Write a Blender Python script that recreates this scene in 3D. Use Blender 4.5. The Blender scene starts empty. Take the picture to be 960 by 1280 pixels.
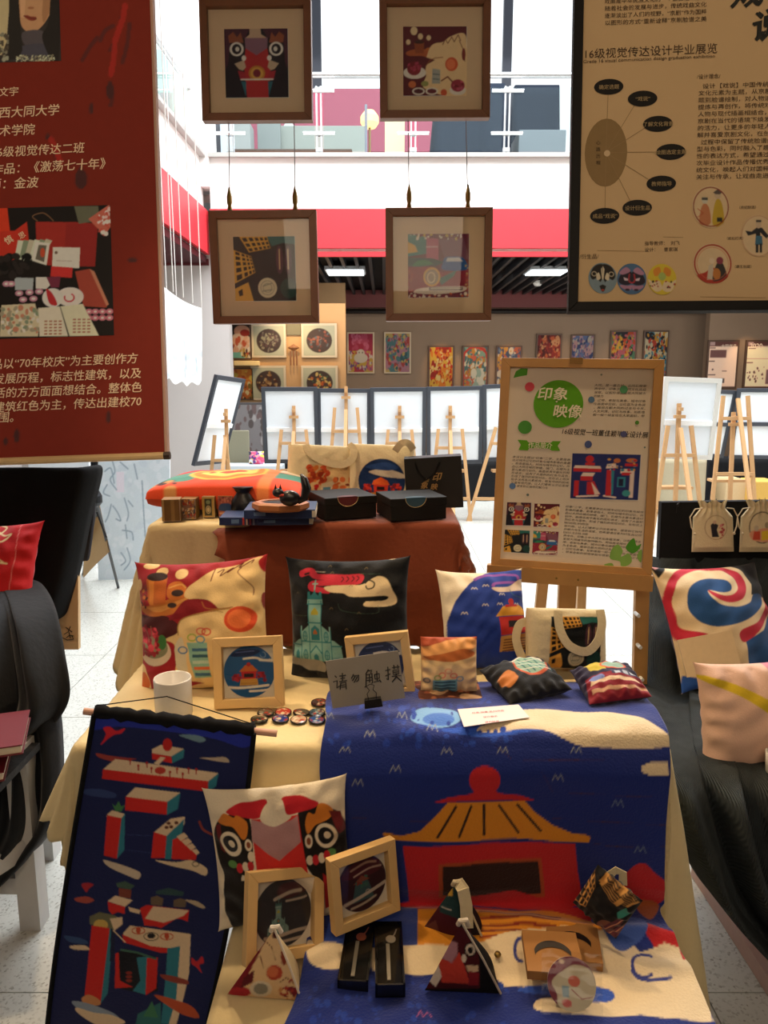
import bpy, math, random
import numpy as np
from mathutils import Matrix, Vector
random.seed(7)
RNG = np.random.RandomState(5)
SC = bpy.context.scene
COL = SC.collection

# ------------------------------------------------------------------ camera
EYE = np.array([0.0, 0.0, 1.55]); TILT = math.radians(10.0); FPX = 950.0
FWD = np.array([0, math.cos(TILT), -math.sin(TILT)]); UPV = np.array([0, math.sin(TILT), math.cos(TILT)])
cam = bpy.data.cameras.new('camera'); cam.sensor_fit = 'HORIZONTAL'; cam.sensor_width = 36
cam.lens = FPX / 960 * 36; cam.clip_start = .05; cam.clip_end = 200
camo = bpy.data.objects.new('camera', cam); COL.objects.link(camo)
camo.location = EYE; camo.rotation_euler = (math.radians(80), 0, 0); SC.camera = camo
SC.view_settings.view_transform = 'Standard'; SC.view_settings.look = 'None'
SC.view_settings.gamma = 1; SC.view_settings.exposure = 0.0; SC.view_settings.use_curve_mapping = False
try:
    SC.cycles.max_bounces = 6; SC.cycles.transparent_max_bounces = 12
    SC.cycles.sample_clamp_indirect = 4.0
    SC.cycles.use_denoising = True
except Exception: pass

# ------------------------------------------------------------------ light
W = bpy.data.worlds.new('daylight'); SC.world = W; W.use_nodes = True
nt = W.node_tree; bg = nt.nodes['Background']
bg.inputs[0].default_value = (.90, .96, 1, 1); bg.inputs[1].default_value = 1.6

def area(name, loc, target, sx, sy, power, col):
    l = bpy.data.lights.new(name, 'AREA'); l.shape = 'RECTANGLE'; l.size = sx; l.size_y = sy; l.energy = power; l.color = col
    o = bpy.data.objects.new(name, l); COL.objects.link(o); o.location = loc
    o.rotation_euler = (Vector(target) - Vector(loc)).to_track_quat('-Z', 'Y').to_euler(); return o
def spot(name, loc, target, power, col, ang=60, blend=.6, rad=.05):
    l = bpy.data.lights.new(name, 'SPOT'); l.energy = power; l.color = col; l.spot_size = math.radians(ang); l.spot_blend = blend
    l.shadow_soft_size = rad
    o = bpy.data.objects.new(name, l); COL.objects.link(o); o.location = loc
    o.rotation_euler = (Vector(target) - Vector(loc)).to_track_quat('-Z', 'Y').to_euler(); return o
WARM = (1, .72, .42); DAY = (.93, .97, 1)
area('skylight', (1.5, 7.2, 8.2), (1.5, 7.2, 0), 9, 6, 1700, DAY)
area('upper_floor_daylight', (2, 14, 7.6), (2, 14, 4), 9, 3, 150, DAY)
area('gallery_lamp', (2.5, 13.2, 3.0), (2.5, 16, 1.0), 9, 2.5, 150, (1, .86, .7))
spot('track_spot_left', (-.9, 2.0, 3.1), (-.35, 1.75, .8), 105, WARM, 60)
spot('track_spot_middle', (.15, 2.9, 3.1), (.1, 1.9, .9), 110, WARM, 55)
spot('track_spot_right', (.95, 2.3, 3.1), (.55, 1.7, .75), 75, WARM, 60)
spot('track_spot_cushions', (-.5, .5, 3.1), (-.15, 1.85, .95), 34, WARM, 24)
spot('track_spot_bench', (-.3, .2, 3.1), (-.05, 1.3, .5), 24, WARM, 26)
spot('poster_fill_spot', (.2, -.5, 3.1), (.85, 1.55, 1.95), 20, WARM, 42)  # added fill with no known fixture, brightens the black-framed poster
spot('banner_fill_spot', (-.1, -.4, 3.1), (-.75, 1.5, 1.95), 26, WARM, 48)  # unseen extra spot put in to lift the red banner
area('front_fill', (0, -1.2, 2.9), (0, 2.0, 1.2), 3, 1.0, 22, (1, .80, .60))  # soft warm fill added behind the camera for front-facing surfaces

# ------------------------------------------------------------------ projection helpers
def ray(px, py):
    return np.array([1.0, 0, 0]) * (px - 480) / FPX + FWD + UPV * (640 - py) / FPX
def atY(px, py, Y): r = ray(px, py); return EYE + r * (Y / r[1])
def atZ(px, py, Z): r = ray(px, py); return EYE + r * ((Z - EYE[2]) / r[2])
def atX(px, py, X): r = ray(px, py); return EYE + r * (X / r[0])
def proj(P):
    P = np.asarray(P, float) - EYE; d = P @ FWD
    return np.stack([480 + FPX * P[..., 0] / d, 640 - FPX * (P @ UPV) / d], -1)

def rotm(yaw, lean, roll):
    cy, sy = math.cos(yaw), math.sin(yaw); cx, sx = math.cos(-lean), math.sin(-lean); cr, sr = math.cos(roll), math.sin(roll)
    Rz = np.array([[cy, -sy, 0], [sy, cy, 0], [0, 0, 1]]); Rx = np.array([[1, 0, 0], [0, cx, -sx], [0, sx, cx]])
    Ry = np.array([[cr, 0, sr], [0, 1, 0], [-sr, 0, cr]])
    return Rz @ Rx @ Ry
def pose(quad, w, h, lean=0, yaw=0, base=None, Y=None, tight=30):
    """rigid placement of a w x h panel seen with corners TL TR BR BL; returns R, bottom centre, scale"""
    q = np.array(quad, float); lean = math.radians(lean); yaw = math.radians(yaw)
    loc = np.array([[-.5, 1], [.5, 1], [.5, 0], [-.5, 0]])
    pxw = np.hypot(*(q[3] - q[2])) * .5 + np.hypot(*(q[0] - q[1])) * .5
    d0 = FPX * w / max(pxw, 1); c0 = (q[2] + q[3]) / 2; r = ray(*c0); p0 = EYE + r * d0
    if Y: p0 = EYE + r * (Y / r[1])
    p = np.array([p0[0], p0[1], p0[2], yaw, lean, 0, 0.])
    def res(p):
        R = rotm(p[3], p[4], p[5]); s = math.exp(p[6])
        L = np.stack([loc[:, 0] * w * s, 0 * loc[:, 0], loc[:, 1] * h * s], -1)
        P = L @ R.T + p[:3]
        e = list((proj(P) - q).ravel()) + [(p[3] - yaw) * tight, (p[4] - lean) * tight, p[6] * 60, p[5] * 3]
        if base is not None: e.append((P[:, 2].min() - base) * 2500)
        if Y is not None: e.append((p[1] - Y) * 800)
        return np.array(e)
    for it in range(25):
        e = res(p); J = np.zeros((len(e), 7))
        for k in range(7):
            dp = p.copy(); dp[k] += 1e-5; J[:, k] = (res(dp) - e) / 1e-5
        st = np.linalg.solve(J.T @ J + 1e-6 * np.eye(7), -J.T @ e)
        n = np.abs(st).max(); p = p + st * min(1, .4 / max(n, 1e-9))
        if n < 1e-6: break
    return rotm(p[3], p[4], p[5]), p[:3], math.exp(p[6])

def homog(src, dst):
    A = []
    for (x, y), (u, v) in zip(src, dst):
        A += [[x, y, 1, 0, 0, 0, -u * x, -u * y], [0, 0, 0, x, y, 1, -v * x, -v * y]]
    b = np.array(dst, float).ravel(); h = np.linalg.solve(np.array(A, float), b)
    return np.append(h, 1).reshape(3, 3)
def hap(H, p):
    p = np.asarray(p, float); s = p.shape; q = np.c_[p.reshape(-1, 2), np.ones(p.size // 2)] @ H.T
    return (q[:, :2] / q[:, 2:]).reshape(s)

# ------------------------------------------------------------------ colour
def lin(c):
    if isinstance(c, str):
        c = [int(c[i:i + 2], 16) / 255 for i in (1, 3, 5)]
        c = [x / 12.92 if x <= .04045 else ((x + .055) / 1.055) ** 2.4 for x in c]
    return tuple(c)
_m = {}
def M(name, col='#888888', rough=.6, metal=0., bump=0., scale=60., var=.07, emit=0., coat=0., sheen=0., weave=0.):
    if name in _m: return _m[name]
    m = bpy.data.materials.new(name); m.use_nodes = True; n = m.node_tree; b = n.nodes['Principled BSDF']; L = n.links
    c = lin(col); tc = n.nodes.new('ShaderNodeTexCoord')
    nz = n.nodes.new('ShaderNodeTexNoise'); nz.inputs['Scale'].default_value = scale; nz.inputs['Detail'].default_value = 4
    L.new(tc.outputs['Object'], nz.inputs['Vector'])
    mr = n.nodes.new('ShaderNodeMapRange'); mr.inputs[3].default_value = 1 - var; mr.inputs[4].default_value = 1 + var
    L.new(nz.outputs[0], mr.inputs[0])
    mx = n.nodes.new('ShaderNodeVectorMath'); mx.operation = 'SCALE'; mx.inputs[0].default_value = c
    L.new(mr.outputs[0], mx.inputs['Scale']); L.new(mx.outputs[0], b.inputs['Base Color'])
    finish(n, b, nz, rough, metal, bump, emit, coat, sheen, weave, tc)
    if emit: L.new(mx.outputs[0], b.inputs['Emission Color'])
    _m[name] = m; return m
def finish(n, b, nz, rough, metal, bump, emit, coat, sheen, weave, tc):
    L = n.links
    b.inputs['Roughness'].default_value = rough; b.inputs['Metallic'].default_value = metal
    b.inputs['Coat Weight'].default_value = coat; b.inputs['Sheen Weight'].default_value = sheen
    b.inputs['Emission Strength'].default_value = emit
    if rough > .5: b.inputs['Specular IOR Level'].default_value = .25
    h = nz.outputs[0]
    if weave:
        wv = n.nodes.new('ShaderNodeTexWave'); wv.inputs['Scale'].default_value = weave; wv.inputs['Distortion'].default_value = 1.5
        L.new(tc.outputs['Object'], wv.inputs['Vector']); h = wv.outputs['Fac']
    if bump:
        bp = n.nodes.new('ShaderNodeBump'); bp.inputs['Strength'].default_value = bump; bp.inputs['Distance'].default_value = .003
        L.new(h, bp.inputs['Height']); L.new(bp.outputs[0], b.inputs['Normal'])
def MP(name, rough=.7, bump=0., scale=80., coat=0., sheen=0., weave=0., spec=None):
    """material of a printed surface: the print lives in the mesh's colour attribute"""
    if name in _m: return _m[name]
    m = bpy.data.materials.new(name); m.use_nodes = True; n = m.node_tree; b = n.nodes['Principled BSDF']; L = n.links
    at = n.nodes.new('ShaderNodeAttribute'); at.attribute_name = 'Col'; tc = n.nodes.new('ShaderNodeTexCoord')
    nz = n.nodes.new('ShaderNodeTexNoise'); nz.inputs['Scale'].default_value = scale; nz.inputs['Detail'].default_value = 5
    L.new(tc.outputs['Object'], nz.inputs['Vector'])
    mr = n.nodes.new('ShaderNodeMapRange'); mr.inputs[3].default_value = .93; mr.inputs[4].default_value = 1.07
    L.new(nz.outputs[0], mr.inputs[0])
    mx = n.nodes.new('ShaderNodeVectorMath'); mx.operation = 'SCALE'
    L.new(at.outputs['Color'], mx.inputs[0]); L.new(mr.outputs[0], mx.inputs['Scale']); L.new(mx.outputs[0], b.inputs['Base Color'])
    finish(n, b, nz, rough, 0, bump, 0, coat, sheen, weave, tc)
    if spec is not None: b.inputs['Specular IOR Level'].default_value = spec
    _m[name] = m; return m
def glass_mat(name='clear_glass', tint=(1, 1, 1), gl=.06, rough=.02):
    if name in _m: return _m[name]
    m = bpy.data.materials.new(name); m.use_nodes = True; n = m.node_tree; n.nodes.clear(); L = n.links
    o = n.nodes.new('ShaderNodeOutputMaterial'); t = n.nodes.new('ShaderNodeBsdfTransparent'); t.inputs[0].default_value = (*tint, 1)
    g = n.nodes.new('ShaderNodeBsdfGlossy'); g.inputs['Roughness'].default_value = rough
    lw = n.nodes.new('ShaderNodeLayerWeight'); lw.inputs[0].default_value = .5; pw = n.nodes.new('ShaderNodeMath'); pw.operation = 'POWER'; pw.inputs[1].default_value = 4
    f = n.nodes.new('ShaderNodeMath'); f.operation = 'MULTIPLY_ADD'; f.inputs[1].default_value = .7; f.inputs[2].default_value = .03; L.new(lw.outputs['Facing'], pw.inputs[0]); L.new(pw.outputs[0], f.inputs[0])
    x = n.nodes.new('ShaderNodeMixShader'); L.new(f.outputs[0], x.inputs[0]); L.new(t.outputs[0], x.inputs[1]); L.new(g.outputs[0], x.inputs[2]); L.new(x.outputs[0], o.inputs[0])
    _m[name] = m; return m

# ------------------------------------------------------------------ meshes
class MB:
    def __init__(s): s.v = []; s.f = []; s.n = 0
    def add(s, v, f):
        s.v.extend([tuple(map(float, p)) for p in v]); s.f.extend([tuple(i + s.n for i in q) for q in f]); s.n += len(v); return s
    def box(s, c, d, R=None):
        P = np.array([[x, y, z] for x in (-.5, .5) for y in (-.5, .5) for z in (-.5, .5)]) * np.array(d)
        if R is not None: P = P @ np.array(R).T
        return s.add(P + np.array(c), [(0, 1, 3, 2), (4, 6, 7, 5), (0, 4, 5, 1), (2, 3, 7, 6), (0, 2, 6, 4), (1, 5, 7, 3)])
    def bar(s, p, q, w, t, up=(0, 1, 0)):
        p = np.array(p, float); q = np.array(q, float); a = q - p; L = np.linalg.norm(a); a = a / L
        b = np.cross(a, up); b = b / max(np.linalg.norm(b), 1e-9); c = np.cross(a, b)
        return s.box((p + q) / 2, (w, t, L), np.stack([b, c, a], 1))
    def tube(s, pts, r, n=8, closed=False, caps=True):
        P = np.array(pts, float); m = len(P); V = []
        rr = r if hasattr(r, '__len__') else [r] * m
        prev = None
        for i in range(m):
            a = (P[(i + 1) % m] - P[i - 1]) if closed else (P[min(i + 1, m - 1)] - P[max(i - 1, 0)])
            a = a / max(np.linalg.norm(a), 1e-9)
            if prev is None:
                u = np.cross(a, [0, 0, 1.]);
                if np.linalg.norm(u) < .1: u = np.cross(a, [1., 0, 0])
            else: u = prev - a * (prev @ a)
            u = u / np.linalg.norm(u); prev = u; w = np.cross(a, u)
            for k in range(n):
                t = 2 * math.pi * k / n; V.append(P[i] + rr[i] * (u * math.cos(t) + w * math.sin(t)))
        F = []
        for i in range(m if closed else m - 1):
            j = (i + 1) % m
            for k in range(n): l = (k + 1) % n; F.append((i * n + k, i * n + l, j * n + l, j * n + k))
        if caps and not closed: F += [tuple(range(n))[::-1], tuple((m - 1) * n + k for k in range(n))]
        return s.add(V, F)
    def lathe(s, prof, n=24, c=(0, 0, 0), sy=1):
        V = []; m = len(prof)
        for r, z in prof:
            for k in range(n): t = 2 * math.pi * k / n; V.append((c[0] + r * math.cos(t), c[1] + sy * r * math.sin(t), c[2] + z))
        F = [(i * n + k, i * n + (k + 1) % n, (i + 1) * n + (k + 1) % n, (i + 1) * n + k) for i in range(m - 1) for k in range(n)]
        if prof[0][0] > 1e-6: F.append(tuple(range(n))[::-1])
        if prof[-1][0] > 1e-6: F.append(tuple((m - 1) * n + k for k in range(n)))
        return s.add(V, F)
    def prism(s, pts, y0, y1, ax='y'):
        """polygon (x,z) extruded between y0 and y1"""
        n = len(pts); V = [(x, y0, z) for x, z in pts] + [(x, y1, z) for x, z in pts]
        if ax == 'z': V = [(x, z, y) for x, y, z in V]
        F = [tuple(range(n)), tuple(range(n, 2 * n))[::-1]] + [(i, i + n, (i + 1) % n + n, (i + 1) % n) for i in range(n)]
        return s.add(V, F)
    def grid(s, P):
        a, b = P.shape[:2]; i = np.arange(a * b).reshape(a, b)
        F = np.stack([i[:-1, :-1], i[1:, :-1], i[1:, 1:], i[:-1, 1:]], -1).reshape(-1, 4)
        s.v.extend(map(tuple, P.reshape(-1, 3).tolist())); s.f.extend(map(tuple, (F + s.n).tolist())); s.n += a * b; return s
    def sphere(s, c, r, n=12, m=8, sc=(1, 1, 1)):
        V = []; F = []
        for i in range(m + 1):
            a = math.pi * i / m
            for k in range(n):
                t = 2 * math.pi * k / n
                V.append((c[0] + sc[0] * r * math.sin(a) * math.cos(t), c[1] + sc[1] * r * math.sin(a) * math.sin(t), c[2] + sc[2] * r * math.cos(a)))
        for i in range(m):
            for k in range(n): l = (k + 1) % n; F.append((i * n + k, (i + 1) * n + k, (i + 1) * n + l, i * n + l))
        return s.add(V, F)
    def xf(s, Mx):
        Mx = np.array(Mx); P = np.c_[np.array(s.v), np.ones(len(s.v))] @ Mx.T; s.v = [tuple(p[:3]) for p in P.tolist()]; return s

def obj(name, mb, mat, parent=None, label=None, cat=None, group=None, kind=None, smooth=False, bevel=0, cols=None, M4=None):
    me = bpy.data.meshes.new(name); me.from_pydata(mb.v, [], mb.f); me.materials.append(mat)
    if cols is not None:
        ca = me.color_attributes.new(name='Col', type='FLOAT_COLOR', domain='POINT')
        c = np.ones((len(mb.v), 4), np.float32); c[:, :3] = cols; ca.data.foreach_set('color', c.ravel())
    if smooth: me.shade_smooth()
    me.update()
    o = bpy.data.objects.new(name, me); COL.objects.link(o)
    if parent is not None: o.parent = parent
    if M4 is not None: o.matrix_world = M4
    if bevel:
        bv = o.modifiers.new('bevel', 'BEVEL'); bv.width = bevel; bv.segments = 2; bv.limit_method = 'ANGLE'
    tag(o, label, cat, group, kind); return o
def tag(o, label=None, cat=None, group=None, kind=None):
    if label: o['label'] = label
    if cat: o['category'] = cat
    if group: o['group'] = group
    if kind: o['kind'] = kind
    return o
def M4(R=None, t=(0, 0, 0)):
    m = np.eye(4)
    if R is not None: m[:3, :3] = R
    m[:3, 3] = t; return Matrix(m.tolist())
def thing(name, label, cat, R=None, t=(0, 0, 0), group=None):
    o = bpy.data.objects.new(name, None); COL.objects.link(o); o.empty_display_size = .05
    o.matrix_world = M4(R, t); return tag(o, label, cat, group)
def struct(name, mb, mat, parent=None, **k):
    return obj(name, mb, mat, parent, kind='structure', **k)
def copy_tree(o, parent=None):
    c = o.copy(); COL.objects.link(c)
    if parent is not None: c.parent = parent
    for ch in o.children: copy_tree(ch, c)
    return c

# ------------------------------------------------------------------ printed artwork (rasterised in memory to vertex colours)
class Art:
    """a canvas over a region; all shapes are polygons, optionally in unit coordinates of a quad"""
    def __init__(s, x0, y0, x1, y1, bg='#ffffff', ss=3):
        s.o = (x0, y0); s.k = ss; s.h = int((y1 - y0) * ss) + 1; s.w = int((x1 - x0) * ss) + 1
        s.a = np.empty((s.h, s.w, 3), np.float32); s.a[:] = lin(bg); s.H = None
    def unit(s, quad=None):
        s.H = None if quad is None else homog([(0, 0), (1, 0), (1, 1), (0, 1)], quad); return s
    def T(s, p):
        p = np.asarray(p, float)
        if s.H is not None: p = hap(s.H, p)
        return (p - s.o) * s.k
    def scl(s):
        if s.H is None: return s.k
        c = hap(s.H, [(.45, .5), (.55, .5)]); return np.hypot(*(c[1] - c[0])) * 10 * s.k
    def fill(s, P, c, clip=None):
        x0, y0 = np.floor(P.min(0)).astype(int); x1, y1 = np.ceil(P.max(0)).astype(int) + 1
        x0 = max(x0, 0); y0 = max(y0, 0); x1 = min(x1, s.w); y1 = min(y1, s.h)
        if x1 <= x0 or y1 <= y0: return s
        X, Y = np.meshgrid(np.arange(x0, x1) + .01, np.arange(y0, y1) + .01); m = np.zeros(X.shape, bool)
        n = len(P)
        for i in range(n):
            (ax, ay), (bx, by) = P[i], P[(i + 1) % n]
            if ay == by: continue
            c_ = (ay > Y) != (by > Y); m ^= c_ & (X < (bx - ax) * (Y - ay) / (by - ay) + ax)
        if clip is not None: m &= clip(X / s.k + s.o[0], Y / s.k + s.o[1])
        s.a[y0:y1, x0:x1][m] = lin(c); return s
    def P(s, pts, c, sm=False, clip=None):
        if isinstance(pts, str): pts = [tuple(map(float, q.split(','))) for q in pts.split()]
        pts = np.array(pts, float)
        if sm: pts = spline(pts, True)
        return s.fill(s.T(pts), c, clip)
    def E(s, cx, cy, rx, ry, c, rot=0, clip=None):
        t = np.linspace(0, 2 * math.pi, 37)[:-1]; x = rx * np.cos(t); y = ry * np.sin(t); r = math.radians(rot)
        return s.fill(s.T(np.stack([cx + x * math.cos(r) - y * math.sin(r), cy + x * math.sin(r) + y * math.cos(r)], -1)), c, clip)
    def R(s, x0, y0, x1, y1, c): return s.P([(x0, y0), (x1, y0), (x1, y1), (x0, y1)], c)
    def Ln(s, pts, w, c, sm=False, closed=False):
        if isinstance(pts, str): pts = [tuple(map(float, q.split(','))) for q in pts.split()]
        pts = np.array(pts, float)
        if sm: pts = spline(pts, closed)
        elif closed: pts = np.r_[pts, pts[:1]]
        P = s.T(pts); r = w * s.scl() / 2
        for i in range(len(P) - 1):
            a, b = P[i], P[i + 1]; d = b - a; L = np.hypot(*d)
            if L < 1e-6: continue
            x0, y0 = np.floor(np.minimum(a, b) - r).astype(int); x1, y1 = np.ceil(np.maximum(a, b) + r).astype(int) + 1
            x0 = max(x0, 0); y0 = max(y0, 0); x1 = min(x1, s.w); y1 = min(y1, s.h)
            if x1 <= x0 or y1 <= y0: continue
            X, Y = np.meshgrid(np.arange(x0, x1), np.arange(y0, y1))
            t = np.clip(((X - a[0]) * d[0] + (Y - a[1]) * d[1]) / L ** 2, 0, 1)
            m = (X - a[0] - t * d[0]) ** 2 + (Y - a[1] - t * d[1]) ** 2 <= r * r
            s.a[y0:y1, x0:x1][m] = lin(c)
        return s
    def O(s, cx, cy, rx, ry, w, c, a0=0, a1=360):
        t = np.radians(np.linspace(a0, a1, max(6, int(abs(a1 - a0) / 10)))); return s.Ln(np.stack([cx + rx * np.cos(t), cy + ry * np.sin(t)], -1), w, c)
    def blobs(s, x0, y0, x1, y1, cs, n, r0, r1, seed=1):
        g = np.random.RandomState(seed)
        for i in range(n):
            r = g.uniform(r0, r1); s.E(g.uniform(x0, x1), g.uniform(y0, y1), r, r * g.uniform(.5, 1), cs[g.randint(len(cs))], g.uniform(0, 180))
        return s
    def done(s, illum=(1, 1, 1)):
        a = s.a; k = s.k
        for ax in (0, 1):
            p = np.concatenate([np.repeat(a.take([0], ax), k // 2, ax), a, np.repeat(a.take([-1], ax), k - 1 - k // 2, ax)], ax)
            c = np.cumsum(p, ax); z = np.zeros_like(c.take([0], ax)); c = np.concatenate([z, c], ax)
            n = a.shape[ax]; a = (c.take(range(k, k + n), ax) - c.take(range(n), ax)) / k
        s.b = np.clip(a / np.array(illum, np.float32), 0, .92); return s
    def at(s, px):
        q = (np.asarray(px, float) - s.o) * s.k; x = np.clip(q[..., 0], 0, s.w - 1.001); y = np.clip(q[..., 1], 0, s.h - 1.001)
        i = x.astype(int); j = y.astype(int); fx = (x - i)[..., None]; fy = (y - j)[..., None]
        b = s.b
        return (b[j, i] * (1 - fx) + b[j, i + 1] * fx) * (1 - fy) + (b[j + 1, i] * (1 - fx) + b[j + 1, i + 1] * fx) * fy
def spline(p, closed=True, k=6):
    p = np.asarray(p, float); n = len(p); out = []
    for i in range(n if closed else n - 1):
        g = (lambda j: p[j % n]) if closed else (lambda j: p[min(max(j, 0), n - 1)])
        a, b, c, d = g(i - 1), g(i), g(i + 1), g(i + 2)
        for t in np.arange(k) / k:
            out.append(.5 * ((2 * b) + (c - a) * t + (2 * a - 5 * b + 4 * c - d) * t * t + (3 * b - a - 3 * c + d) * t ** 3))
    if not closed: out.append(p[-1])
    return np.array(out)
def wob(x, y, s=1., seed=0):
    g = np.random.RandomState(seed); r = 0
    for k in range(6):
        a, b, c = g.uniform(-1, 1), g.uniform(-1, 1), g.uniform(0, 6.28); r = r + np.sin(s * (a * x + b * y) * (1 + k * .5) + c) / (1 + k * .4)
    return r / 3

# ------------------------------------------------------------------ panels (flat printed things)
UQ = [(0, 0), (1, 0), (1, 1), (0, 1)]
class Panel:
    """a flat rectangle w x h standing at a solved pose; local x right, z up, front faces -y"""
    def __init__(s, quad, w, h, **k):
        R, t, sc = pose(quad, w, h, **k); s.w = w * sc; s.h = h * sc; s.R = R; s.t = t; s.quad = quad
        s.H = homog(UQ, quad); s.Hi = homog(quad, UQ)
    def L(s, px, py):
        u, v = hap(s.Hi, [(px, py)])[0]; return ((u - .5) * s.w, (1 - v) * s.h)
    def Lq(s, pts): return [s.L(*p) for p in pts]
    def world(s, x, y, z): return s.R @ np.array([x, y, z]) + s.t
    def px(s, x, z): return hap(s.H, np.stack([np.asarray(x) / s.w + .5, 1 - np.asarray(z) / s.h], -1))
def sheet(name, pan, x0, x1, z0, z1, y, art, n, parent, mat, illum=None, **k):
    """printed flat sheet of n cells across, with real (thin) thickness"""
    m = max(2, int(n * abs(z1 - z0) / abs(x1 - x0)))
    X, Z = np.meshgrid(np.linspace(x0, x1, n), np.linspace(z0, z1, m), indexing='ij')
    mb = MB().grid(np.stack([X, np.full_like(X, y), Z], -1)); c = art.at(pan.px(X, Z)).reshape(-1, 3)
    return obj(name, mb, mat, parent, cols=c, **k)
_txt = {}
def glyphs(s, shear=0, bold=0):
    key = (s, shear, bold)
    if key not in _txt:
        c = bpy.data.curves.new('t', 'FONT'); c.body = s; c.resolution_u = 2; c.shear = shear
        o = bpy.data.objects.new('t', c); me = bpy.data.meshes.new_from_object(o)
        v = np.zeros(len(me.vertices) * 3); me.vertices.foreach_get('co', v); f = [tuple(p.vertices) for p in me.polygons]
        _txt[key] = (v.reshape(-1, 3)[:, :2], f); bpy.data.objects.remove(o); bpy.data.curves.remove(c); bpy.data.meshes.remove(me)
    return _txt[key]
class Text:
    def __init__(s, pan, y): s.p = pan; s.y = y; s.mb = MB()
    def put(s, st, px, py, h, shear=0, bold=0, align='L', width=None, rot=0):
        """text whose em is h photo pixels, baseline at (px,py); width = total px if given"""
        v, f = glyphs(st, shear, bold)
        if not len(v): return s
        v = v.copy(); wd = v[:, 0].max()
        if width: v[:, 0] *= width / (wd * h)
        if align == 'R': v[:, 0] -= v[:, 0].max()
        if align == 'C': v[:, 0] -= v[:, 0].max() / 2
        a, b = s.p.L(px, py); cx = np.array(s.p.L(px + 10, py)) - (a, b); u = np.hypot(*cx) / 10 * h
        r = math.radians(rot); x = v[:, 0] * math.cos(r) - v[:, 1] * math.sin(r); z = v[:, 0] * math.sin(r) + v[:, 1] * math.cos(r)
        for k, (dx, dz) in enumerate([(0, 0)] if not bold else [(-bold, 0), (bold, bold * .5), (0, -bold)]):
            s.mb.add(np.stack([a + (x + dx) * u, np.full(len(v), s.y - .00005 * k), b + (z + dz) * u], -1), f)
        return s
    def build(s, parent, mat, name='lettering'): return obj(name, s.mb, mat, parent)

def mitred(mb, x0, x1, z0, z1, w, y0, y1, side):
    """one rail of a mitred frame"""
    o = {'b': [(x0, z0), (x1, z0), (x1 - w, z0 + w), (x0 + w, z0 + w)], 't': [(x0, z1), (x0 + w, z1 - w), (x1 - w, z1 - w), (x1, z1)],
         'l': [(x0, z0), (x0 + w, z0 + w), (x0 + w, z1 - w), (x0, z1)], 'r': [(x1, z0), (x1, z1), (x1 - w, z1 - w), (x1 - w, z0 + w)]}[side]
    return mb.prism(o, y0, y1)
def frame_rails(parent, w, h, bw, y0, y1, mat, name='frame_rail'):
    for sd in 'btlr': obj(name, mitred(MB(), -w / 2, w / 2, 0, h, bw, y0, y1, sd), mat, parent, bevel=.0012)

# ------------------------------------------------------------------ pillows
def pillow(name, label, quad, w, h, art, lean=20, yaw=0, base=None, Y=None, T=.07, back='#222222', n=150, pinch=.09, seed=0, mat=None, illum=None, wr=1., cat='pillow', group=None, tight=30, gm=1.):
    R, t, sc = pose(quad, w, h, lean=lean, yaw=yaw, base=base, Y=Y, tight=tight); w *= sc; h *= sc
    Hq = homog(UQ, quad); m = int(n * h / w)
    def surf(nu, nv, sg):
        u, v = np.meshgrid(np.linspace(-1, 1, nu), np.linspace(-1, 1, nv), indexing='ij')
        pu = u * (1 - pinch * (1 - v ** 2) ** .7); pv = v * (1 - pinch * (1 - u ** 2) ** .7)
        e = (1 - u ** 2) * (1 - v ** 2); th = T * (np.clip(e, 0, 1) ** .55) * (1 + .05 * wob(u, v, 3, seed))
        # tension wrinkles running in from the seams
        wk = (np.sin(v * 17 + 2 * wob(u, v, 2, seed + 1) + seed) * np.exp(-((1 - np.abs(u)) * 5) ** 2 * .5) + np.sin(u * 15 + 2 * wob(v, u, 2, seed + 2)) * np.exp(-((1 - np.abs(v)) * 5) ** 2 * .5))
        th = th + wr * .0045 * wk * np.clip(e * 6, 0, 1) + wr * .004 * wob(u, v, 7, seed + 3) * np.clip(e * 3, 0, 1)
        return np.stack([pu * w / 2, -sg * th, h / 2 + pv * h / 2], -1), pu, pv
    F, pu, pv = surf(n, m, 1); c = art.at(hap(Hq, np.stack([(pu + 1) / 2, (1 - pv) / 2], -1))).reshape(-1, 3)
    B, _, _ = surf(n // 3, m // 3, 1 * -gm); B = B[::-1]
    mb = MB().grid(F); nf = mb.n; mb.grid(B)
    cc = np.empty((mb.n, 3)); cc[:nf] = c; cc[nf:] = lin(back)
    return obj(name, mb, mat or MP('printed_cushion_cloth', .75, .25, 300, sheen=.15), None, label, cat, group, smooth=True, cols=cc, M4=M4(R, t))
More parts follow.
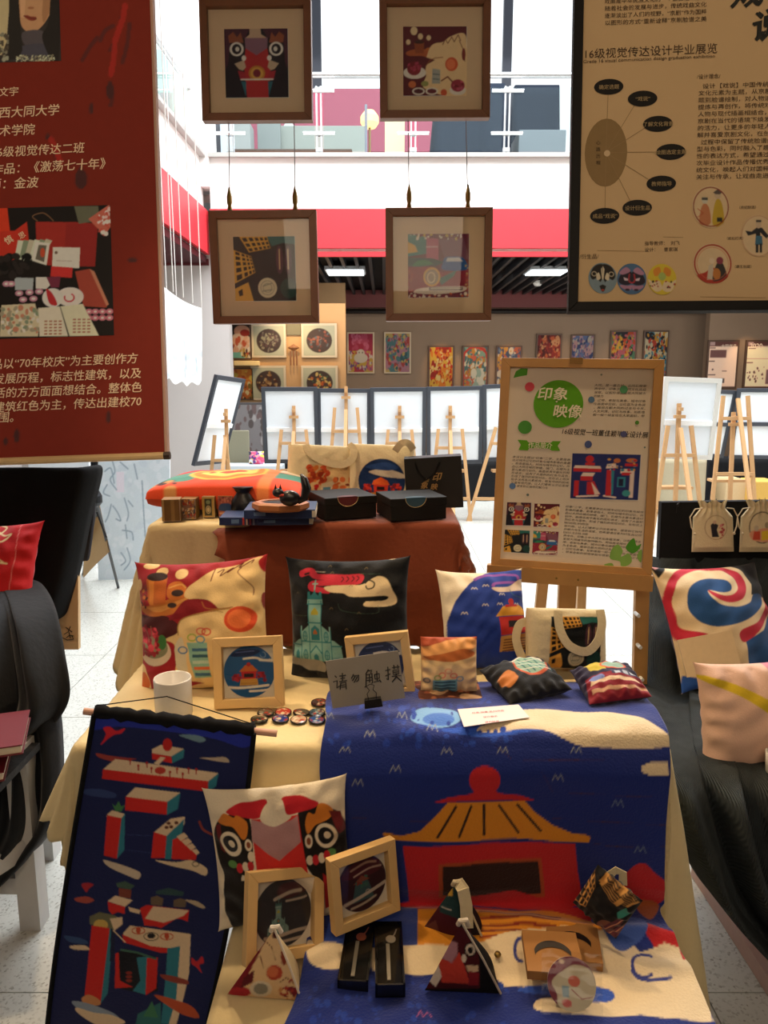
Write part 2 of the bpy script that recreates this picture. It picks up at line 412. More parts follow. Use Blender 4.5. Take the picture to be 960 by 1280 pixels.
# ================================================================== the setting
def zz(py, Y): return atY(480, py, Y)[2]
def xx(px, py, Y): return atY(px, py, Y)[0]
white = M('white_paint', '#EFEBE8', .6, bump=.1, var=.02, scale=8)
redp = M('red_fascia_paint', '#D8323C', .5, var=.04, scale=5)
darkred = M('dark_red_paint', '#5E1A20', .5)
tilem = M('terrazzo_tile', '#C9C8BE', .22, var=.10, scale=260)
tile2 = M('terrazzo_speckled', '#C9C8BE', .22)
def terrazzo(m):
    n = m.node_tree; L = n.links; b = n.nodes['Principled BSDF']; tc = n.nodes.new('ShaderNodeTexCoord')
    v = n.nodes.new('ShaderNodeTexVoronoi'); v.inputs['Scale'].default_value = 170; L.new(tc.outputs['Object'], v.inputs['Vector'])
    r = n.nodes.new('ShaderNodeValToRGB'); e = r.color_ramp.elements; e[0].position = 0; e[0].color = (.30, .29, .25, 1); e[1].position = .35; e[1].color = (.60, .60, .55, 1)
    L.new(v.outputs['Color'], r.inputs[0])
    L.new(r.outputs[0], b.inputs['Base Color']); b.inputs['Roughness'].default_value = .25
terrazzo(tile2)
fl = struct('floor', MB().box((1, 6.5, -.03), (14, 20, .05)), M('tile_grout', '#6E6A60', .8))
tmesh = None
for i in range(-5, 8):
    for j in range(0, 20):
        x = i * .8 + .42; y = j * .8 + .5
        if abs(x) > y * .62 + 1.4: continue
        if tmesh is None:
            o = obj('floor_tile', MB().box((0, 0, -.003), (.796, .796, .012)), tile2, fl); tmesh = o
        else:
            o = tmesh.copy(); COL.objects.link(o); o.parent = fl
        o.location = (x, y, 0)
YB = 10.3
zt, zr, zs = zz(197, YB), zz(262, YB), zz(317, YB)
xl = xx(262, 230, YB)
struct('wall_parapet_back', MB().box(((xl + 8) / 2, YB + .12, (zt + zs) / 2), (8 - xl, .22, zt - zs)), white)
struct('trim_1', MB().box(((xl + 8) / 2, YB - .015, (zr + zs) / 2 + .03), (8 - xl, .07, zr - zs - .06)).box(((xl + 8) / 2, YB - .0, zs - .01), (8 - xl, .06, .06)), redp)
struct('trim_2', MB().box(((xl + 8) / 2, YB + .10, zt + .02), (8 - xl, .34, .05)), M('grey_stone_cap', '#A9A6A2', .4))
# left side parapet running towards the camera
XL = xx(251, 195, YB)
struct('wall_parapet_left', MB().box((XL - .12, 7.3, (zt + zs) / 2), (.22, 6.2, zt - zs)), white)
struct('trim_3', MB().box((XL + .015, 7.3, (zr + zs) / 2), (.06, 6.2, zr - zs)), redp)
struct('trim_4', MB().box((XL - .1, 7.3, zt + .02), (.34, 6.2, .045)), M('grey_stone_cap'))
struct('ceiling_left_soffit', MB().box((XL - 1.6, 7.3, zs - .06), (3.2, 6.2, .08)), M('soffit_maroon', '#4A1A20', .6))
struct('wall_column_upper', MB().box((xl - .22, YB + .2, 6.3), (.46, .5, 7 - zt + 2)), white)
# lower left wall with dark red stripe
xe = xx(284, 420, YB)
struct('wall_left_lower', MB().box(((xe - 5) / 2, YB + .25, zs / 2 + .2), (xe + 5, .2, zs + .4)), M('pale_wall', '#CFC8C4', .7, var=.03, scale=4))
zs2 = zz(326, YB)
struct('trim_5', MB().box(((xl - .08 - 5) / 2, YB + .13, zs2), (xl - .08 + 5, .04, .08)), darkred)
struct('wall_left', MB().box((-5.1, 6, 4), (.2, 19, 8)), white)
struct('wall_right', MB().box((8.1, 6, 4), (.2, 19, 8)), white)
struct('wall_behind', MB().box((1.5, -3.1, 4), (13, .2, 8)), M('beige_wall', '#B59A7C', .8))
struct('ceiling_front', MB().box((1.5, .15, 3.45), (13, 6.3, .2)), M('front_ceiling_paint', '#8D7A66', .8))
# gallery under the mezzanine
YG = 16.0
taupe = M('taupe_gallery_wall', '#8A7868', .8, var=.03, scale=3)
gc = struct('ceiling_gallery', MB().box((2.8, 13.4, zs + .22), (10.6, 5.7, .1)), M('dark_ceiling', '#17171A', .7))
slat = M('ceiling_slat_grey', '#2A2B30', .5)
s0 = None
for k in range(44):
    x = -2.2 + k * .2
    if s0 is None: s0 = s1 = obj('ceiling_slat', MB().box((0, 0, 0), (.05, 5.6, .10)), slat, gc)
    else: s1 = s0.copy(); COL.objects.link(s1); s1.parent = gc
    s1.location = (x, 13.3, zs + .11)
struct('wall_back_gallery', MB().box((3, YG + .1, 1.8), (11, .2, 3.9)), taupe)
zb = zz(374, YG - .1)
struct('trim_6', MB().box((3, YG - .1, zb), (11, .2, .34)), darkred)
zc = zz(389, YG - .3)
obj('ceiling_pipe', MB().tube([(-2.2, YG - .3, zc), (7, YG - .3, zc)], .05, 8).tube([(xx(400, 389, 15.7), YG - .3, zc), (xx(400, 380, 15.7), YG - .3, zc + .15)], .05, 8), M('dark_metal', '#241F1E', .4, .6), None, 'dark pipe running along the top of the gallery wall', 'pipe')
xr = xx(884, 450, 15.2)
struct('wall_gallery_right', MB().box((xr + 1.6, 15.3, 1.7), (3.2, .2, 3.5)), taupe)
x0, x1 = xx(278, 440, 13), xx(432, 440, 13)
struct('wall_partition_left', MB().box(((x0 + x1) / 2, 13.1, 1.55), (x1 - x0, .12, 3.1)), M('partition_board', '#B58F66', .8, var=.03, scale=3))
for px, py in ((432, 341), (683, 341)):
    Y = 12.6; c = atY(px, py, Y); cz = zs + .09
    cz = zs + .03; c = atZ(px, py, cz)
    t = thing('ceiling_light', 'flat rectangular ceiling lamp glowing white on the %s of the gallery ceiling' % ('left' if px < 500 else 'right'), 'lamp', t=(c[0], c[1], cz), group='gallery ceiling lamps')
    obj('lamp_frame', MB().box((0, 0, .035), (.62, .62, .05)), M('lamp_housing', '#B9BCBE', .4), t)
    obj('diffuser', MB().box((0, 0, 0), (.56, .56, .02)), M('lamp_diffuser', '#F2FBFF', .5, emit=2.4), t)
c = atZ(672, 354, zs + .08)
obj('smoke_detector', MB().lathe([(.09, .04), (.09, 0), (.05, -.05), (0, -.055)][::-1], 16, tuple(c)), M('lamp_housing'), None, 'small round white detector on the dark slatted ceiling', 'detector')
# upper floor
struct('floor_upper', MB().box((1.5, YB + 3.2, zt - .45), (13, 6, .1)), M('upper_floor_grey', '#8E8A86', .6))
dk = M('window_mullion', '#1D2230', .5)
zu = zt - .4
wf = struct('window_1', MB().box((1.5, 15.9, zu + .5), (13, .15, 1.0)), white)
for px in (396, 634, 872, 158):
    x = xx(px, 60, 15.8); obj('mullion', MB().box((x, 15.8, zu + 3), (.17, .12, 5)), dk, wf)
obj('transom', MB().box((1.5, 15.8, zz(62, 15.8)), (13, .06, .06)), dk, wf) if False else None
mw = MB(); xm0, xm1 = xx(262, 130, 15.4), xx(545, 130, 15.4); z0, z1 = zz(190, 15.4), zz(112, 15.4)
struct('wall_upper_mauve', mw.box(((xm0 + xm1) / 2, 15.4, (z0 + z1) / 2), (xm1 - xm0, .1, z1 - z0)), M('mauve_wall', '#B0566A', .7, var=.1, scale=3))

# ------------------------------------------------------------------ railing on the mezzanine
steel = M('brushed_steel', '#C9CCCE', .3, .8)
gr = thing('glass_railing', 'glass and steel railing along the back balcony edge', 'railing', t=(xl, YB + .1, zt + .04))
T0 = np.array((xl, YB + .1, zt + .04)); hz = zz(90, YB) - T0[2]
obj('handrail', MB().tube([(0, 0, hz), (8 - xl, 0, hz)], .035, 10), steel, gr)
gp = glass_mat('railing_glass', (.86, .93, .93))
pxs = [285, 398, 517, 635, 753, 871]
for i, px in enumerate(pxs):
    x = xx(px, 150, YB) - T0[0]
    pm = MB().box((x - .028, 0, hz * .43), (.02, .05, hz * .86)).box((x + .028, 0, hz * .43), (.02, .05, hz * .86))
    for f in (.08, .28, .82): pm.box((x, 0, hz * f), (.09, .06, .05))
    p = obj('post', pm, steel, gr)
    for f in (.28, .80): obj('clamp', MB().tube([(x - .2, -.03, hz * f), (x + .2, -.03, hz * f)], .022, 8), M('polished_clamp', '#F4F4F4', .25, .3), p)
    if i < len(pxs) - 1:
        x2 = xx(pxs[i + 1], 150, YB) - T0[0]
        obj('glass_pane', MB().box(((x + x2) / 2, 0, hz * .46), (x2 - x - .12, .012, hz * .78)), gp, gr)
g2 = thing('glass_railing', 'glass railing seen edge-on along the left balcony', 'railing', t=(XL - .1, 7.3, zt + .04))
obj('handrail', MB().tube([(0, -3, hz * .8), (0, 3, hz * .8)], .03, 8), steel, g2)
for k in range(4):
    obj('glass_pane', MB().box((0, -2.2 + k * 1.45, hz * .38), (.012, 1.36, hz * .7)), glass_mat('green_glass', (.72, .86, .82)), g2)
    obj('post', MB().box((0, -2.93 + k * 1.45, hz * .4), (.04, .04, hz * .8)), steel, g2)

# things on the upper floor
def bgbox(name, label, cat, q, Y, dep, mat, group=None, to=None):
    a = atY(q[0], q[3], Y); b = atY(q[2], q[1], Y)
    if to is None and q[3] < 200: to = zu
    if to is not None: a[2] = to
    return obj(name, MB().box(((a[0] + b[0]) / 2, Y + dep / 2, (a[2] + b[2]) / 2), (b[0] - a[0], dep, b[2] - a[2])), mat, None, label, cat, group, bevel=.01)
def hang_cloth(name, label, cat, q, Y, dep, mat, seed, group=None, label_only=False):
    """a table draped to the floor: a rounded block whose sides ripple into folds"""
    a = atY(q[0], q[3], Y); b = atY(q[2], q[1], Y)
    if q[3] < 210: a[2] = zu
    w = b[0] - a[0]; h = b[2] - a[2]
    n = 60; mm = 14; t = np.linspace(0, 1, n); P = np.zeros((n, mm, 3)); per = 2 * dep + w
    for i, s in enumerate(t):
        d = s * per
        if d < dep: x, y, nx, ny = 0, dep - d, -1, 0
        elif d < dep + w: x, y, nx, ny = d - dep, 0, 0, -1
        else: x, y, nx, ny = w, d - dep - w, 1, 0
        for j in range(mm):
            z = j / (mm - 2) if j < mm - 1 else 1; k = (1 - z) * .05 * h * (1 + .8 * math.sin(d * 26 / h * .5 + seed + math.sin(d * 9)))
            P[i, j] = (a[0] + x + nx * k, Y + y + ny * k, a[2] + z * h)
            if j == mm - 1: P[i, j, :2] = (a[0] + w / 2, Y + dep / 2)
    return obj(name, MB().grid(P[::-1]), mat, None, label, cat, group, smooth=True)
navy = M('navy_drape', '#1A2230', .85, bump=.3, scale=30)
hang_cloth('draped_table', 'dark navy draped table upstairs, left of the railing post', 'table', (546, 104, 632, 200), 11.6, .8, navy, 1)
hang_cloth('draped_table', 'dark navy draped display upstairs beside the black framed poster', 'table', (642, 106, 700, 162), 12.6, .8, navy, 2)
bgbox('storage_bench', 'low grey bench under the right navy drape upstairs', 'bench', (648, 162, 708, 196), 11.7, .7, M('bench_grey', '#6B6F74', .6))
bgbox('leaning_panel', 'pale blue panel leaning at the left end of the upper railing', 'panel', (276, 150, 292, 194), 11.3, .03, M('pale_blue_board', '#B8C6D2', .6))
bgbox('leaning_panel', 'dark grey panel behind the pale blue one on the upper floor', 'panel', (266, 150, 277, 194), 11.4, .03, M('dark_grey_board', '#55585E', .6))
bgbox('display_table', 'long grey-topped table behind the upper railing glass', 'table', (330, 157, 456, 164), 13.4, .5, M('grey_green_table', '#9A9A92', .5))
bgbox('table_bench', 'brown wooden bench below the long grey upstairs table', 'bench', (290, 186, 440, 194), 12.2, .3, M('brown_wood_dark', '#5A3E30', .6))
bgbox('grey_cabinet', 'light grey cabinet upstairs under the lion head picture', 'cabinet', (285, 152, 312, 190), 12.8, .4, M('cabinet_grey', '#A8A6A4', .6))
bgbox('folding_screen', 'darker grey screen upstairs between cabinet and white paper', 'screen', (322, 152, 350, 186), 13.2, .1, M('screen_grey', '#8E908E', .6))
bgbox('shelf_post', 'thin grey post standing upstairs beside the glowing lamp', 'post', (456, 130, 459, 194), 12.3, .05, M('post_grey', '#7E7884', .5))
bgbox('calligraphy_sheet', 'cream paper sheet with ink writing upstairs under the food picture', 'paper', (481, 150, 506, 186), 12.2, .01, M('cream_paper', '#D9C4A0', .7))
c = atY(362, 181, 11.2); obj('folded_paper', MB().prism([(-.12, -.03), (.13, -.03), (-.03, .14)], -.02, .02), M('white_card_back', '#D8DCDD', .6), None, 'small white folded paper standing upstairs on the table edge', 'paper', M4=M4(None, (atY(362, 160, 13.6)[0], 13.6, atY(362, 157, 13.4)[2] + .031)))
c = atY(462, 150, 13.5)
lt = thing('table_lamp', 'glowing warm lamp with a round shade on the upper floor', 'lamp', t=c)
obj('lamp_shade', MB().lathe([(.10, -.12), (.15, -.05), (.15, .05), (.08, .14)], 16), M('lit_shade', '#FFC978', .5, emit=2.2), lt)
obj('lamp_stand', MB().tube([(0, 0, -.12), (0, 0, zu - c[2])], .02, 8), M('brass_stand', '#8A6A3A', .4, .5), lt)
# ================================================================== shared print designs (unit square, y down)
def d_lion(a):
    a.R(0, 0, 1, 1, '#15131E').P('0,0 .4,0 .33,.13 .1,.12 .05,.5 0,.6', '#47202F').P('1,0 .6,0 .67,.13 .92,.12 .95,.5 1,.6', '#47202F')
    a.P('.4,0 .57,0 .58,.08 .68,.14 .32,.14 .4,.08', '#B99A7A').P('.32,.13 .68,.13 .67,.28 .5,.38 .33,.28', '#7E5A66')
    a.P('.33,.28 .5,.38 .67,.28 .72,.55 .68,1 .34,1 .3,.55', '#A8272B')
    for m in (0, 1):
        f = (lambda x: 1 - x) if m else (lambda x: x)
        g = lambda s: [(f(float(p.split(',')[0])), float(p.split(',')[1])) for p in s.split()]
        a.P(g('.06,.1 .14,.04 .2,.12 .26,.05 .3,.2 .08,.2'), '#8A4A30').E(f(.19), .29, .11, .1, '#D8CDB8').E(f(.19), .29, .075, .075, '#15131E').E(f(.2), .29, .03, .035, '#D8CDB8')
        a.P(g('.15,.5 .3,.45 .33,.55 .28,.6 .22,.58'), '#B9A07E').E(f(.3), .42, .035, .04, '#D8CDB8').P(g('.2,.6 .3,.62 .33,.72 .24,.74'), '#9A2630').P(g('.25,.76 .33,.76 .32,.98'), '#256068')
    a.E(.5, .64, .13, .11, '#B0762E').E(.5, .64, .1, .085, '#C9963F').E(.5, .64, .06, .06, '#7B2230').Ln('.25,.73 .75,.73', .02, '#D8CDB8')
def d_food(a):
    a.R(0, 0, 1, 1, '#571822')
    for x, y, r in ((.17, .06, .055), (.27, .14, .04), (.4, .16, .035), (.08, .22, .035)): a.E(x, y, r, r * 1.1, '#D9BC8C')
    a.E(.28, .38, .24, .06, '#A8562E').P('.17,.22 .33,.22 .32,.38 .19,.38', '#8C4426').E(.25, .22, .08, .025, '#3B1D1A').E(.4, .33, .05, .03, '#B0602E')
    a.P('.36,.45 .42,.3 .5,.24 .62,.22 .75,.14 .95,.1 1,.3 1,1 .35,.9 .36,.7 .3,.62', '#DDBB85', True)
    a.P('0,.42 .3,.42 .5,.48 .36,.55 .34,.7 0,.7', '#571822').Ln('.62,.26 .66,.18 .7,.24 .76,.15 .8,.22 .86,.12 .9,.2', .012, '#6A2A1C').Ln('.88,.2 .95,.35 .97,.5', .012, '#6A2A1C')
    a.Ln('.36,.56 .42,.48 .5,.45 .62,.44', .012, '#8A4A26').E(.76, .54, .1, .1, '#C2502C').E(.75, .54, .07, .075, '#D97245').E(.95, .4, .03, .09, '#7A2A24')
    a.E(.18, .66, .18, .09, '#D8CBB4').E(.17, .6, .11, .1, '#7E1F28').blobs(.07, .52, .27, .66, ['#A3324A', '#6B1522', '#8E2A3A'], 16, .015, .035, 3)
    a.P('.46,.6 .58,.62 .58,.82 .45,.82', '#9A9A8C').Ln('.47,.68 .57,.69', .015, '#55665E').Ln('.47,.75 .57,.76', .015, '#55665E').Ln('.6,.78 .7,.72 .82,.84', .02, '#6A2A1C')
    for x, c in ((.24, '#4A1420'), (.45, '#5E1A28')): a.E(x, .93, .1, .055, '#D8CBB4').E(x, .93, .075, .035, c)
    a.E(.14, .83, .06, .05, '#C2683A').E(.34, .82, .06, .04, '#8A8A4A').E(.64, .95, .05, .05, '#C2502C')
    a.E(.86, .92, .13, .07, '#D8CBB4').E(.86, .85, .11, .09, '#8E2A3A').blobs(.77, .78, .95, .9, ['#B04A5A', '#6B1522'], 12, .015, .03, 4)
def d_windows(a, y='#D09A3A'):
    a.R(0, 0, 1, 1, '#14181A').P('.55,0 1,0 1,.12 .8,.1 .62,.15', '#1F5E58')
    def tower(q, nx, ny):
        H = a.H; a.P(q, y); hq = homog(UQ, q)
        for i in range(nx):
            for j in range(ny):
                c = hap(hq, [((i + .2) / nx, (j + .18) / ny), ((i + .85) / nx, (j + .18) / ny), ((i + .85) / nx, (j + .85) / ny), ((i + .2) / nx, (j + .85) / ny)]); a.P(c, '#1B1512')
    tower([(.1, 0), (.55, 0), (.6, .18), (.25, .24)], 5, 3)
    tower([(0, .2), (.28, .3), (.34, .55), (.0, .72)], 4, 5)
    a.P('0,.8 .22,.7 .3,1 0,1', y).P('.05,.84 .12,.8 .13,.9 .07,.92', '#1B1512')
    for x in (.74, .88): a.E(x, .36, .06, .22, '#4A2A38').Ln([(x, .2), (x, .5)], .02, '#C9A97A')
    a.E(.88, .8, .14, .16, '#163A34').E(.53, .79, .155, .155, '#C9BB94').O(.53, .79, .11, .11, .01, '#8E8A70').O(.53, .79, .07, .07, .01, '#8E8A70').Ln('.46,.76 .6,.72', .02, '#8E8A70').Ln('.45,.84 .6,.82', .02, '#8E8A70')
def d_city(a):
    a.R(0, 0, 1, 1, '#6A2A3C').P('0,0 .3,.05 .35,.3 0,.35', '#2E7A70').P('0,.12 .12,.18 .16,.28 0,.3', '#D0A040').P('.3,.05 .5,.08 .5,.4 .3,.42', '#B05066')
    a.P('0,.36 .4,.38 .6,.44 .4,.52 0,.5', '#1E4A48').P('.5,.1 .9,.05 1,.4 .6,.38', '#7A4A58').P('0,.52 .4,.5 .55,.6 1,.55 1,.9 0,.9', '#8A2636').P('.5,.7 .8,.56 .75,.66 .55,.8', '#2A6A60')
    a.P('.57,.44 .62,.36 .85,.36 .94,.42 .96,.56 .58,.56', '#2A5E94', True).P('.64,.37 .84,.37 .9,.43 .62,.43', '#C8C8C0').P('.1,.46 .18,.41 .3,.41 .4,.47 .1,.5', '#2E7A50', True).Ln('.3,.2 .48,.2', .02, '#C8A0A0')
    a.E(.39, .67, .14, .15, '#D0A050').E(.39, .67, .11, .12, '#9A8A70').O(.38, .68, .06, .08, .02, '#D9C29A').P('.1,.92 .25,.84 .9,.82 .9,.9 .5,.94', '#D8C8B0', True).R(.35, .83, .9, .88, '#4A3A3A').R(.37, .84, .88, .865, '#C8B8A0')
    a.blobs(0, 0, 1, .08, ['#D8C8B0', '#C0A040', '#7A2A3A'], 30, .01, .03, 3).blobs(0, .93, 1, 1, ['#D8C8B0', '#C05A30', '#7A2A3A'], 30, .01, .03, 5).blobs(.93, .3, 1, .9, ['#C0A060', '#B04A3A'], 12, .01, .02, 6).blobs(0, .55, .07, .95, ['#C0A060', '#B04A3A'], 14, .01, .02, 7)
def d_gate(a, disc='#1F4F7E'):
    """white card with a blue disc, red pavilion and clouds"""
    c = lambda x, y: True
    a.E(.5, .5, .49, .49, disc).P('.15,.2 .3,.1 .5,.08 .72,.12 .6,.2 .4,.22', '#122A56', True).Ln('.25,.14 .6,.12', .02, '#5E6EA8').Ln('.4,.26 .62,.25 .78,.3 .97,.3', .04, '#E8E0D0', True).Ln('.7,.3 .98,.33', .03, '#E8E0D0').O(.77, .2, .05, .05, .015, '#8AA0C0', -90, 180)
    a.P('.3,.5 .38,.43 .42,.38 .56,.38 .6,.43 .68,.5', '#D06A2C').E(.49, .37, .04, .04, '#C02A2C').P('.34,.5 .64,.5 .62,.64 .36,.64', '#C8282C').R(.4, .54, .58, .61, '#2A1A1E').P('.33,.64 .65,.64 .66,.76 .31,.76', '#DDA84C')
    for i in range(4): a.Ln([(.33, .665 + i * .028), (.64, .665 + i * .028)], .01, '#8A5A28')
    a.blobs(.66, .52, .82, .68, ['#B02434', '#8A1A2C'], 12, .02, .045, 2).blobs(.17, .56, .32, .7, ['#B02434', '#8A1A2C'], 12, .02, .045, 3)
    a.Ln('.08,.78 .3,.8 .6,.79 .85,.77', .045, '#E8E0D0', True).Ln('.5,.87 .8,.86 .92,.82', .04, '#E8E0D0', True)
def d_church(a, cx=.5, base=.88, s=1, teal='#2E6E72', pale='#8FA79A'):
    X = lambda x: cx + x * s; Y = lambda y: base + y * s; P = lambda st, c: a.P([(X(float(q.split(',')[0])), Y(float(q.split(',')[1]))) for q in st.split()], c)
    P('-.36,0 -.35,-.2 -.26,-.27 -.22,-.28 -.22,-.45 -.2,-.45 -.2,-.38 -.09,-.47 -.09,-.72 -.11,-.74 -.11,-.8 .11,-.8 .11,-.74 .09,-.72 .09,-.47 .2,-.38 .2,-.45 .22,-.45 .22,-.28 .26,-.27 .35,-.2 .36,0', pale)
    P('-.11,-.8 -.1,-.9 -.07,-.9 -.06,-.85 -.02,-.88 .0,-.94 .02,-.88 .06,-.85 .07,-.9 .1,-.9 .11,-.8', teal); a.Ln([(X(0), Y(-.93)), (X(0), Y(-1.04))], .018 * s, pale).Ln([(X(-.035), Y(-1)), (X(.035), Y(-1))], .018 * s, pale)
    for q in ('-.09,0 -.09,-.78', '.09,0 .09,-.78', '-.11,-.74 .11,-.74', '-.22,-.25 .22,-.25', '-.22,0 -.22,-.4', '.22,0 .22,-.4', '-.36,-.2 -.22,-.2', '.36,-.2 .22,-.2', '-.1,-.5 .1,-.5', '-.09,-.1 0,-.2 .09,-.1'):
        a.Ln([(X(float(u.split(',')[0])), Y(float(u.split(',')[1]))) for u in q.split()], .016 * s, teal)
    P('-.06,-.27 -.06,-.42 0,-.47 .06,-.42 .06,-.27', teal); P('-.05,-.6 -.05,-.64 0,-.7 .05,-.64 .05,-.6', '#B0A83C'); P('-.03,-.38 0,-.42 .03,-.38 .03,-.35 -.03,-.35', '#B0662E')
    for x in (-.155, .155):
        for y in (-.08, -.32):
            a.E(X(x), Y(y), .035 * s, .07 * s, teal).E(X(x), Y(y), .022 * s, .055 * s, pale).Ln([(X(x), Y(y - .05)), (X(x), Y(y + .05))], .008 * s, teal).Ln([(X(x - .02), Y(y)), (X(x + .02), Y(y))], .008 * s, teal)
    P('-.035,0 -.035,-.07 0,-.1 .035,-.07 .035,0', teal); P('-.31,-.02 -.31,-.1 -.28,-.14 -.25,-.1 -.25,-.02', teal)
def d_church_disc(a):
    a.E(.5, .5, .49, .49, '#2A2A30').P('.45,.1 .75,.08 .9,.2 .6,.3 .4,.25', '#4A2028', True).Ln('.35,.3 .6,.22 .8,.2', .05, '#B4A492', True).Ln('.55,.34 .8,.32 .9,.3', .03, '#B4A492', True)
    d_church(a, .42, .8, .5, '#3E6A66', '#7E9A90'); a.Ln('.2,.84 .45,.82 .7,.78 .92,.76', .05, '#B4A492', True).Ln('.3,.92 .6,.9 .8,.88', .04, '#B4A492', True)
def d_tower_disc(a):
    a.E(.5, .5, .49, .49, '#3A1E26').P('.1,.3 .4,.1 .8,.15 .9,.35 .5,.4', '#541E28', True).Ln('.3,.22 .6,.16 .8,.2', .04, '#B48A72', True).Ln('.35,.34 .65,.28 .9,.3', .03, '#C4A492', True)
    a.P('.28,.8 .36,.5 .4,.42 .5,.38 .6,.44 .64,.52 .72,.8', '#3E5A5E').P('.32,.48 .5,.36 .66,.46', '#8A4A3A').blobs(.34, .36, .62, .55, ['#3F6A5A', '#8A3A34'], 10, .02, .04, 4)
    a.Ln('.12,.78 .4,.74 .7,.68 .95,.62', .06, '#C4B4A2', True).Ln('.25,.88 .5,.86 .75,.8', .04, '#B4A492', True).O(.6, .68, .04, .04, .012, '#C4B4A2')

# ================================================================== gallery art behind
ILB = (2.0, 1.9, 1.8)
palettes = [['#C23A4E', '#D86A7A', '#E8D8C8', '#7E5A8A', '#D8B04A'], ['#5E8A8E', '#C24A44', '#D8B86A', '#3E6A70', '#C88A9A'], ['#D83A1E', '#F08A2C', '#F4D88A', '#A82A1E', '#F0C04A'], ['#D86A4E', '#8AB0A0', '#E8DCC0', '#C8903A', '#4E7A7E'], ['#C86A4E', '#E8D8C0', '#7E90A8', '#D8A04A', '#4A5A7A'], ['#A8342C', '#D86A3E', '#5A1E1E', '#E0A070', '#8A2A2A'], ['#6A7AA8', '#D0A0A0', '#8A6A8A', '#C8C0B0', '#3A4A7A'], ['#D0502C', '#E0B040', '#2A2A34', '#5A8A6A', '#C86A7A'], ['#4A90A0', '#E0A030', '#D04A30', '#20242E', '#E8D8B0']]
wl = ['pink poster of a small white dog-like figure on the gallery wall', 'teal and red poster with a pink flower on the gallery wall', 'glowing orange and red flower painting on the gallery wall', 'painting of white flowers inside a red arch on the gallery wall', 'pale floral painting partly hidden by the wooden easel poster', 'small dark red painting just above the easel poster', 'small blue and pink painting above the easel poster', 'many-coloured patchwork poster right of the blue and pink painting', 'tall orange and teal comic poster just right of the easel poster']
rects = [(434, 415, 468, 467), (480, 415, 514, 467), (535, 432, 568, 486), (577, 432, 611, 486), (619, 432, 653, 486), (669, 417, 703, 470), (712, 418, 744, 470), (761, 413, 797, 466), (802, 413, 837, 470)]
def wall_art(name, label, cat, rc, Y, seed, pal, frame, illum=ILB, round_=False, custom=None, n=60):
    x0, y0, x1, y1 = rc; a0 = atY(x0, y1, Y); b0 = atY(x1, y0, Y); w = b0[0] - a0[0]; h = b0[2] - a0[2]
    t = thing(name, label, cat, t=((a0[0] + b0[0]) / 2, Y, a0[2]))
    obj('frame', MB().box((0, .02, h / 2), (w, .04, h)), frame, t, bevel=.004)
    a = Art(x0, y0, x1, y1, pal[-1] if not round_ else '#CFC8A8', 4).unit([(x0, y0), (x1, y0), (x1, y1), (x0, y1)])
    if custom: custom(a)
    elif round_:
        a.E(.5, .5, .36, .36, '#4E3A34'); g = np.random.RandomState(seed)
        for i in range(70):
            r = g.uniform(0, .31); t_ = g.uniform(0, 6.28); a.E(.5 + r * math.cos(t_), .5 + r * math.sin(t_), g.uniform(.02, .06), g.uniform(.01, .04), pal[g.randint(len(pal))], g.uniform(0, 180))
    else:
        a.blobs(0, 0, 1, 1, pal, 60, .05, .16, seed).blobs(.1, .1, .9, .9, pal, 120, .015, .06, seed + 9)
        if seed == 0: a.R(0, 0, 1, .45, '#B02A4A').blobs(.2, .08, .8, .4, ['#D86A8A', '#C24A6A'], 30, .04, .09, 2).E(.5, .62, .25, .12, '#E8DCC8').E(.5, .5, .14, .09, '#E8DCC8').E(.44, .49, .02, .02, '#3A2A2A').E(.56, .49, .02, .02, '#3A2A2A')
        if seed == 3: a.Ln('.05,1 .05,.3 .2,.1 .5,.03 .8,.1 .95,.3 .95,1', .08, '#C23A34', True).blobs(.2, .55, .8, .95, ['#E8E4D0', '#A8C0B0'], 20, .05, .12, 8)
    a.done(illum); nx = n; nz = max(8, int(n * h / w)); m = .06 * w
    X, Z = np.meshgrid(np.linspace(-w / 2 + m, w / 2 - m, nx), np.linspace(m, h - m, nz), indexing='ij')
    px = np.stack([x0 + (X / w + .5) * (x1 - x0), y1 - Z / h * (y1 - y0)], -1)
    obj('picture', MB().grid(np.stack([X, np.full_like(X, -.003), Z], -1)), MP('gallery_print', .6), t, cols=a.at(px).reshape(-1, 3)); return t
fw_ = M('thin_pale_frame', '#B8A890', .5); fd_ = M('thin_dark_frame', '#4E382C', .5)
for i, rc in enumerate(rects): wall_art('gallery_painting' if i > 1 else 'gallery_poster', wl[i], 'painting' if i > 1 else 'poster', rc, YG - .06, i, palettes[i], fw_ if i < 2 else fd_)
cr = [(315, 405, 357, 447), (377, 404, 421, 447), (314, 457, 357, 500), (377, 457, 422, 500)]
cl = ['dim round picture in a square pale frame, upper left on the lit partition', 'dim reddish round picture in a square pale frame, upper right on the partition', 'round picture of brown flowers, lower left on the lit partition', 'round orange picture in a square frame, lower right on the lit partition']
cp = [['#8A7A6A', '#6A4A44', '#A89A7A'], ['#8A4A3A', '#6A6A6A', '#A8604A', '#4A3A3A'], ['#7A4A2A', '#A87A4A', '#5A2A1A', '#C8A070'], ['#E07A2C', '#C85A2A', '#4A6A4A', '#E8C070']]
for i, rc in enumerate(cr): wall_art('round_picture', cl[i], 'picture', rc, 12.98, 20 + i, cp[i], fw_, round_=True, n=50)
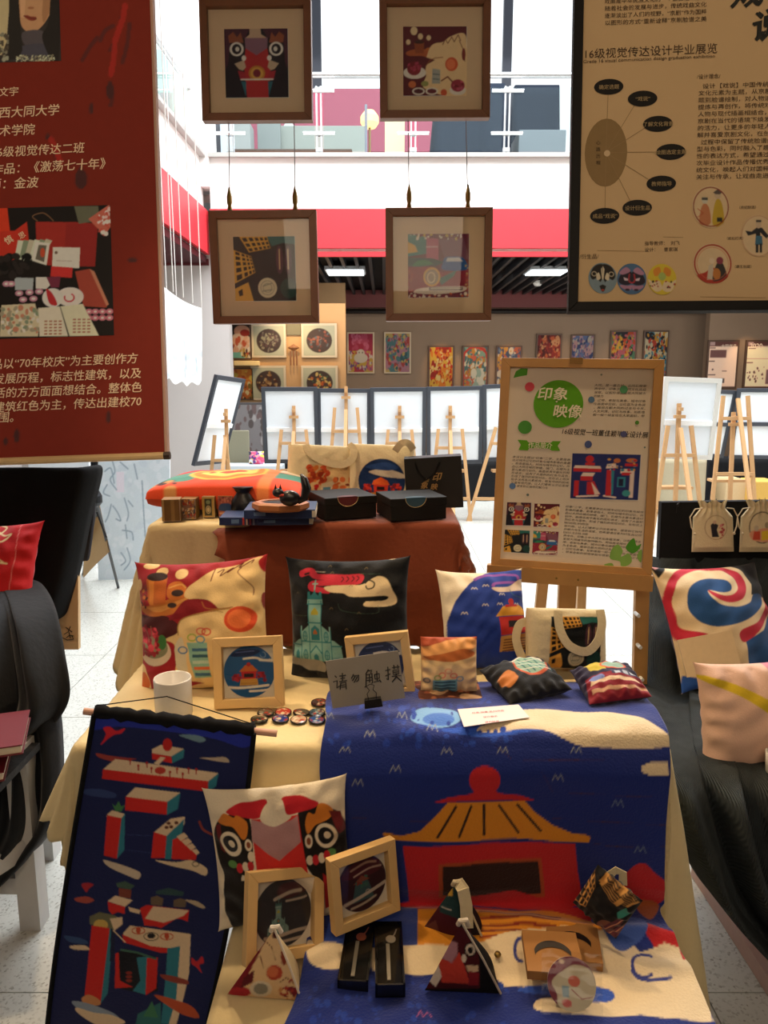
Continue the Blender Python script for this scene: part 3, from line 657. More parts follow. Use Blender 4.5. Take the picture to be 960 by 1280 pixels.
def d_tall1(a): a.R(0, 0, 1, 1, '#2A1A18').E(.55, .2, .4, .17, '#E0A080').P('.1,.3 .9,.35 1,.75 .2,.75', '#E8C8B0', True).E(.7, .25, .25, .1, '#A02A20').blobs(0, .4, 1, .8, ['#E8B090', '#C85A3A', '#F0E0D0'], 30, .05, .12, 3).R(0, .8, .7, 1, '#7EC0B0').blobs(.4, .75, 1, .95, ['#C8A050', '#5A2A20', '#F0E0C0'], 20, .04, .09, 4)
def d_tall2(a): a.R(0, 0, 1, 1, '#C86A2A').blobs(0, 0, 1, .5, ['#F0A040', '#E8C050', '#C85A2A', '#E08030'], 30, .08, .2, 3).blobs(0, .5, 1, 1, ['#8A6A2A', '#E8D8A0', '#3A2A1A', '#B0502A'], 60, .03, .09, 4)
wall_art('tall_painting', 'upper tall painting of a red and white robed figure at the partition left edge', 'painting', (290, 405, 313, 449), 12.98, 5, palettes[2], fd_, custom=d_tall1, n=36)
wall_art('tall_painting', 'lower tall painting of orange flowers at the partition left edge', 'painting', (292, 460, 316, 500), 12.98, 5, palettes[2], fd_, custom=d_tall2, n=36)
bgbox('wall_shelf', 'narrow cream shelf between the two tall paintings', 'shelf', (292, 451, 323, 457), 12.86, .18, M('cream_shelf', '#D8BE8A', .6))
bgbox('grey_plaque', 'small grey plaque between the two upper round pictures', 'plaque', (358, 405, 376, 419), 13.0, .04, M('grey_plaque_mat', '#6A6450', .7))
c = atY(367, 437, 12.95); ch = thing('wall_ornament', 'small dark hanging ornament with tassels between the round pictures', 'ornament', t=c)
obj('rosette', MB().lathe([(0, -.06), (.10, 0), (0, .06)], 8, (0, 0, .03), .4), M('ornament_brown', '#7A4A24', .5), ch)
for k in (-1, 0, 1): obj('tassel', MB().tube([(k * .05, 0, -.02), (k * .05, 0, -.26)], .012, 6), M('ornament_brown'), ch)
def d_info(a, t=0):
    a.R(0, 0, 1, 1, '#4A2A24').R(.04, .13, .96, .95, '#C8A084' if not t else '#E0AE86').R(.06, .02, .22, .11, '#8A6A60')
    if not t: a.R(.08, .2, .6, .36, '#5A3A34').R(.06, .15, .25, .17, '#3A2220').R(.06, .42, .25, .44, '#3A2220').E(.2, .6, .03, .02, '#3A2220').R(.5, .62, .65, .64, '#6A4A40').R(.06, .7, .3, .72, '#3A2220').R(.1, .78, .6, .88, '#4A3A34')
    else:
        a.R(.08, .16, .3, .18, '#3A2220').Ln('.05,.38 .95,.38', .012, '#5A3A34').R(.06, .45, .25, .47, '#3A2220').R(.66, .6, .95, .9, '#6A4A44').blobs(.1, .55, .6, .85, ['#4A342C'], 22, .01, .035, 4)
YR = 15.16
for i, (rc, lb) in enumerate((((881, 425, 925, 486), 'brown and cream information board, left one on the right gallery wall'), ((928, 425, 975, 486), 'brighter brown and cream information board marked 2020 at the right edge'))):
    t = wall_art('information_board', lb, 'sign', rc, YR, 9, palettes[0], fd_, custom=(lambda a, i=i: d_info(a, i)), n=70, illum=(.6, .5, .4))
    p = Panel([(rc[0], rc[1]), (rc[2], rc[1]), (rc[2], rc[3]), (rc[0], rc[3])], 1, 1, Y=YR)
    x0 = atY(rc[0], rc[3], YR); x1 = atY(rc[2], rc[1], YR); p.w = x1[0] - x0[0]; p.h = x1[2] - x0[2]
    tx = Text(p, -.008)
    if i: tx.put('2020', 933, 435, 9, bold=.02).put('毕业展览', 951, 434, 3)
    else: tx.put('大同优品', 899, 434.5, 5.5, bold=.01)
    tx.build(t, M('sign_cream_ink', '#E8D8C8', .6))
spot('gallery_spot_a', (-1.6, 15.1, 2.7), (-1.6, 15.95, 1.6), 0.1, WARM)
for x, y, px in ((13, 0, 367),): spot('gallery_spot_partition', (xx(367, 400, 12.2), 12.2, 2.85), (xx(367, 470, 13), 13, 1.5), 60, (1, .68, .3), 85)
spot('gallery_spot_left', (xx(303, 400, 12.5), 12.4, 2.7), (xx(300, 470, 13), 13, 1.6), 25, (1, .66, .3), 60)
for px in (552, 594, 638): spot('gallery_spot_flowers', (xx(px, 400, 15.4), 15.3, 2.75), (xx(px, 460, 16), 16, 1.7), 34, (1, .55, .22), 45)
spot('gallery_spot_boards', (xx(940, 400, 14.7), 14.6, 2.7), (xx(935, 455, 15.2), 15.2, 1.7), 22, (1, .6, .28), 60)
for px in (780, 700, 450): spot('gallery_spot_wall', (xx(px, 400, 15.4), 15.2, 2.75), (xx(px, 460, 16), 16, 1.4), 14, (1, .6, .3), 70)

# ================================================================== display boards on easels
bwhite = M('white_board', '#E9F0F6', .6, var=.02); bdark = M('board_edge_charcoal', '#3A3F48', .5); batten = M('white_batten', '#F6F8F8', .5)
pine = M('pine_easel_wood', '#C49A6C', .55, bump=.2, scale=40)
def display_board(label, quad, w, h, Y, edge=bdark, yaw=0, cross=.45, bar='h', lean=6, tight=30, inner=None):
    p = Panel(quad, w, h, Y=Y, lean=-lean, yaw=yaw, tight=tight); t = thing('display_board', label, 'board', p.R, p.t, group=None)
    obj('panel', MB().box((0, .02, p.h / 2), (p.w - .02, .012, p.h - .02)), bwhite, t)
    for sd in 'btlr': obj('edge_rail', mitred(MB(), -p.w / 2, p.w / 2, 0, p.h, .042, 0, .035, sd), edge, t)
    if cross: obj('batten', MB().box((0, .004, p.h * cross), (p.w - .085, .02, .045)), inner or batten, t)
    return p
bl = ['narrow-looking white display board, turned and tilted on the far left', 'white display board with dark edge behind the printed tote bag', 'white display board, second in the row from the left', 'white display board, third in the row, orange tape on top', 'white display board just left of the wooden easel poster', 'white display board mostly hidden by the wooden easel poster']
bq = [[(272, 469), (308, 472), (279, 581), (243, 583)], [(326, 484), (397, 485), (398, 578), (331, 580)], [(399, 485), (461, 485), (461, 580), (399, 580)], [(463, 485), (532.5, 485), (533, 580), (463, 580)], [(534, 484), (604, 482), (602, 580), (534, 581)], [(605, 482), (672, 477), (672, 575), (604, 577)]]
boards = []
for i, q in enumerate(bq):
    boards.append(display_board(bl[i], q, .62, .86, 8.42 if i else 7.75, yaw=0 if i else 50, tight=30 if i else 8))
display_board('pale-edged white display board right of the wooden easel poster', [(831, 473), (902, 474), (889, 576), (822, 569)], .62, .86, 7.12, edge=M('pale_board_edge', '#D9D6CE', .5))
display_board('dark-edged white board partly behind the pale-edged board', [(868, 486), (920, 486), (902, 573), (850, 573)], .6, .8, 9.0, inner=bdark, cross=.5)
display_board('dark-edged white board at the right edge of the picture', [(925, 486), (990, 487), (985, 573), (905, 573)], .6, .8, 9.0, inner=bdark, cross=.5)
def easel(label, tops, Y, mh, cb, scale=1., spread=.10, cat='easel', foot=None):
    """tops: (px,py) of left, mast, right; the rear frame of a pine studio easel"""
    L, C_, R_ = [atY(a, b, Y) for a, b in tops]; x = C_[0]; z = 0
    t = thing('studio_easel', label, cat, t=(x, Y, 0)); w = .036 * scale
    fl_ = (L[0] - x - spread, 0, 0); fr_ = (R_[0] - x + spread, 0, 0)
    if foot: fl_ = (foot[0] - x, 0, 0); fr_ = (foot[1] - x, 0, 0)
    lt = np.array((L[0] - x, .12, L[2])); rt = np.array((R_[0] - x, .12, R_[2]))
    obj('leg', MB().bar(fl_, lt, w, w * .7), pine, t); obj('leg', MB().bar(fr_, rt, w, w * .7), pine, t)
    obj('mast', MB().bar((0, .1, .35), (0, .17, C_[2]), w, w * .8), pine, t)
    obj('rear_leg', MB().bar((0, -.5, 0), (0, .1, max(L[2], .9) * .98), w, w * .7), pine, t)
    for z in cb:
        f = z / lt[2]; a = np.array(fl_) * (1 - f) + lt * f; b = np.array(fr_) * (1 - f) + rt * f
        obj('crossbar', MB().bar(a + (0, -.02, 0), b + (0, -.02, 0), w * .9, w * .6, up=(0, 1, 0)), pine, t)
    obj('ledge', MB().box((0, .20, .535), (.34, .14, .025)), pine, t)
    obj('top_clamp', MB().box((0, .14, C_[2] - .12), (.10 * scale, .04, .03)).box((0, .12, C_[2] - .05), (.03, .05, .03)), pine, t)
    return t
easel('pine easel holding the turned board on the far left', [(265, 545), (278, 512), (278, 545)], 7.4, 1, (.45, .75), .9)
easel('pine easel behind the small-handled tote bag', [(350, 538), (365, 508), (381, 538)], 8.2, 1, (.25, .85))
easel('pine easel with raised side posts, between the two tote bags', [(417.5, 510), (431.5, 483), (446, 510)], 8.2, 1, (.25, .8, .98))
easel('pine easel behind the round-print tote bag', [(485.5, 538), (500, 508), (515, 538)], 8.2, 1, (.25, .85))
easel('pine easel behind the black paper bag', [(549, 537), (564.5, 508), (579, 537)], 8.2, 1, (.25, .8))
easel('pine easel just left of the wooden easel poster', [(622, 535), (640, 508), (655, 538)], 8.2, 1, (.25, .85), foot=(xx(585, 640, 8.2), xx(690, 640, 8.2)))
easel('pine easel in front of the pale-edged white board', [(841, 533), (858, 505), (870.5, 533)], 6.9, 1, (.35, .85), foot=(xx(812, 700, 6.9), xx(880, 700, 6.9)))
easel('tall pine easel at the right edge above the hanging pouches', [(911, 495), (927, 516), (942, 495)], 7.4, 1, (.25, .62, 1.16), foot=(xx(885, 680, 7.4), xx(945, 680, 7.4)))

# things around the boards
hang_cloth('draped_table', 'low black draped table behind the white boards and paper bag', 'table', (330, 578, 628, 634), 9.6, .7, M('black_drape', '#101012', .9), 4)
hang_cloth('draped_table', 'black draped table under the dark-edged boards on the right', 'table', (884, 574, 985, 640), 9.5, .6, M('black_drape'), 5)
hang_cloth('draped_table', 'beige cloth-covered table beneath the pale-edged board', 'table', (818, 574, 884, 640), 8.6, .5, M('beige_drape', '#A59A80', .8), 6)
bgbox('cardboard_box', 'pale cardboard box under the tall right easel', 'box', (905, 600, 934, 640), 8.6, .35, M('kraft_pale', '#C8AE86', .7), to=0)
bgbox('cardboard_box', 'yellowish cardboard box beyond the rightmost hanging pouch', 'box', (940, 602, 975, 640), 8.4, .35, M('kraft_yellow', '#C89E4E', .7), to=0)
def speck(a): a.R(0, 0, 1, 1, '#6E6A6A').blobs(0, 0, 1, 1, ['#4A4240', '#5A4A48', '#8A8684'], 60, .02, .07, 4)
t = wall_art('speckled_screen', 'grey speckled screen behind the turned board', 'screen', (283, 503, 330, 600), 10.0, 1, palettes[0], M('grey_board_back', '#4E4A4A', .7), custom=speck, illum=(.8, .8, .8))
bgbox('olive_board', 'plain olive-grey board leaning behind the turned board', 'board', (283, 538, 311, 600), 9.4, .03, M('olive_grey_board', '#8E8A74', .7), to=0)
bgbox('white_cabinet', 'low white and pale blue cabinet behind the orange cushion', 'cabinet', (280, 582, 352, 640), 9.0, .3, M('pale_blue_cabinet', '#C8D2DA', .5), to=0)
c = atY(321, 572, 9.12)
pv = Art(310, 560, 332, 584, '#C87A9A', 4).blobs(308, 560, 334, 584, ['#E8C04A', '#D04A6A', '#5A3A7A', '#F0E8E0', '#3A3A4A'], 60, 1, 4, 2).done((.8, .8, .8))
pillow('small_cushion', 'small many-coloured cushion standing on the pale cabinet far behind', [(310, 563), (332, 563), (332, 582), (310, 582)], .2, .17, pv, lean=8, Y=9.15, T=.04, n=30)

# left side: hanging white cloth, strings, scroll paintings, tripod
hq = [(203, 357), (252, 385), (252, 478), (208, 474)]
A3 = [atY(*q, Y) for q, Y in zip(hq, (4.6, 5.2, 5.2, 4.6))]
n, m = 30, 36; P = np.zeros((n, m, 3))
for i in range(n):
    for j in range(m):
        u, v = i / (n - 1), j / (m - 1); p = (A3[0] * (1 - u) + A3[1] * u) * (1 - v) + (A3[3] * (1 - u) + A3[2] * u) * v
        p = p + np.array((0, .02 * math.sin(u * 14 + v * 2) * v, -.02 * math.sin(u * math.pi) + .012 * math.sin(u * 20) * v)); P[i, j] = p
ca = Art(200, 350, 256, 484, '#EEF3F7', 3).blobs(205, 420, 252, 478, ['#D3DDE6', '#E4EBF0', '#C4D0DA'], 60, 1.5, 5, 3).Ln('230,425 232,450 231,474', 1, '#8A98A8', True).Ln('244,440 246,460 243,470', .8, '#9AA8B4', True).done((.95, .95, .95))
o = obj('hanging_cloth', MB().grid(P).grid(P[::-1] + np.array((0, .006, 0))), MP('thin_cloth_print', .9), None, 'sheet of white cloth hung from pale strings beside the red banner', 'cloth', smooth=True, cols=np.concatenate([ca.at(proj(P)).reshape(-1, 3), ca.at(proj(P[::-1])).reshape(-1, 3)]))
sm_ = M('white_string', '#F4F2EE', .6)
for k, (px, py, u) in enumerate(((215, 366, .25), (227, 372, .5), (240, 378, .75), (251, 385, 1.))):
    a = A3[0] * (1 - u) + A3[1] * u
    obj('string', MB().tube([a, (a[0], a[1], 5.2)], .0035, 5), sm_, o)
for px, yy in ((196, 5.6), (207, 5.9), (219, 6.3)):
    a = atY(px, 340, yy); obj('hanging_string', MB().tube([(a[0], yy, 2.2), (a[0], yy, 5.4)], .0035, 5), sm_, None, '%s loose white string hanging beside the left balcony' % {196: 'nearest, leftmost', 207: 'middle', 219: 'farthest, rightmost'}[px], 'string', group='loose white strings')
sa = Art(100, 560, 220, 760, '#C9D6E0', 3).blobs(118, 560, 216, 760, ['#C4D1DD', '#CFDAE4', '#C9D6E1', '#D2DCE6'], 200, 2, 8, 3).R(145, 590, 155, 615, '#DAD6E4')
for pts in ('140,577 143,590 137,600 145,612', '130,590 138,586 142,604', '133,606 128,616 136,620', '138,630 134,644 130,652', '140,632 146,640 150,650 144,648', '155,622 160,640 158,650', '160,625 166,632', '152,662 164,664 166,674', '156,655 158,672', '150,690 156,700 150,706', '158,684 162,700 154,712', '168,580 172,598', '150,578 160,586', '140,575 152,575', '178,600 180,640 182,670'): sa.Ln(pts, 1.8, '#8FA3B4', True)
sa.done((.9, .9, .9))
p = Panel([(120, 566), (214, 566), (214, 738), (120, 738)], .5, 1, Y=5.75)
t = thing('scroll_painting', 'pale blue ink calligraphy hanging standing on the floor behind the tripod', 'painting', p.R, p.t)
sheet('painted_sheet', p, -p.w / 2, p.w / 2, 0, p.h, 0, sa, 100, t, MP('gallery_print')); obj('backing', MB().box((0, .012, p.h / 2), (p.w, .02, p.h)), bwhite, t)
c0 = 5.0
bgbox('light_board', 'white board glimpsed between red banner and black cloth', 'board', (36, 566, 111, 600), 6.2, .03, bwhite, to=.0)
bgbox('dark_screen', 'dark screen edge beside the white board under the banner', 'screen', (109, 566, 121, 605), 6.3, .03, M('black_drape'), to=0)
blk = M('black_metal', '#1C1F24', .4, .3)
Y = 4.55; t = thing('tripod', 'thin black tripod stand behind the left table', 'tripod', t=(xx(121, 625, Y), Y, 0)); O = np.array((xx(121, 625, Y), Y, 0))
q = lambda px, py, y=Y: atY(px, py, y) - O
obj('pole', MB().tube([q(121, 540), q(121, 628)], .008, 8), blk, t); obj('hub', MB().lathe([(.02, 0), (.035, .02), (.035, .06), (.02, .09)], 12, tuple(q(121, 632))), blk, t)
for a, b, yy in (((121, 628), (148, 735), None), ((121, 630), (104, 718), None), ((121, 630), (120, 690), None)):
    g = atZ(b[0], b[1], 0.0) - O; obj('leg', MB().tube([q(*a), g], .010, 8), blk, t)
obj('stay', MB().tube([q(121, 640), q(133, 672)], .006, 6), blk, t)
p = [atZ(104, 722, .01), atY(136, 690, 4.9), atY(122, 625, 4.9), atY(106, 640, 4.7)]
kq = np.array(p); n = 14; P = np.zeros((n, n, 3))
for i in range(n):
    for j in range(n):
        u, v = i / (n - 1), j / (n - 1); P[i, j] = (kq[3] * (1 - u) + kq[2] * u) * (1 - v) + (kq[0] * (1 - u) + kq[1] * u) * v; P[i, j, 2] += .05 * math.sin(v * 3) * math.sin(u * 3)
obj('kraft_paper', MB().grid(P).grid(P[::-1] + np.array((.004, .006, 0))), M('kraft_paper_mat', '#B59468', .8), None, 'curled sheet of tan kraft paper behind the black tripod', 'paper', smooth=True)
# ================================================================== four hanging pictures
ILH = (.85, .72, .58)
oak = M('brown_frame_wood', '#6E4326', .45, bump=.15, scale=30, var=.15); matm = M('cream_mat_board', '#DCC9A8', .7, var=.03)
wire = M('dark_steel_wire', '#4A443C', .4, .6); brass = M('aged_brass', '#8A7038', .35, .8)
hf = [([(250, 2), (390, -1), (389, 151), (255, 153)], [(259.5, 14), (379, 12), (380, 144), (263, 145)], [(280, 35), (359.5, 37), (360.5, 122), (282, 122)], d_lion, 'upper left hanging wooden frame with a lion head print', None, (None, None)),
      ([(475, -2), (612, -3), (612, 149), (475, 149)], [(483, 11), (604, 11), (604, 139), (483, 140)], [(504, 32), (583.5, 32), (583, 118.5), (504.5, 118.5)], d_food, 'upper right hanging wooden frame with a food and animal print', None, (None, None)),
      ([(261, 265), (395.5, 264.5), (399.5, 403), (268, 404)], [(270, 276), (388, 275), (391, 396), (276, 396)], [(290.6, 296), (368.5, 296), (371, 375.5), (294.5, 376)], d_windows, 'lower left hanging wooden frame with a yellow window and record print', 153, (287, 369)),
      ([(481, 262), (616, 261.5), (613, 400), (483, 400.5)], [(490, 270), (607, 268), (606, 393.5), (490, 394.5)], [(509.5, 293), (587, 293), (586.5, 371.5), (510.5, 372)], d_city, 'lower right hanging wooden frame with a colourful boat and city print', 149, (511, 585))]
def shadow_frame(p, parent, bwpx, inner_px, pr_px, art, rail, mat_, illum, depth=.035, n=90, glass=True, name='frame_rail'):
    bw = bwpx / (np.hypot(*(np.array(p.quad[1]) - p.quad[0]))) * p.w
    frame_rails(parent, p.w, p.h, bw, -depth / 2, depth / 2, rail, name)
    obj('mat_board', MB().box((0, .008, p.h / 2), (p.w - bw, .004, p.h - bw)), mat_, parent)
    c = [p.L(*q) for q in pr_px]; x0 = (c[0][0] + c[3][0]) / 2; x1 = (c[1][0] + c[2][0]) / 2; z0 = (c[2][1] + c[3][1]) / 2; z1 = (c[0][1] + c[1][1]) / 2
    m = max(8, int(n * (z1 - z0) / (x1 - x0))); U, V = np.meshgrid(np.linspace(0, 1, n), np.linspace(0, 1, m), indexing='ij')
    mb = MB().grid(np.stack([x0 + U * (x1 - x0), np.full_like(U, .0045), z0 + V * (z1 - z0)], -1))
    obj('print', mb, MP('matt_print_paper', .6), parent, cols=art.at(np.stack([U, 1 - V], -1)).reshape(-1, 3))
    if glass: obj('glass_pane', MB().box((0, -.006, p.h / 2), (p.w - bw * 1.6, .002, p.h - bw * 1.6)), glass_mat('picture_glass', (.97, .97, .97)), parent)
def uart(fn, illum, ss=240, bg='#ffffff'):
    a = Art(0, 0, 1, 1, bg, ss); a.k = ss; fn(a); k = a.k; a.k = 3 if ss < 400 else 4
    a.k_ = k; kk = a.k; a.done(illum); a.k = k; return a
for quad, iq, pq, fn, lab, top, wx in hf:
    p = Panel(quad, .40, .41, Y=2.75, tight=60)
    t = thing('hanging_picture', lab, 'picture', p.R, p.t, group='pictures hung two by two on wires')
    shadow_frame(p, t, 9.5, iq, pq, uart(fn, ILH), oak, matm, ILH)
    if top is None:
        for px in (quad[0][0] + 28, quad[1][0] - 28):
            x, z = p.L(px, 2); obj('hanging_wire', MB().tube([(x, 0, p.h - .004), (x, 0, p.h + .6)], .0015, 5), wire, t)
    else:
        for px in wx:
            x, z = p.L(px, quad[0][1]); x2, z2 = p.L(px - 2, top)
            obj('hanging_wire', MB().tube([(x, 0, p.h), (x2, 0, z2)], .0016, 5), wire, t)
            obj('wire_clip', MB().lathe([(.004, 0), (.009, .006), (.006, .02), (.009, .03), (.009, .05), (.003, .075), (.002, .08)], 8, (x, 0, p.h - .002)), brass, t)

# ================================================================== red banner, left
IL1 = (.85, .62, .48)
p = Panel([(-300, -70), (179, -80), (210, 570), (-290, 583)], .80, 1.08, Y=1.5, tight=40)
t = thing('hanging_banner', 'large dark red hanging banner with cream brush lettering and two photographs', 'banner', p.R, p.t)
a = Art(-12, -80, 215, 588, '#7E2416', 1)
for pts in ('150,10 146,30 140,48 135,60', '138,30 128,36 122,48', '118,45 110,55 100,72', '158,28 156,50 150,75', '135,100 138,115 136,128', '100,205 96,213', '58,165 66,180 70,200'): a.Ln(pts, 5, '#5E2620', True)
for c in ((135, 110, 5, 10), (112, 132, 3, 7), (100, 220, 8, 12), (60, 168, 5, 3), (166, 322, 6, 3), (22, 545, 4, 9), (138, 522, 3, 8), (8, 552, 3, 5)): a.E(*c, '#4E2622')
for pts in ('152,5 150,20 145,35 140,50', '140,55 139,70 136,90', '62,170 68,182 74,200'): a.Ln(pts, 7, '#A8281E', True)
a.done(IL1)
x0 = p.L(-12, 300)[0]
nx, nz = 110, 320; X, Z = np.meshgrid(np.linspace(x0, p.w / 2, nx), np.linspace(0, p.h, nz), indexing='ij')
obj('printed_cloth', MB().grid(np.stack([X, np.full_like(X, 0), Z], -1)), MP('satin_banner_print', .75, .05, 40), t, cols=a.at(p.px(X, Z)).reshape(-1, 3))
obj('backing', MB().box((0, .012, p.h / 2), (p.w + .01, .018, p.h)), M('banner_back_cream', '#C9A594', .7), t)
obj('bottom_rail', MB().tube([(-p.w / 2 - .01, -.004, -.004), (p.w / 2 - .0, -.004, -.004)], .0075, 10), M('pale_gold_rail', '#D9B988', .35), t)
obj('rail_cap', MB().tube([(p.w / 2, -.004, -.004), (p.w / 2 + .012, -.004, -.004)], .008, 10), M('dark_cap', '#3A2A24', .5), t)
# portrait photograph (lower half of a face)
a = Art(-4, -30, 76, 76, '#3A2E28', 3); a.P('-4,-30 8,-30 9,10 6,50 0,66 -4,66', '#C9A878').blobs(-4, 40, 9, 72, ['#8A7A60', '#5A4A3A', '#A8987A'], 40, 1, 3, 4)
a.P('20,-30 62,-30 62,5 56,22 46,34 38,37 30,36 24,28 22,10', '#C98A5E', True).P('22,-10 30,-10 28,20 24,20', '#D89A6C').P('54,-20 62,-20 60,8 52,26 50,10', '#B0744C', True)
a.E(36, 8, 4, 1.6, '#A86440').P('27,17.5 32,17 36,18.5 42,19 43,22 38,24 32,22', '#8E3A28', True).Ln('27,18 35,20.3 43,21.5', .8, '#5E1E18')
a.P('26,38 50,36 52,52 30,54', '#5A4A48', True).P('28,54 50,52 62,60 64,72 12,72 16,62', '#4E4448', True).P('9,-30 20,-30 22,20 24,36 26,60 20,72 9,72', '#2E2620').P('62,-30 72,-30 71,72 62,72 50,44 58,24', '#2A221E', True)
a.blobs(18, 66, 66, 74, ['#B8A078', '#3A3028', '#8A7A5E', '#D8C8A0'], 220, .5, 1.3, 6).done(IL1)
def photo(par, q, art, n):
    c = [p.L(*k) for k in q]; U, V = np.meshgrid(np.linspace(0, 1, n), np.linspace(0, 1, int(n * abs(q[3][1] - q[0][1]) / abs(q[1][0] - q[0][0]))), indexing='ij')
    xa = (c[0][0] + c[3][0]) / 2; xb = (c[1][0] + c[2][0]) / 2; za = (c[2][1] + c[3][1]) / 2; zb_ = (c[0][1] + c[1][1]) / 2
    X = xa + U * (xb - xa); Z = za + V * (zb_ - za)
    obj('printed_photo', MB().grid(np.stack([X, np.full_like(X, -.0006), Z], -1)), MP('matt_print_paper'), par, cols=art.at(p.px(X, Z)).reshape(-1, 3))
photo(t, [(-4, -28), (71, -28), (73, 73), (-4, 75)], a, 90)
a = Art(-4, 250, 148, 422, '#1A1210', 3)
a.P('-4,250 8,252 12,285 -4,286', '#D8381C').P('-4,285 18,284 33,273 36,300 30,318 10,322 -4,318', '#C8301E').P('44,273 95,274 122,276 118,330 60,328 46,320', '#A82A20').P('82,275 122,276 119,330 80,328', '#98241E').Ln('46,272 40,266 52,262 60,266 66,272', 1, '#8A5A3A', True)
a.P('92,254 122,254 124,272 98,276', '#6A6048').P('110,270 136,252 138,280 130,292 122,282', '#C8604A').blobs(122, 256, 138, 290, ['#E8B0A0', '#C84A3A', '#F0D0C0'], 30, 1, 3, 2)
for k in range(6): a.P([(18 + k * 6, 318), (22 + k * 7, 296 - k * .3), (30 + k * 7, 297), (30 + k * 4, 322)], ['#D8C8A8', '#8A8A6A', '#C8B090'][k % 3])
a.P('44,298 62,300 58,328 40,322', '#E0D0B0').P('48,302 58,303 55,324 44,320', '#6A5A4A').E(53, 312, 3, 6, '#C84A2A')
a.P('66,305 100,306 99,332 65,330', '#E0C8B0').E(70, 312, 2, 2, '#6A4A3A').Ln('70,322 90,323', .6, '#A08070').P('64,329 91,331 90,344 63,342', '#D0302A')
a.P('94,336 112,333 135,378 134,382 105,380', '#A8402E').P('112,333 118,336 137,378 134,380', '#C87858').P('18,343 42,344 41,359 19,359', '#B0A8A0').P('45,343 58,343 64,352 58,358 45,357', '#E0D0C0').P('58,343 76,342 74,356 64,356', '#7A2A3A')
a.E(88, 368, 17, 12, '#E8D0C8').E(66, 369, 13, 12, '#E0C8C0').O(87, 369, 6, 5, 2, '#C83A3A', -60, 200).P('58,358 62,376 72,378 66,364', '#C02A2A', True)
for x, y in ((24, 363), (37, 362), (49, 361), (29, 371), (42, 370), (8, 351), (14, 351)): a.E(x, y, 5, 3.6, '#C88088').E(x, y, 2.4, 1.6, '#E8D0C8')
for x in (112, 120, 129, 138):
    for y in (387, 395): a.E(x, y, 4.6, 3.6, '#C86A70').E(x, y, 2, 1.4, '#E8C0B0')
a.P('2,378 44,376 50,400 48,418 0,418', '#D8B890').blobs(2, 380, 48, 414, ['#C87A5A', '#8A8A6A', '#E8D0B0', '#A89070'], 70, 1.5, 4, 7).P('48,382 75,380 86,418 50,418', '#E8D0A8').P('76,380 104,377 125,418 88,418', '#E0C8A0')
for i in range(4):
    for j in range(5): a.R(56 + i * 6, 398 + j * 4, 60 + i * 6, 400 + j * 4, '#B06A50'); a.R(92 + i * 6, 396 + j * 4, 96 + i * 6, 398 + j * 4, '#B06A50')
a.blobs(-2, 316, 36, 342, ['#0E0C0C', '#2A201C'], 30, 2, 6, 9).done(IL1)
photo(t, [(-4, 255), (138, 253.5), (143, 419), (-4, 419)], a, 150)
cream_ink = M('cream_ink', '#FBE0C0', .6)
tx = Text(p, -.0012); S = .15
for st, px, py, h in (('黄文宇', 22, 115, 12.5), ('山西大同大学', 73, 139, 15.2), ('艺术学院', 43, 163, 15), ('16级视觉传达二班', 105, 186, 14.6), ('作品：《激荡七十年》', 131, 206, 15), ('指导教师：金波', 48, 229, 15.5)):
    tx.put(st, px, py, h, shear=S, bold=.012, align='R', rot=1.5)
for st, px, py in (('本作品以“70年校庆”为主要创作方', 175, 452), ('向，围绕学校发展历程，标志性建筑，以及', 179, 471), ('校园生活的方方面面想结合。整体色', 180, 489), ('调以学校建筑红色为主，传达出建校70', 180, 507), ('周年氛围。', 18, 526)):
    tx.put(st, px, py, 14.4, shear=S, bold=.01, align='R', rot=.5)
tx2 = tx; tx.put('慎', 8, 302, 11, bold=.02, rot=30).put('思', 25, 295, 9, bold=.02, rot=30)
o = tx.build(t, cream_ink)

# ================================================================== black framed poster, right
IL2 = (1., .95, .88)
p = Panel([(720, -170), (1150, -190), (1136, 381), (706, 396)], .62, .86, Y=1.55, tight=40); pr = p
t = thing('framed_poster', 'big black-framed tan poster with a fan of black ovals and opera faces', 'poster', p.R, p.t)
bw = 11 / 430 * p.w
frame_rails(t, p.w, p.h, bw * 1.15, -.012, .014, M('black_frame', '#0A0908', .6))
tan = M('tan_poster_paper', '#D6B88C', .75, var=.02, scale=3); obj('poster_sheet', MB().box((0, .004, p.h / 2), (p.w - bw, .004, p.h - bw)), tan, t)
ink = M('dark_brown_ink', '#4A3826', .6)
def disc(mb, px, py, rx, ry, y, n=28):
    c = p.L(px, py); r = (p.L(px + rx, py)[0] - c[0], c[1] - p.L(px, py + ry)[1])
    return mb.add([(c[0] + r[0] * math.cos(k * 2 * math.pi / n), y, c[1] + r[1] * math.sin(k * 2 * math.pi / n)) for k in range(n)], [tuple(range(n))])
def seg(mb, a, b, w, y): 
    a = np.array(a, float); b = np.array(b, float); d = (b - a) / np.hypot(*(b - a)); nn = np.array((-d[1], d[0])) * w / 2
    q = [p.L(*v) for v in (a + nn, b + nn, b - nn, a - nn)]; return mb.add([(x, y, z) for x, z in q], [(0, 1, 2, 3)])
obj('printed_oval', disc(MB(), 757, 192, 27.5, 43, .0014), M('brown_oval_print', '#94794E', .6), t); obj('printed_dot', disc(MB(), 758.5, 193, 4, 4, .001), M('tan_dot', '#D8BE96', .6), t)
ov = [(761, 109, '确定选题'), (804.5, 123.5, '“戏说”'), (824, 155, '了解文化背景'), (840.5, 190, '绘图选定主题'), (828, 230, '教师指导'), (797, 261, '设计衍生品'), (755, 272, '成品“戏说”')]
ln = MB()
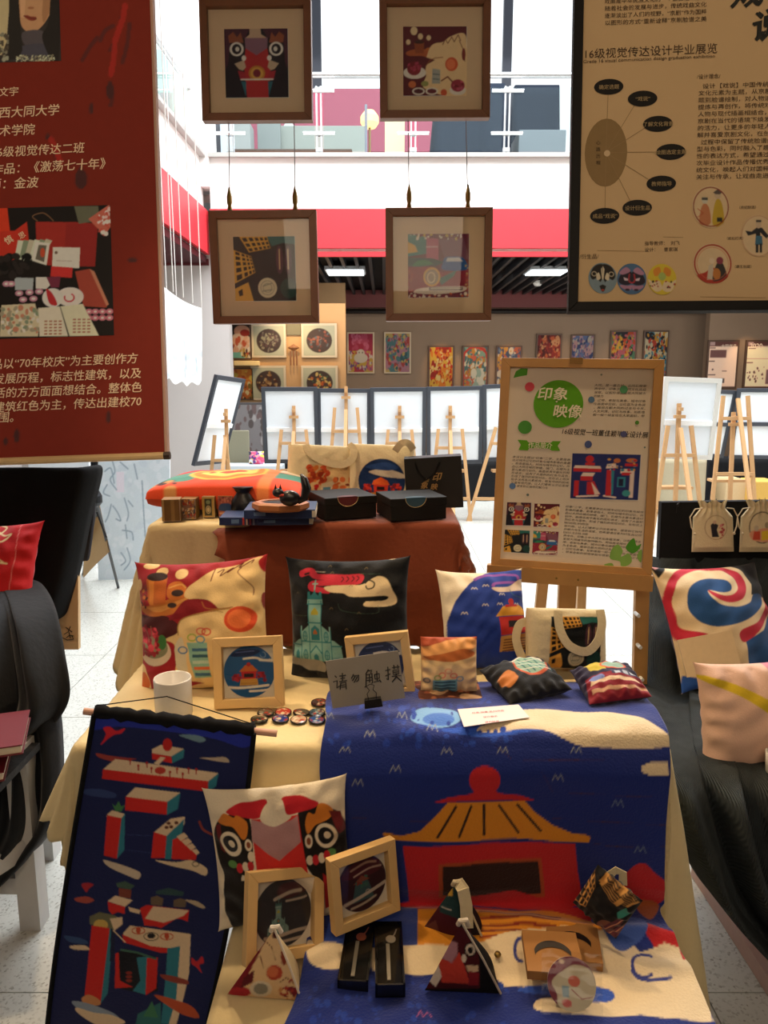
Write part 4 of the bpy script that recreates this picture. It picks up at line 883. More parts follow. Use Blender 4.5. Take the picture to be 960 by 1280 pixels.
for x, y, s_ in ov:
    d = np.array((x - 757, y - 192)); e = d / np.hypot(*d); seg(ln, (757, 192), (x - e[0] * 18, y - e[1] * 10), .7, .0012)
obj('printed_line', ln, M('brown_line', '#9C8058', .6), t)
ti = Text(p, -.0004)
for x, y, s_ in ov:
    obj('printed_oval', disc(MB(), x, y, 19, 10, .0008), M('black_oval_print', '#14110E', .6), t)
    ti.put(s_, x, y + 3, 6.6, align='C', bold=.01)
ti.build(t, M('grey_tan_ink', '#B09A70', .6))
tx = Text(p, .0006)
tx.put('16级视觉传达设计毕业展览', 728, 73, 14.2, width=171, rot=.4).put('Grade 16 visual communication design graduation exhibition', 728, 79.5, 6.3, width=168, rot=.4)
R4 = ['戏曲是中华民族文化的一个重要组成部分', '随着社会的发展与进步，传统戏曲文化', '逐渐淡出了人们的视野，“京剧”作为国粹', '以图形的方式“重新诠释”京剧脸谱之美']
for i, s_ in enumerate(R4[:4]): tx.put(s_, 756, 4 + i * 9, 7, width=130)
tx.put('/设计理念/', 874, 98, 6.5)
para = '设计【戏说】中国传统京剧文化元素为主题，从京剧选题到脸谱绘制，对人物进行提炼与再创作，将传统戏曲人物与现代插画相结合，使京剧在当代的语境下焕发新的活力，让更多的年轻人了解并喜爱京剧文化，在创作过程中保留了传统脸谱的造型与色彩，同时融入了趣味性的表达方式，希望通过此次毕业设计作品传播优秀传统文化，唤起人们对国粹的关注与传承，让戏曲走进生活'
for i in range(14): tx.put(para[i * 12:i * 12 + 12], 876 - i * .3 + (5 if i in (0, 8) else 0), 110 + i * 8.75, 7.2, width=100)
for s_, x, y in (('（贵妃醉酒）', 924, 260), ('（武松打虎）', 908, 299), ('（霸王别姬）', 918, 334)): tx.put(s_, x, y, 4.5)
tx.put('指导教师：  刘飞', 806, 308, 6).put('设计：    曹家琪', 806, 316, 6).put('/衍生品/', 722, 327, 7).put('指导老师：刘飞 曹家琪', 926, 378, 4)
for i, s_ in enumerate('心路历程'): tx.put(s_, 744, 182 + i * 8.5, 6)
tx.build(t, ink)
br = Text(p, .0004); br.put('戏', 916, 10, 44, shear=.3, bold=.03, rot=10).put('说', 943, 50, 42, shear=.25, bold=.035, rot=12); br.build(t, M('brush_ink', '#2A2C2A', .6))
rl = MB(); seg(rl, (745, 316), (806, 315.5), .5, .0012); seg(rl, (877, 371), (960, 370), .5, .0012); seg(rl, (830, 297), (856, 297), .5, .0012); obj('printed_line', rl, M('brown_line'), t)
def emblem(cx, cy, rx, ry, fn, n=60):
    a = Art(cx - rx, cy - ry, cx + rx, cy + ry, '#D9BD92', 4).unit([(cx - rx, cy - ry), (cx + rx, cy - ry), (cx + rx, cy + ry), (cx - rx, cy + ry)]); fn(a); a.done(IL2)
    rr = np.linspace(0, 1, n // 2); tt = np.linspace(0, 2 * math.pi, n * 2); Rr, Tt = np.meshgrid(rr, tt, indexing='ij'); PX = np.stack([cx + rx * Rr * np.cos(Tt), cy + ry * Rr * np.sin(Tt)], -1)
    uv = hap(p.Hi, PX); P = np.stack([(uv[..., 0] - .5) * p.w, np.full(Rr.shape, .0008), (1 - uv[..., 1]) * p.h], -1)
    obj('printed_emblem', MB().grid(P), MP('matt_print_paper'), t, cols=a.at(PX).reshape(-1, 3))
def fig1(a): a.R(0, 0, 1, 1, '#D9BD92').P('.2,.9 .24,.55 .34,.42 .46,.55 .48,.9', '#C07A50', True).E(.34, .35, .08, .08, '#C8C0A8').R(.26, .28, .42, .34, '#4A4A44').P('.55,.92 .58,.5 .68,.3 .8,.45 .84,.92', '#C0A030', True).E(.68, .22, .09, .09, '#C8B090').P('.56,.16 .68,.08 .8,.16 .74,.2 .62,.2', '#5A5048').R(.66, .75, .8, .85, '#2A2A24').O(.5, .5, .46, .46, .03, '#8A2E1E').Ln('.15,.75 .3,.65 .15,.55', .02, '#B85A3A')
def fig2(a): a.R(0, 0, 1, 1, '#D9BD92').P('.12,.38 .3,.4 .45,.3 .6,.3 .8,.5 .72,.56 .55,.42 .56,.6 .44,.6 .42,.45 .2,.5', '#26282C').P('.42,.5 .6,.5 .62,.72 .4,.72', '#3E6A80').R(.42, .7, .5, .9, '#26282C').R(.53, .68, .6, .9, '#26282C').E(.5, .22, .08, .1, '#C8B090').R(.43, .12, .58, .17, '#3A3A3A').O(.5, .5, .48, .48, .012, '#B0603A')
def fig3(a): a.R(0, 0, 1, 1, '#D9BD92').P('.1,.8 .3,.72 .5,.6 .7,.7 .9,.8 .7,.97 .3,.97', '#B03A28', True).P('.35,.9 .4,.55 .5,.5 .55,.9', '#C8B8A0').P('.5,.92 .6,.5 .75,.48 .85,.85', '#3A3430', True).E(.48, .43, .07, .07, '#E0C8A8').E(.68, .42, .09, .09, '#8A3A48').E(.6, .75, .1, .14, '#C07A3A').O(.5, .5, .46, .46, .04, '#A83A28').O(.5, .5, .4, .4, .012, '#C86A4A')
emblem(891, 258, 24, 26.5, fig1); emblem(951, 293, 22, 26, fig2); emblem(893, 329, 25, 25.5, fig3)
def face(bgc, dark, li, kind):
    def f(a):
        a.R(0, 0, 1, 1, bgc)
        for m in (0, 1):
            g = lambda s: [((1 - float(q.split(',')[0])) if m else float(q.split(',')[0]), float(q.split(',')[1])) for q in s.split()]
            if kind == 0: a.P(g('.5,.05 .2,.12 .06,.4 .15,.55 .3,.5 .42,.62 .5,.4'), dark, True).P(g('.28,.4 .36,.32 .42,.5 .3,.56'), li, True).P(g('.5,.1 .44,.2 .47,.5 .5,.55'), li).O(.2 if not m else .8, .36, .08, .07, .02, li).P(g('.5,.7 .38,.75 .44,.9 .5,.95'), dark)
            if kind == 1: a.P(g('.5,.3 .3,.22 .1,.4 .05,.6 .25,.7 .5,.62'), dark, True).P(g('.22,.45 .4,.5 .44,.56 .25,.55'), li).P(g('.08,.3 .3,.12 .45,.25 .2,.36'), '#B08098', True).P(g('.1,.7 .35,.72 .5,.7 .45,.85 .2,.82'), '#B08098', True).E(.35 if not m else .65, .85, .08, .04, '#3A2A3A')
            if kind == 2: a.P(g('.02,.5 .2,.6 .4,.55 .5,.8 .3,.9 .1,.75'), '#E0C8A0', True).blobs(.05 if not m else .6, .55, .4 if not m else .95, .85, ['#A83A2A', '#2A2420', '#E0C8A0'], 14, .02, .05, 3 + m).P(g('.2,.2 .4,.1 .45,.3 .25,.4'), '#D88A30', True)
        if kind == 1: a.Ln('.42,.35 .4,.55 .5,.62 .6,.55 .58,.35', .05, '#A8303A', True)
        if kind == 2: a.E(.5, .4, .13, .13, '#A8B860')
        if kind == 0: a.E(.5, .88, .06, .03, '#A83A2A')
    return f
emblem(752, 351, 18.5, 19.5, face('#7E9096', '#26201C', '#D8C8A8', 0)); emblem(789.5, 351, 19, 19.5, face('#4E6E8E', '#2A2230', '#D8C0C8', 1)); emblem(828.5, 350.5, 18.5, 19.5, face('#D8BE38', '#2A2420', '#E0C8A0', 2))

# ================================================================== wooden easel with the cream poster
IL3 = (.85, .78, .70)
p = Panel([(630, 451), (828.5, 444.5), (813, 727), (614, 706)], .50, .68, lean=6, Y=2.38, tight=30)
pineA = M('warm_pine', '#B98A4E', .5, bump=.15, scale=25, var=.12)
t = thing('easel_poster', 'pine-framed cream poster with green circle title standing on the easel', 'poster', p.R, p.t)
frame_rails(t, p.w, p.h, 11.5 / 199 * p.w, -.008, .014, pineA)
obj('poster_board', MB().box((0, .008, p.h / 2), (p.w - .03, .004, p.h - .03)), M('cream_poster_paper', '#DDD2C0', .6, var=.015, scale=4), t)
def flat(name, pts, mat, y, sm=False):
    pts = np.array([tuple(map(float, q.split(','))) for q in pts.split()]) if isinstance(pts, str) else np.array(pts)
    if sm: pts = spline(pts)
    return obj(name, MB().add([(*[p.L(*q)[0]], y, p.L(*q)[1]) for q in pts], [tuple(range(len(pts)))]), mat, t)
grn = M('leaf_green_print', '#5FA81E', .6); 
obj('title_circle', disc(MB(), 696, 504, 30.5, 29.5, .0052, 48), grn, t)
flat('printed_ribbon', '647,549 658,549.5 660,552 687,552 689,550 699,550 695,556 698,562 688,562 684,559.5 661,559 659,562 648,561.5 651,555', grn, .0052)
flat('printed_leaf', '646,466 652,462 660,462 659,470 650,472 643,474', M('leaf_green_dark', '#4E9A2A', .6), .0052)
for x, y, r, c in ((662, 484, 5.6, '#D8505E'), (656, 533.5, 8.2, '#4E9A3E'), (736.5, 497.5, 4, '#5A7EA0'), (777, 483.5, 5, '#5AA070'), (777, 540, 4, '#5A5E90'), (732.5, 553.5, 4.6, '#4A5A90'), (794, 525, 2.6, '#5A9A3A'), (640.5, 606, 3.8, '#5A7EB0'), (658.5, 617, 1.6, '#6A7E7A'), (804, 556.5, 1.2, '#6A7E7A'), (749, 466, 1.3, '#8A9A8A')): obj('printed_dot', disc(MB(), x, y, r, r, .0048), M('dot_' + c[1:], c, .6), t)
for pts in ('760,700 762,688 770,682 776,690 774,698 784,694 788,704 782,710 774,710 772,704', '780,686 790,674 794,684 800,682 796,690 788,694', '752,708 762,706 764,712', '797,692 801,690 800,706 795,700'): flat('printed_leaf', pts, M('leaf_green_pale', '#8ABA5A', .6) if pts[0] == '7' and pts[1] != '8' else M('leaf_green_dark'), .0052, True)
def d_poster_main(a):
    a.R(0, 0, 1, 1, '#222A5E').P('.05,.26 .42,.27 .44,.33 .03,.32', '#D8C0B0').P('.03,.32 .44,.33 .44,.4 .03,.4', '#B8262C').P('.17,.42 .35,.42 .32,.5 .14,.5', '#D8C0B0').P('.14,.5 .32,.5 .32,.6 .14,.6', '#B8262C')
    a.P('.05,.6 .12,.6 .12,.95 .05,.95', '#B8262C').P('.24,.62 .34,.6 .44,.9 .24,.9', '#B8262C').P('.3,.62 .4,.8 .44,.88 .36,.9', '#D8C0B0').E(.26, .12, .06, .08, '#B8262C').P('.2,.2 .34,.2 .34,.26 .2,.26', '#B8262C').Ln('.1,.95 .4,.92', .04, '#D8C0B0').Ln('.5,.92 .66,.95', .04, '#D8C0B0')
    a.P('.52,.35 .58,.35 .6,.92 .52,.92', '#B8262C').P('.58,.35 .63,.36 .63,.88 .6,.9', '#2E7A8A').R(.72, .32, .92, .42, '#D8C0B0').R(.74, .4, .88, .46, '#B8262C').P('.86,.42 .92,.42 .92,.95 .86,.95', '#D8C0B0').P('.68,.5 .8,.5 .8,.72 .68,.72', '#2E7A8A').R(.7, .54, .77, .7, '#1A1E3A')
    a.E(.66, .14, .05, .05, '#B86A3A').E(.87, .13, .08, .05, '#B86A3A').R(.78, .2, .96, .26, '#B8262C').P('.52,.22 .64,.2 .66,.3 .5,.32', '#D8C0B0').E(.82, .85, .06, .07, '#3A8A8A').blobs(.5, .1, .95, .35, ['#B8262C', '#D8C0B0', '#2E7A8A', '#C8904A'], 25, .01, .03, 4)
def sq(q, fn, n=44):
    a = uart(fn, IL3, 200); c = [p.L(*k) for k in q]; U, V = np.meshgrid(np.linspace(0, 1, n), np.linspace(0, 1, n), indexing='ij')
    c = np.array(c); P = ((c[3] * (1 - U[..., None]) + c[2] * U[..., None]) * (1 - V[..., None]) + (c[0] * (1 - U[..., None]) + c[1] * U[..., None]) * V[..., None])
    obj('printed_picture', MB().grid(np.stack([P[..., 0], np.full_like(U, .0052), P[..., 1]], -1)), MP('matt_print_paper'), t, cols=a.at(np.stack([U, 1 - V], -1)).reshape(-1, 3))
sq([(713, 565), (799.5, 566), (796, 625), (710, 622)], d_poster_main, 100)
sq([(634, 626), (663, 627), (662, 656), (632, 655)], d_lion); sq([(666.5, 628), (697.5, 629), (695.5, 659), (665, 657.5)], d_food)
sq([(631, 660), (661, 662), (660, 691), (629, 688)], d_windows); sq([(665, 662), (696, 664), (694, 694), (663, 692)], d_city)
tw = Text(p, .0038); tw.put('印象', 670, 498, 16.5, shear=.12, bold=.02, width=36).put('·', 692, 506, 14, bold=.03).put('映像', 688.5, 519, 17, shear=.12, bold=.02, width=35).put('作品简介', 659, 558.5, 8, shear=.1, bold=.01, width=29); tw.build(t, M('pale_title_ink', '#F2ECD0', .6))
tb = Text(p, .0056); tb.put('16级视觉一班董佳颖毕业设计展', 699, 540.5, 8.2, shear=.15, bold=.012, width=104, rot=-1)
A_ = '大同，是一座古城，云冈石窟蜚声中外，印象之中大同文化底蕴深厚，以图形语言呈现大同城市的独特魅力。用插画来描绘古城，辽塔，老街与美食，城市印象在画面中交织，以红蓝为主色调，展现古都大同的过去与今天，人文风情，记忆与故事，如影像般一帧一帧呈现在大家面前，带来全新的视觉体验与感受。'
for i in range(9): tb.put(A_[i * 14:i * 14 + 14] if i != 3 else '的魅力', 740 - i * .25, 480.5 + i * 4.55 + (.6 if i > 3 else 0), 3.6, width=64 if i != 3 else 12, shear=.15)
B_ = '本设计主题以“印象”二字，主要是表达对城市记忆的印象与城市影像的重叠。影像是指人，时间与城市的记忆，作品以大同古城的钟楼，城门，石窟为主要元素进行创作，画面采用平面化的图形语言，运用了大面积的红色与蓝色，形成了强烈的视觉对比，在形式上用拼贴手法将各元素组合，既有传统的韵味又富有现代感，让人们重新认识这座城市，感受到它独特的魅力与生活的温度，也希望通过系列衍生品让印象走进生活之中。'
for i in range(10): tb.put(B_[i * 17:i * 17 + (17 if i != 9 else 12)], 640.5 - i * .3, 571 + i * 3.95, 3.1, width=68 if i != 9 else 44, shear=.15, rot=-1)
C_ = B_ + A_ + B_
for i in range(15): tb.put(C_[i * 22 + 7:i * 22 + 29], 704 - i * .35, 633 + i * 4.1, 3.1, width=95 if i not in (5, 8) else 30, shear=.15, rot=-1.5)
tb.build(t, M('black_print_ink', '#2A2420', .6))
obj('tape_mark', MB().box((*p.L(718, 451)[:1], -.009, p.L(718, 451)[1]), (.04, .002, .02)), M('brown_tape', '#8A6A3A', .6), t)
# the easel that carries it
e = thing('wooden_easel', 'tall pine easel with drilled posts carrying the cream poster', 'easel', t=(p.t[0], p.t[1], 0)); O = np.array((p.t[0], p.t[1], 0.)); zb_ = p.t[2]
holes = M('drill_hole_white', '#3A2A1A', .6)
def post(px, topz, name='post', w=.045):
    x = atY(px, 760, p.t[1] + .05)[0] - O[0]; zt_ = topz
    obj(name, MB().bar((x * 1.03, -.05, 0), (x, .05, zt_), w, .022), pineA, e); return x
post(640, zb_ - .03); post(796, zb_ + .28)
obj('mast', MB().bar((atY(707, 740, 2.5)[0] - O[0], .10, .12), (atY(713, 740, 2.5)[0] - O[0], .17, zb_ + .58), .06, .022), pineA, e)
obj('mast_back', MB().bar((atY(729, 740, 2.55)[0] - O[0], .16, .12), (atY(727, 740, 2.55)[0] - O[0], .2, zb_ + .5), .03, .02), M('pale_pine', '#D8B888', .5), e)
a_ = p.world(-p.w / 2 - .012, -.0, -.016) - O; b_ = p.world(p.w / 2 + .005, 0, -.016) - O
obj('ledge', MB().bar(a_, b_, .026, .05, up=(0, 0, 1)), pineA, e)
for f in (.42, .55): c = a_ * (1 - f) + b_ * f; obj('screw', MB().sphere(c + (0, -.014 - .012, 0), .004, 8, 5), M('aged_brass'), e)
xr_ = atY(796, 760, p.t[1] + .05)[0] - O[0]
for py in (766, 805, 845):
    c = atY(794 + (py - 766) * .06, py, p.t[1] - .0) - O; obj('drilled_hole', MB().tube([(c[0], -.035, c[2]), (c[0], .0, c[2])], .006, 10), M('hole_light', '#E8EAE8', .6), e)
obj('rear_leg', MB().bar((0, .6, 0), (0, .2, zb_ + .6), .04, .022), pineA, e)
obj('crossbar', MB().bar((atY(640, 760, p.t[1])[0] - O[0], -.02, .3), (xr_, -.02, .3), .04, .02, up=(0, 1, 0)), pineA, e)
# ================================================================== cloths and tables
Z1, Z2, Z3 = 1.155, .80, .43
def drape(name, x0, x1, y0, y1, z, F=0, L=0, R=0, B=0, al=(8, 8, 8, 8), fold=.012, fk=22, scal=0, mat=None, res=.014, seed=0, corner=.35, label=None, cat='tablecloth', r=.012, zoff=0, sag=None):
    s0, s1, t0, t1 = x0 - L, x1 + R, y0 - F, y1 + B
    ns, nt_ = int((s1 - s0) / res) + 2, int((t1 - t0) / res) + 2
    P = np.zeros((ns, nt_, 3)); aF, aL, aR, aB = [math.radians(k) for k in al]
    for i in range(ns):
        u = i / (ns - 1)
        for j in range(nt_):
            v = j / (nt_ - 1); S = s0 + u * (s1 - s0); T = t0 + v * (t1 - t0)
            if scal:
                k = scal * abs(math.sin(math.pi * T / .075)); k2 = scal * abs(math.sin(math.pi * S / .075))
                S = (s0 - k) + u * (s1 + k - s0 + k); T = (t0 - k2) + v * (t1 + k2 - t0 + k2)
            ex = min(S - x0, 0) + max(S - x1, 0); ey = min(T - y0, 0) + max(T - y1, 0); e = math.hypot(ex, ey)
            cx = min(max(S, x0), x1); cy = min(max(T, y0), y1)
            if e < 1e-9: P[i, j] = (cx, cy, z + zoff + .0015 * wob(S, T, 9, seed)); continue
            dx, dy = ex / e, ey / e; sn = abs(2 * dx * dy)
            a = (aR if ex > 0 else aL) * dx * dx + (aB if ey > 0 else aF) * dy * dy + corner * sn
            q = S * abs(dy) + T * abs(dx) + .4 * math.atan2(ey, ex); h = max(e - r * 1.57, 0); w = min(h / .18, 1)
            out = r * math.sin(min(e / r, 1.57)) + h * math.sin(a) + w * fold * (math.sin(q * fk + seed) + .5 * math.sin(q * fk * 1.9 + 2 * seed + h * 4)) + w * fold * .6
            dr = r * (1 - math.cos(min(e / r, 1.57))) + h * math.cos(a)
            P[i, j] = (cx + dx * out, cy + dy * out, z + zoff - dr)
    P[..., 2] = np.maximum(P[..., 2], .012)
    o = obj(name, MB().grid(P), mat, None, label, cat, smooth=True)
    so = o.modifiers.new('thickness', 'SOLIDIFY'); so.thickness = .002; so.offset = -1; return o
creamc = M('cream_tablecloth', '#E2CE9E', .8, bump=.3, scale=90, var=.03); brownc = M('brown_tablecloth', '#7A3414', .7, bump=.3, scale=80, var=.05, sheen=.3)
drape('tablecloth', -.64, .18, 2.06, 2.50, Z1, F=.34, L=.40, R=.02, B=.2, al=(2, 16, 5, 5), scal=.02, mat=creamc, fold=.007, fk=14, label='cream scalloped tablecloth over the upper tier, falling on the left', seed=1, corner=.0)
drape('brown_tablecloth', -.36, .20, 2.055, 2.47, Z1, F=.345, L=.10, R=.34, B=.1, al=(5, 88, 12, 5), scal=.0, mat=brownc, fold=.016, fk=16, label='rust brown cloth over the upper tier, behind the cushions', seed=3, zoff=.005, corner=0)
drape('tablecloth', -.64, .585, 1.475, 2.04, Z2, F=.36, L=.17, R=.70, B=.0, al=(3, 24, 11, 3), scal=.02, mat=creamc, fold=.006, fk=14, label='cream tablecloth on the middle tier under mug, badges and blue blanket', seed=5, corner=-.1)
drape('tablecloth', -.305, .56, 1.02, 1.455, Z3, F=.41, L=.41, R=.0, B=.0, al=(4, 5, 5, 3), mat=creamc, fold=.006, fk=14, label='cream cloth on the lowest bench under the tetrahedral food pouch', seed=8, corner=-.05)
# hidden wooden carcass that carries the cloths
wd = M('plain_table_wood', '#8A6A48', .6)
def table(label, x0, x1, y0, y1, z):
    t = thing('display_table', label, 'table', t=((x0 + x1) / 2, (y0 + y1) / 2, 0)); w, d = x1 - x0, y1 - y0
    obj('table_top', MB().box((0, 0, z - .02), (w - .01, d - .01, .03)), wd, t)
    for sx in (-1, 1):
        for sy in (-1, 1): obj('leg', MB().box((sx * (w / 2 - .04), sy * (d / 2 - .04), (z - .035) / 2), (.04, .04, z - .035)), wd, t)
table('tall narrow table under the brown cloth', -.64, .18, 2.07, 2.49, Z1); table('wide table carrying the middle tier', -.63, .58, 1.49, 2.05, Z2); table('low bench carrying the lowest tier', -.295, .55, 1.03, 1.45, Z3)

# ------------------------------------------------------------------ the plush blanket with the pavilion
path = np.array([(1.78, .808), (1.70, .822), (1.62, .826), (1.53, .828), (1.475, .815), (1.448, .77), (1.44, .70), (1.435, .60), (1.432, .52), (1.425, .472), (1.40, .452), (1.36, .450), (1.30, .442), (1.2, .438), (1.1, .438), (1.01, .438), (.985, .41), (.975, .3)])
pp = spline(path, False, 8); seg_ = np.r_[0, np.cumsum(np.hypot(*np.diff(pp, axis=0).T))]; nL = 330; sl = np.linspace(0, seg_[-1], nL)
py_ = np.interp(sl, seg_, pp[:, 0]); pz_ = np.interp(sl, seg_, pp[:, 1]); nW = 330
U, S = np.meshgrid(np.linspace(0, 1, nW), sl, indexing='ij'); Yp = np.interp(S, sl, py_); Zp = np.interp(S, sl, pz_)
front = np.clip((.80 - Zp) / .05, 0, 1) * np.clip((Zp - .455) / .05, 0, 1); bench = np.clip((.47 - Zp) / .02, 0, 1) * np.clip((Yp - 1.0) / .02, 0, 1); top = np.clip((Zp - .8) / .015, 0, 1)
xl_ = -.128 - .02 * bench - .03 * np.clip((1.3 - Yp) / .2, 0, 1) + .004 * np.sin(S * 30); xr2 = .588 + .01 * np.sin(S * 9) - .02 * bench
X = xl_ + U * (xr2 - xl_)
Yy = Yp - front * (.010 + .012 * np.sin(X * 13 + .6 * np.sin(S * 6)) * (Z2 - Zp) / .35 + .005 * wob(X, S, 14, 3))
Zz = Zp + top * (.006 * wob(X, S, 26, 4) + .004) + bench * (.012 + .009 * wob(X, S * 1.3, 22, 6) + .012 * np.exp(-((Yp - 1.375 + (X - .25) * .12) / .018) ** 2) + .007 * np.exp(-((Yp - 1.335 + (X - .2) * .2) / .02) ** 2))
Pb = np.stack([X, Yy, Zz], -1); Pf = np.stack([X, Yp, Zp + .012 * (1 - front)], -1)
B_ = '#10287A'; RD = '#C01E26'; GD = '#DC8E22'; CR = '#E6D2AE'; NV = '#12205E'
a = Art(360, 860, 890, 1300, B_, 2)
a.E(545, 892, 32, 12, '#7EB0E0').E(548, 895, 20, 7, '#4A7AD0').P('520,900 560,905 600,900 650,908 700,905 600,915', '#2A5AC8', True)
a.P('596,908 620,892 650,884 700,882 760,886 805,896 834,914 834,927 740,927 706,918 680,908 640,908', CR, True).P('834,948 812,948 801,953 800,961 812,967 834,967', CR)
for x, y in ((462, 911), (540, 904), (431, 930), (494, 957), (447, 975), (558, 932), (628, 931), (696, 969), (797, 1056), (720, 931), (410, 889), (502, 890), (590, 1010), (770, 1000)): a.Ln([(x - 7, y + 5), (x - 3, y - 4), (x, y + 3), (x + 4, y - 4), (x + 7, y + 5)], .9, '#9AA0A0' if y < 990 else '#7A8A98')
for pts in ('620,925 640,944 832,947', '676,962 690,988 832,993', '440,1020 560,1022', '690,1022 832,1026', '735,1050 760,1054 832,1052'): a.Ln(pts, .6, '#4A2A3A')
a.E(605, 972, 19.5, 19, RD).P('541,999 560,993 588,989 596,984 614,984 624,989 650,992 671,1000 640,998 570,998', RD)
a.P('558,1000 656,1000 668,1014 690,1030 715,1040 731,1041 737,1044 735,1050 722,1051 690,1050 640,1045 560,1046 490,1046 477,1040 481,1037 500,1041 524,1034 545,1014', GD)
for q in ('569,1004 546,1041', '588,1004 573,1040', '604,1003 604,1039', '623,1004 647,1038', '646,1004 675,1037'): a.Ln(q, 3.2, '#2A120E')
a.P('503,1053 540,1052 610,1049 718,1053 722,1090 730,1130 512,1130 508,1090', RD).P('547,1073 600,1070 676,1071 681,1118 548,1115', '#A8481E').P('552,1076 600,1074 672,1075 676,1114 553,1112', '#2A0F0C')
a.P('775,1100 790,1078 803,1074 815,1085 832,1100 826,1120 806,1126 784,1122', RD, True).P('796,1120 820,1122 822,1140 812,1152 798,1140', '#A8582E', True).P('790,1150 850,1175 840,1215 815,1180 790,1160', RD)
# part lying on the bench
a.P('445,1140 480,1128 540,1125 640,1118 740,1140 740,1160 640,1150 560,1150 500,1165 460,1165', RD).P('470,1126 640,1108 735,1136 735,1150 640,1136 520,1140', RD).Ln('560,1128 640,1136 700,1142 735,1155', 3, '#4A2A6A', True).Ln('500,1160 520,1150 560,1150', 4, '#4A2A6A', True)
a.P('520,1143 690,1137 745,1152 770,1180 640,1185 520,1192', GD)
for k in range(6): a.Ln([(600, 1147 + k * 7.5), (660, 1146 + k * 7.5), (700 - k * 3, 1148 + k * 7)], 2.6, '#8A2A18')
a.P('498,1130 522,1140 522,1185 500,1180', '#3A4E9A').P('415,1140 500,1135 498,1185 405,1180', '#2A4AA8')
a.P('383,1182 400,1180 430,1184 428,1212 390,1208', CR, True).P('460,1186 500,1182 540,1180 600,1182 660,1166 705,1162 780,1170 800,1190 830,1180 860,1190 885,1225 890,1275 830,1272 740,1262 720,1250 700,1238 620,1232 560,1215 500,1216 465,1214', CR)
a.P('740,1145 800,1150 808,1170 790,1184 775,1190 758,1172', '#3A58A8', True).O(806, 1206, 16, 13, 4, '#2E3A8A', 60, 300).Ln('790,1212 800,1220 820,1224 838,1222', 4, '#2E3A8A', True).O(652, 1192, 9, 12, 4, '#2E3A8A', 90, 290).Ln('835,1150 845,1170 855,1200', 4, RD)
a.P('650,1236 700,1232 760,1236 766,1248 740,1254 660,1250', '#2A55C0', True).P('365,1215 440,1214 540,1216 620,1234 680,1246 740,1262 790,1268 880,1276 880,1300 360,1300', B_).P('672,1252 700,1252 770,1256 800,1262 790,1270 690,1268 668,1263', CR, True)
a.blobs(380, 1225, 640, 1290, ['#1E409E', '#10287A', '#1A3A9A'], 120, 1.5, 5, 5).Ln('521,1270 525,1262 529,1270 534,1263 540,1270', 1, '#B05A8A')
a.blobs(405, 870, 640, 925, ['#1E44A8', '#18389A'], 90, 1.5, 5, 8)
a.done((1, 1, 1))
plush = MP('plush_blanket_print', .85, .5, 220, sheen=.35)
o = obj('plush_blanket', MB().grid(Pb[:, ::-1]), plush, None, 'royal blue plush blanket printed with a red and gold pavilion, spread from table to bench', 'blanket', smooth=True, cols=a.at(proj(Pf[:, ::-1])).reshape(-1, 3))
so = o.modifiers.new('thickness', 'SOLIDIFY'); so.thickness = .006; so.offset = -1

# ------------------------------------------------------------------ scroll banner hanging at the left
RY = 1.425
r0, r1 = atY(105, 889, RY), atY(346, 917, RY)
t = thing('wall_scroll', 'long navy scroll banner on a rod printed with red block buildings', 'banner', t=tuple(r0))
rod = M('pinkish_rod_wood', '#C89A84', .5); obj('rod', MB().tube([(0, 0, 0), r1 - r0], .007, 12), rod, t)
cA, cB = r0 + (r1 - r0) * .062, r0 + (r1 - r0) * .885; down = atY(62, 1285, 1.36) - cA
n, m = 170, 330; U, V = np.meshgrid(np.linspace(0, 1, n), np.linspace(0, 1, m), indexing='ij')
P = cA + (cB - cA) * U[..., None] + down * V[..., None] + np.array((1., 0, 0)) * (-.010 * np.sin(V * 3.1) * (1 - 2 * U))[..., None] + np.array((0, 1., 0)) * (.012 * np.sin(U * 6 + V * 5) * V - .010 * (1 - V) ** 8)[..., None]
a = Art(50, 880, 330, 1300, '#0E1A50', 2); D = '#C8221E'; Cw = '#DCC4A4'; Tl = '#2A7A8E'; K = '#070A1C'
F_ = lambda s_: [(60 + float(q.split(',')[0]) / 3.122, 870 + float(q.split(',')[1]) / 3.122) for q in s_.split()]
p_ = lambda s_, c, sm=False: a.P(F_(s_), c, sm)
p_('190,60 800,120 770,200 620,160 300,120 170,130', '#1A2C9A', True)
p_('205,190 225,150 215,125 240,118 265,135 300,125 285,145 260,150 235,165', '#D01E30', True); p_('188,222 240,232 300,240 345,244 300,252 260,256 200,240', '#9A3A34', True)
p_('510,152 560,150 600,158 615,172 590,180 550,168', '#6A8A9A', True); p_('590,240 640,240 690,238 706,258 660,254', '#B8A894', True)
p_('405,208 440,190 530,205 480,235 405,222', Cw); p_('405,222 480,236 485,262 405,245', D); p_('482,234 532,206 528,240 484,262', Tl); a.E(*F_('465,190')[0], 6, 8, '#B8201C'); p_('412,262 440,236 458,240 430,268', Cw)
p_('215,285 262,245 665,300 625,335 215,300', Cw); p_('213,285 625,332 622,372 210,322', D); p_('625,332 665,300 655,352 622,374', Tl)
for x, y in ((320, 258), (352, 280), (385, 270), (403, 290), (437, 296), (475, 305), (503, 293), (525, 312), (548, 293), (578, 295)): a.Ln(F_('%d,%d %d,%d' % (x, y - 7, x, y + 8)), 1.6, '#A8201C').E(*F_('%d,%d' % (x, y - 9))[0], 1.6, 1.8, '#A8201C')
a.E(*F_('437,290')[0], 7, 4.5, '#B83A2E'); p_('140,365 200,362 262,380 250,398 150,385', '#2A3E74', True)
p_('303,392 340,356 515,376 465,415', Cw); p_('303,392 465,412 462,462 300,445', D); p_('465,412 516,376 506,440 462,464', Tl)
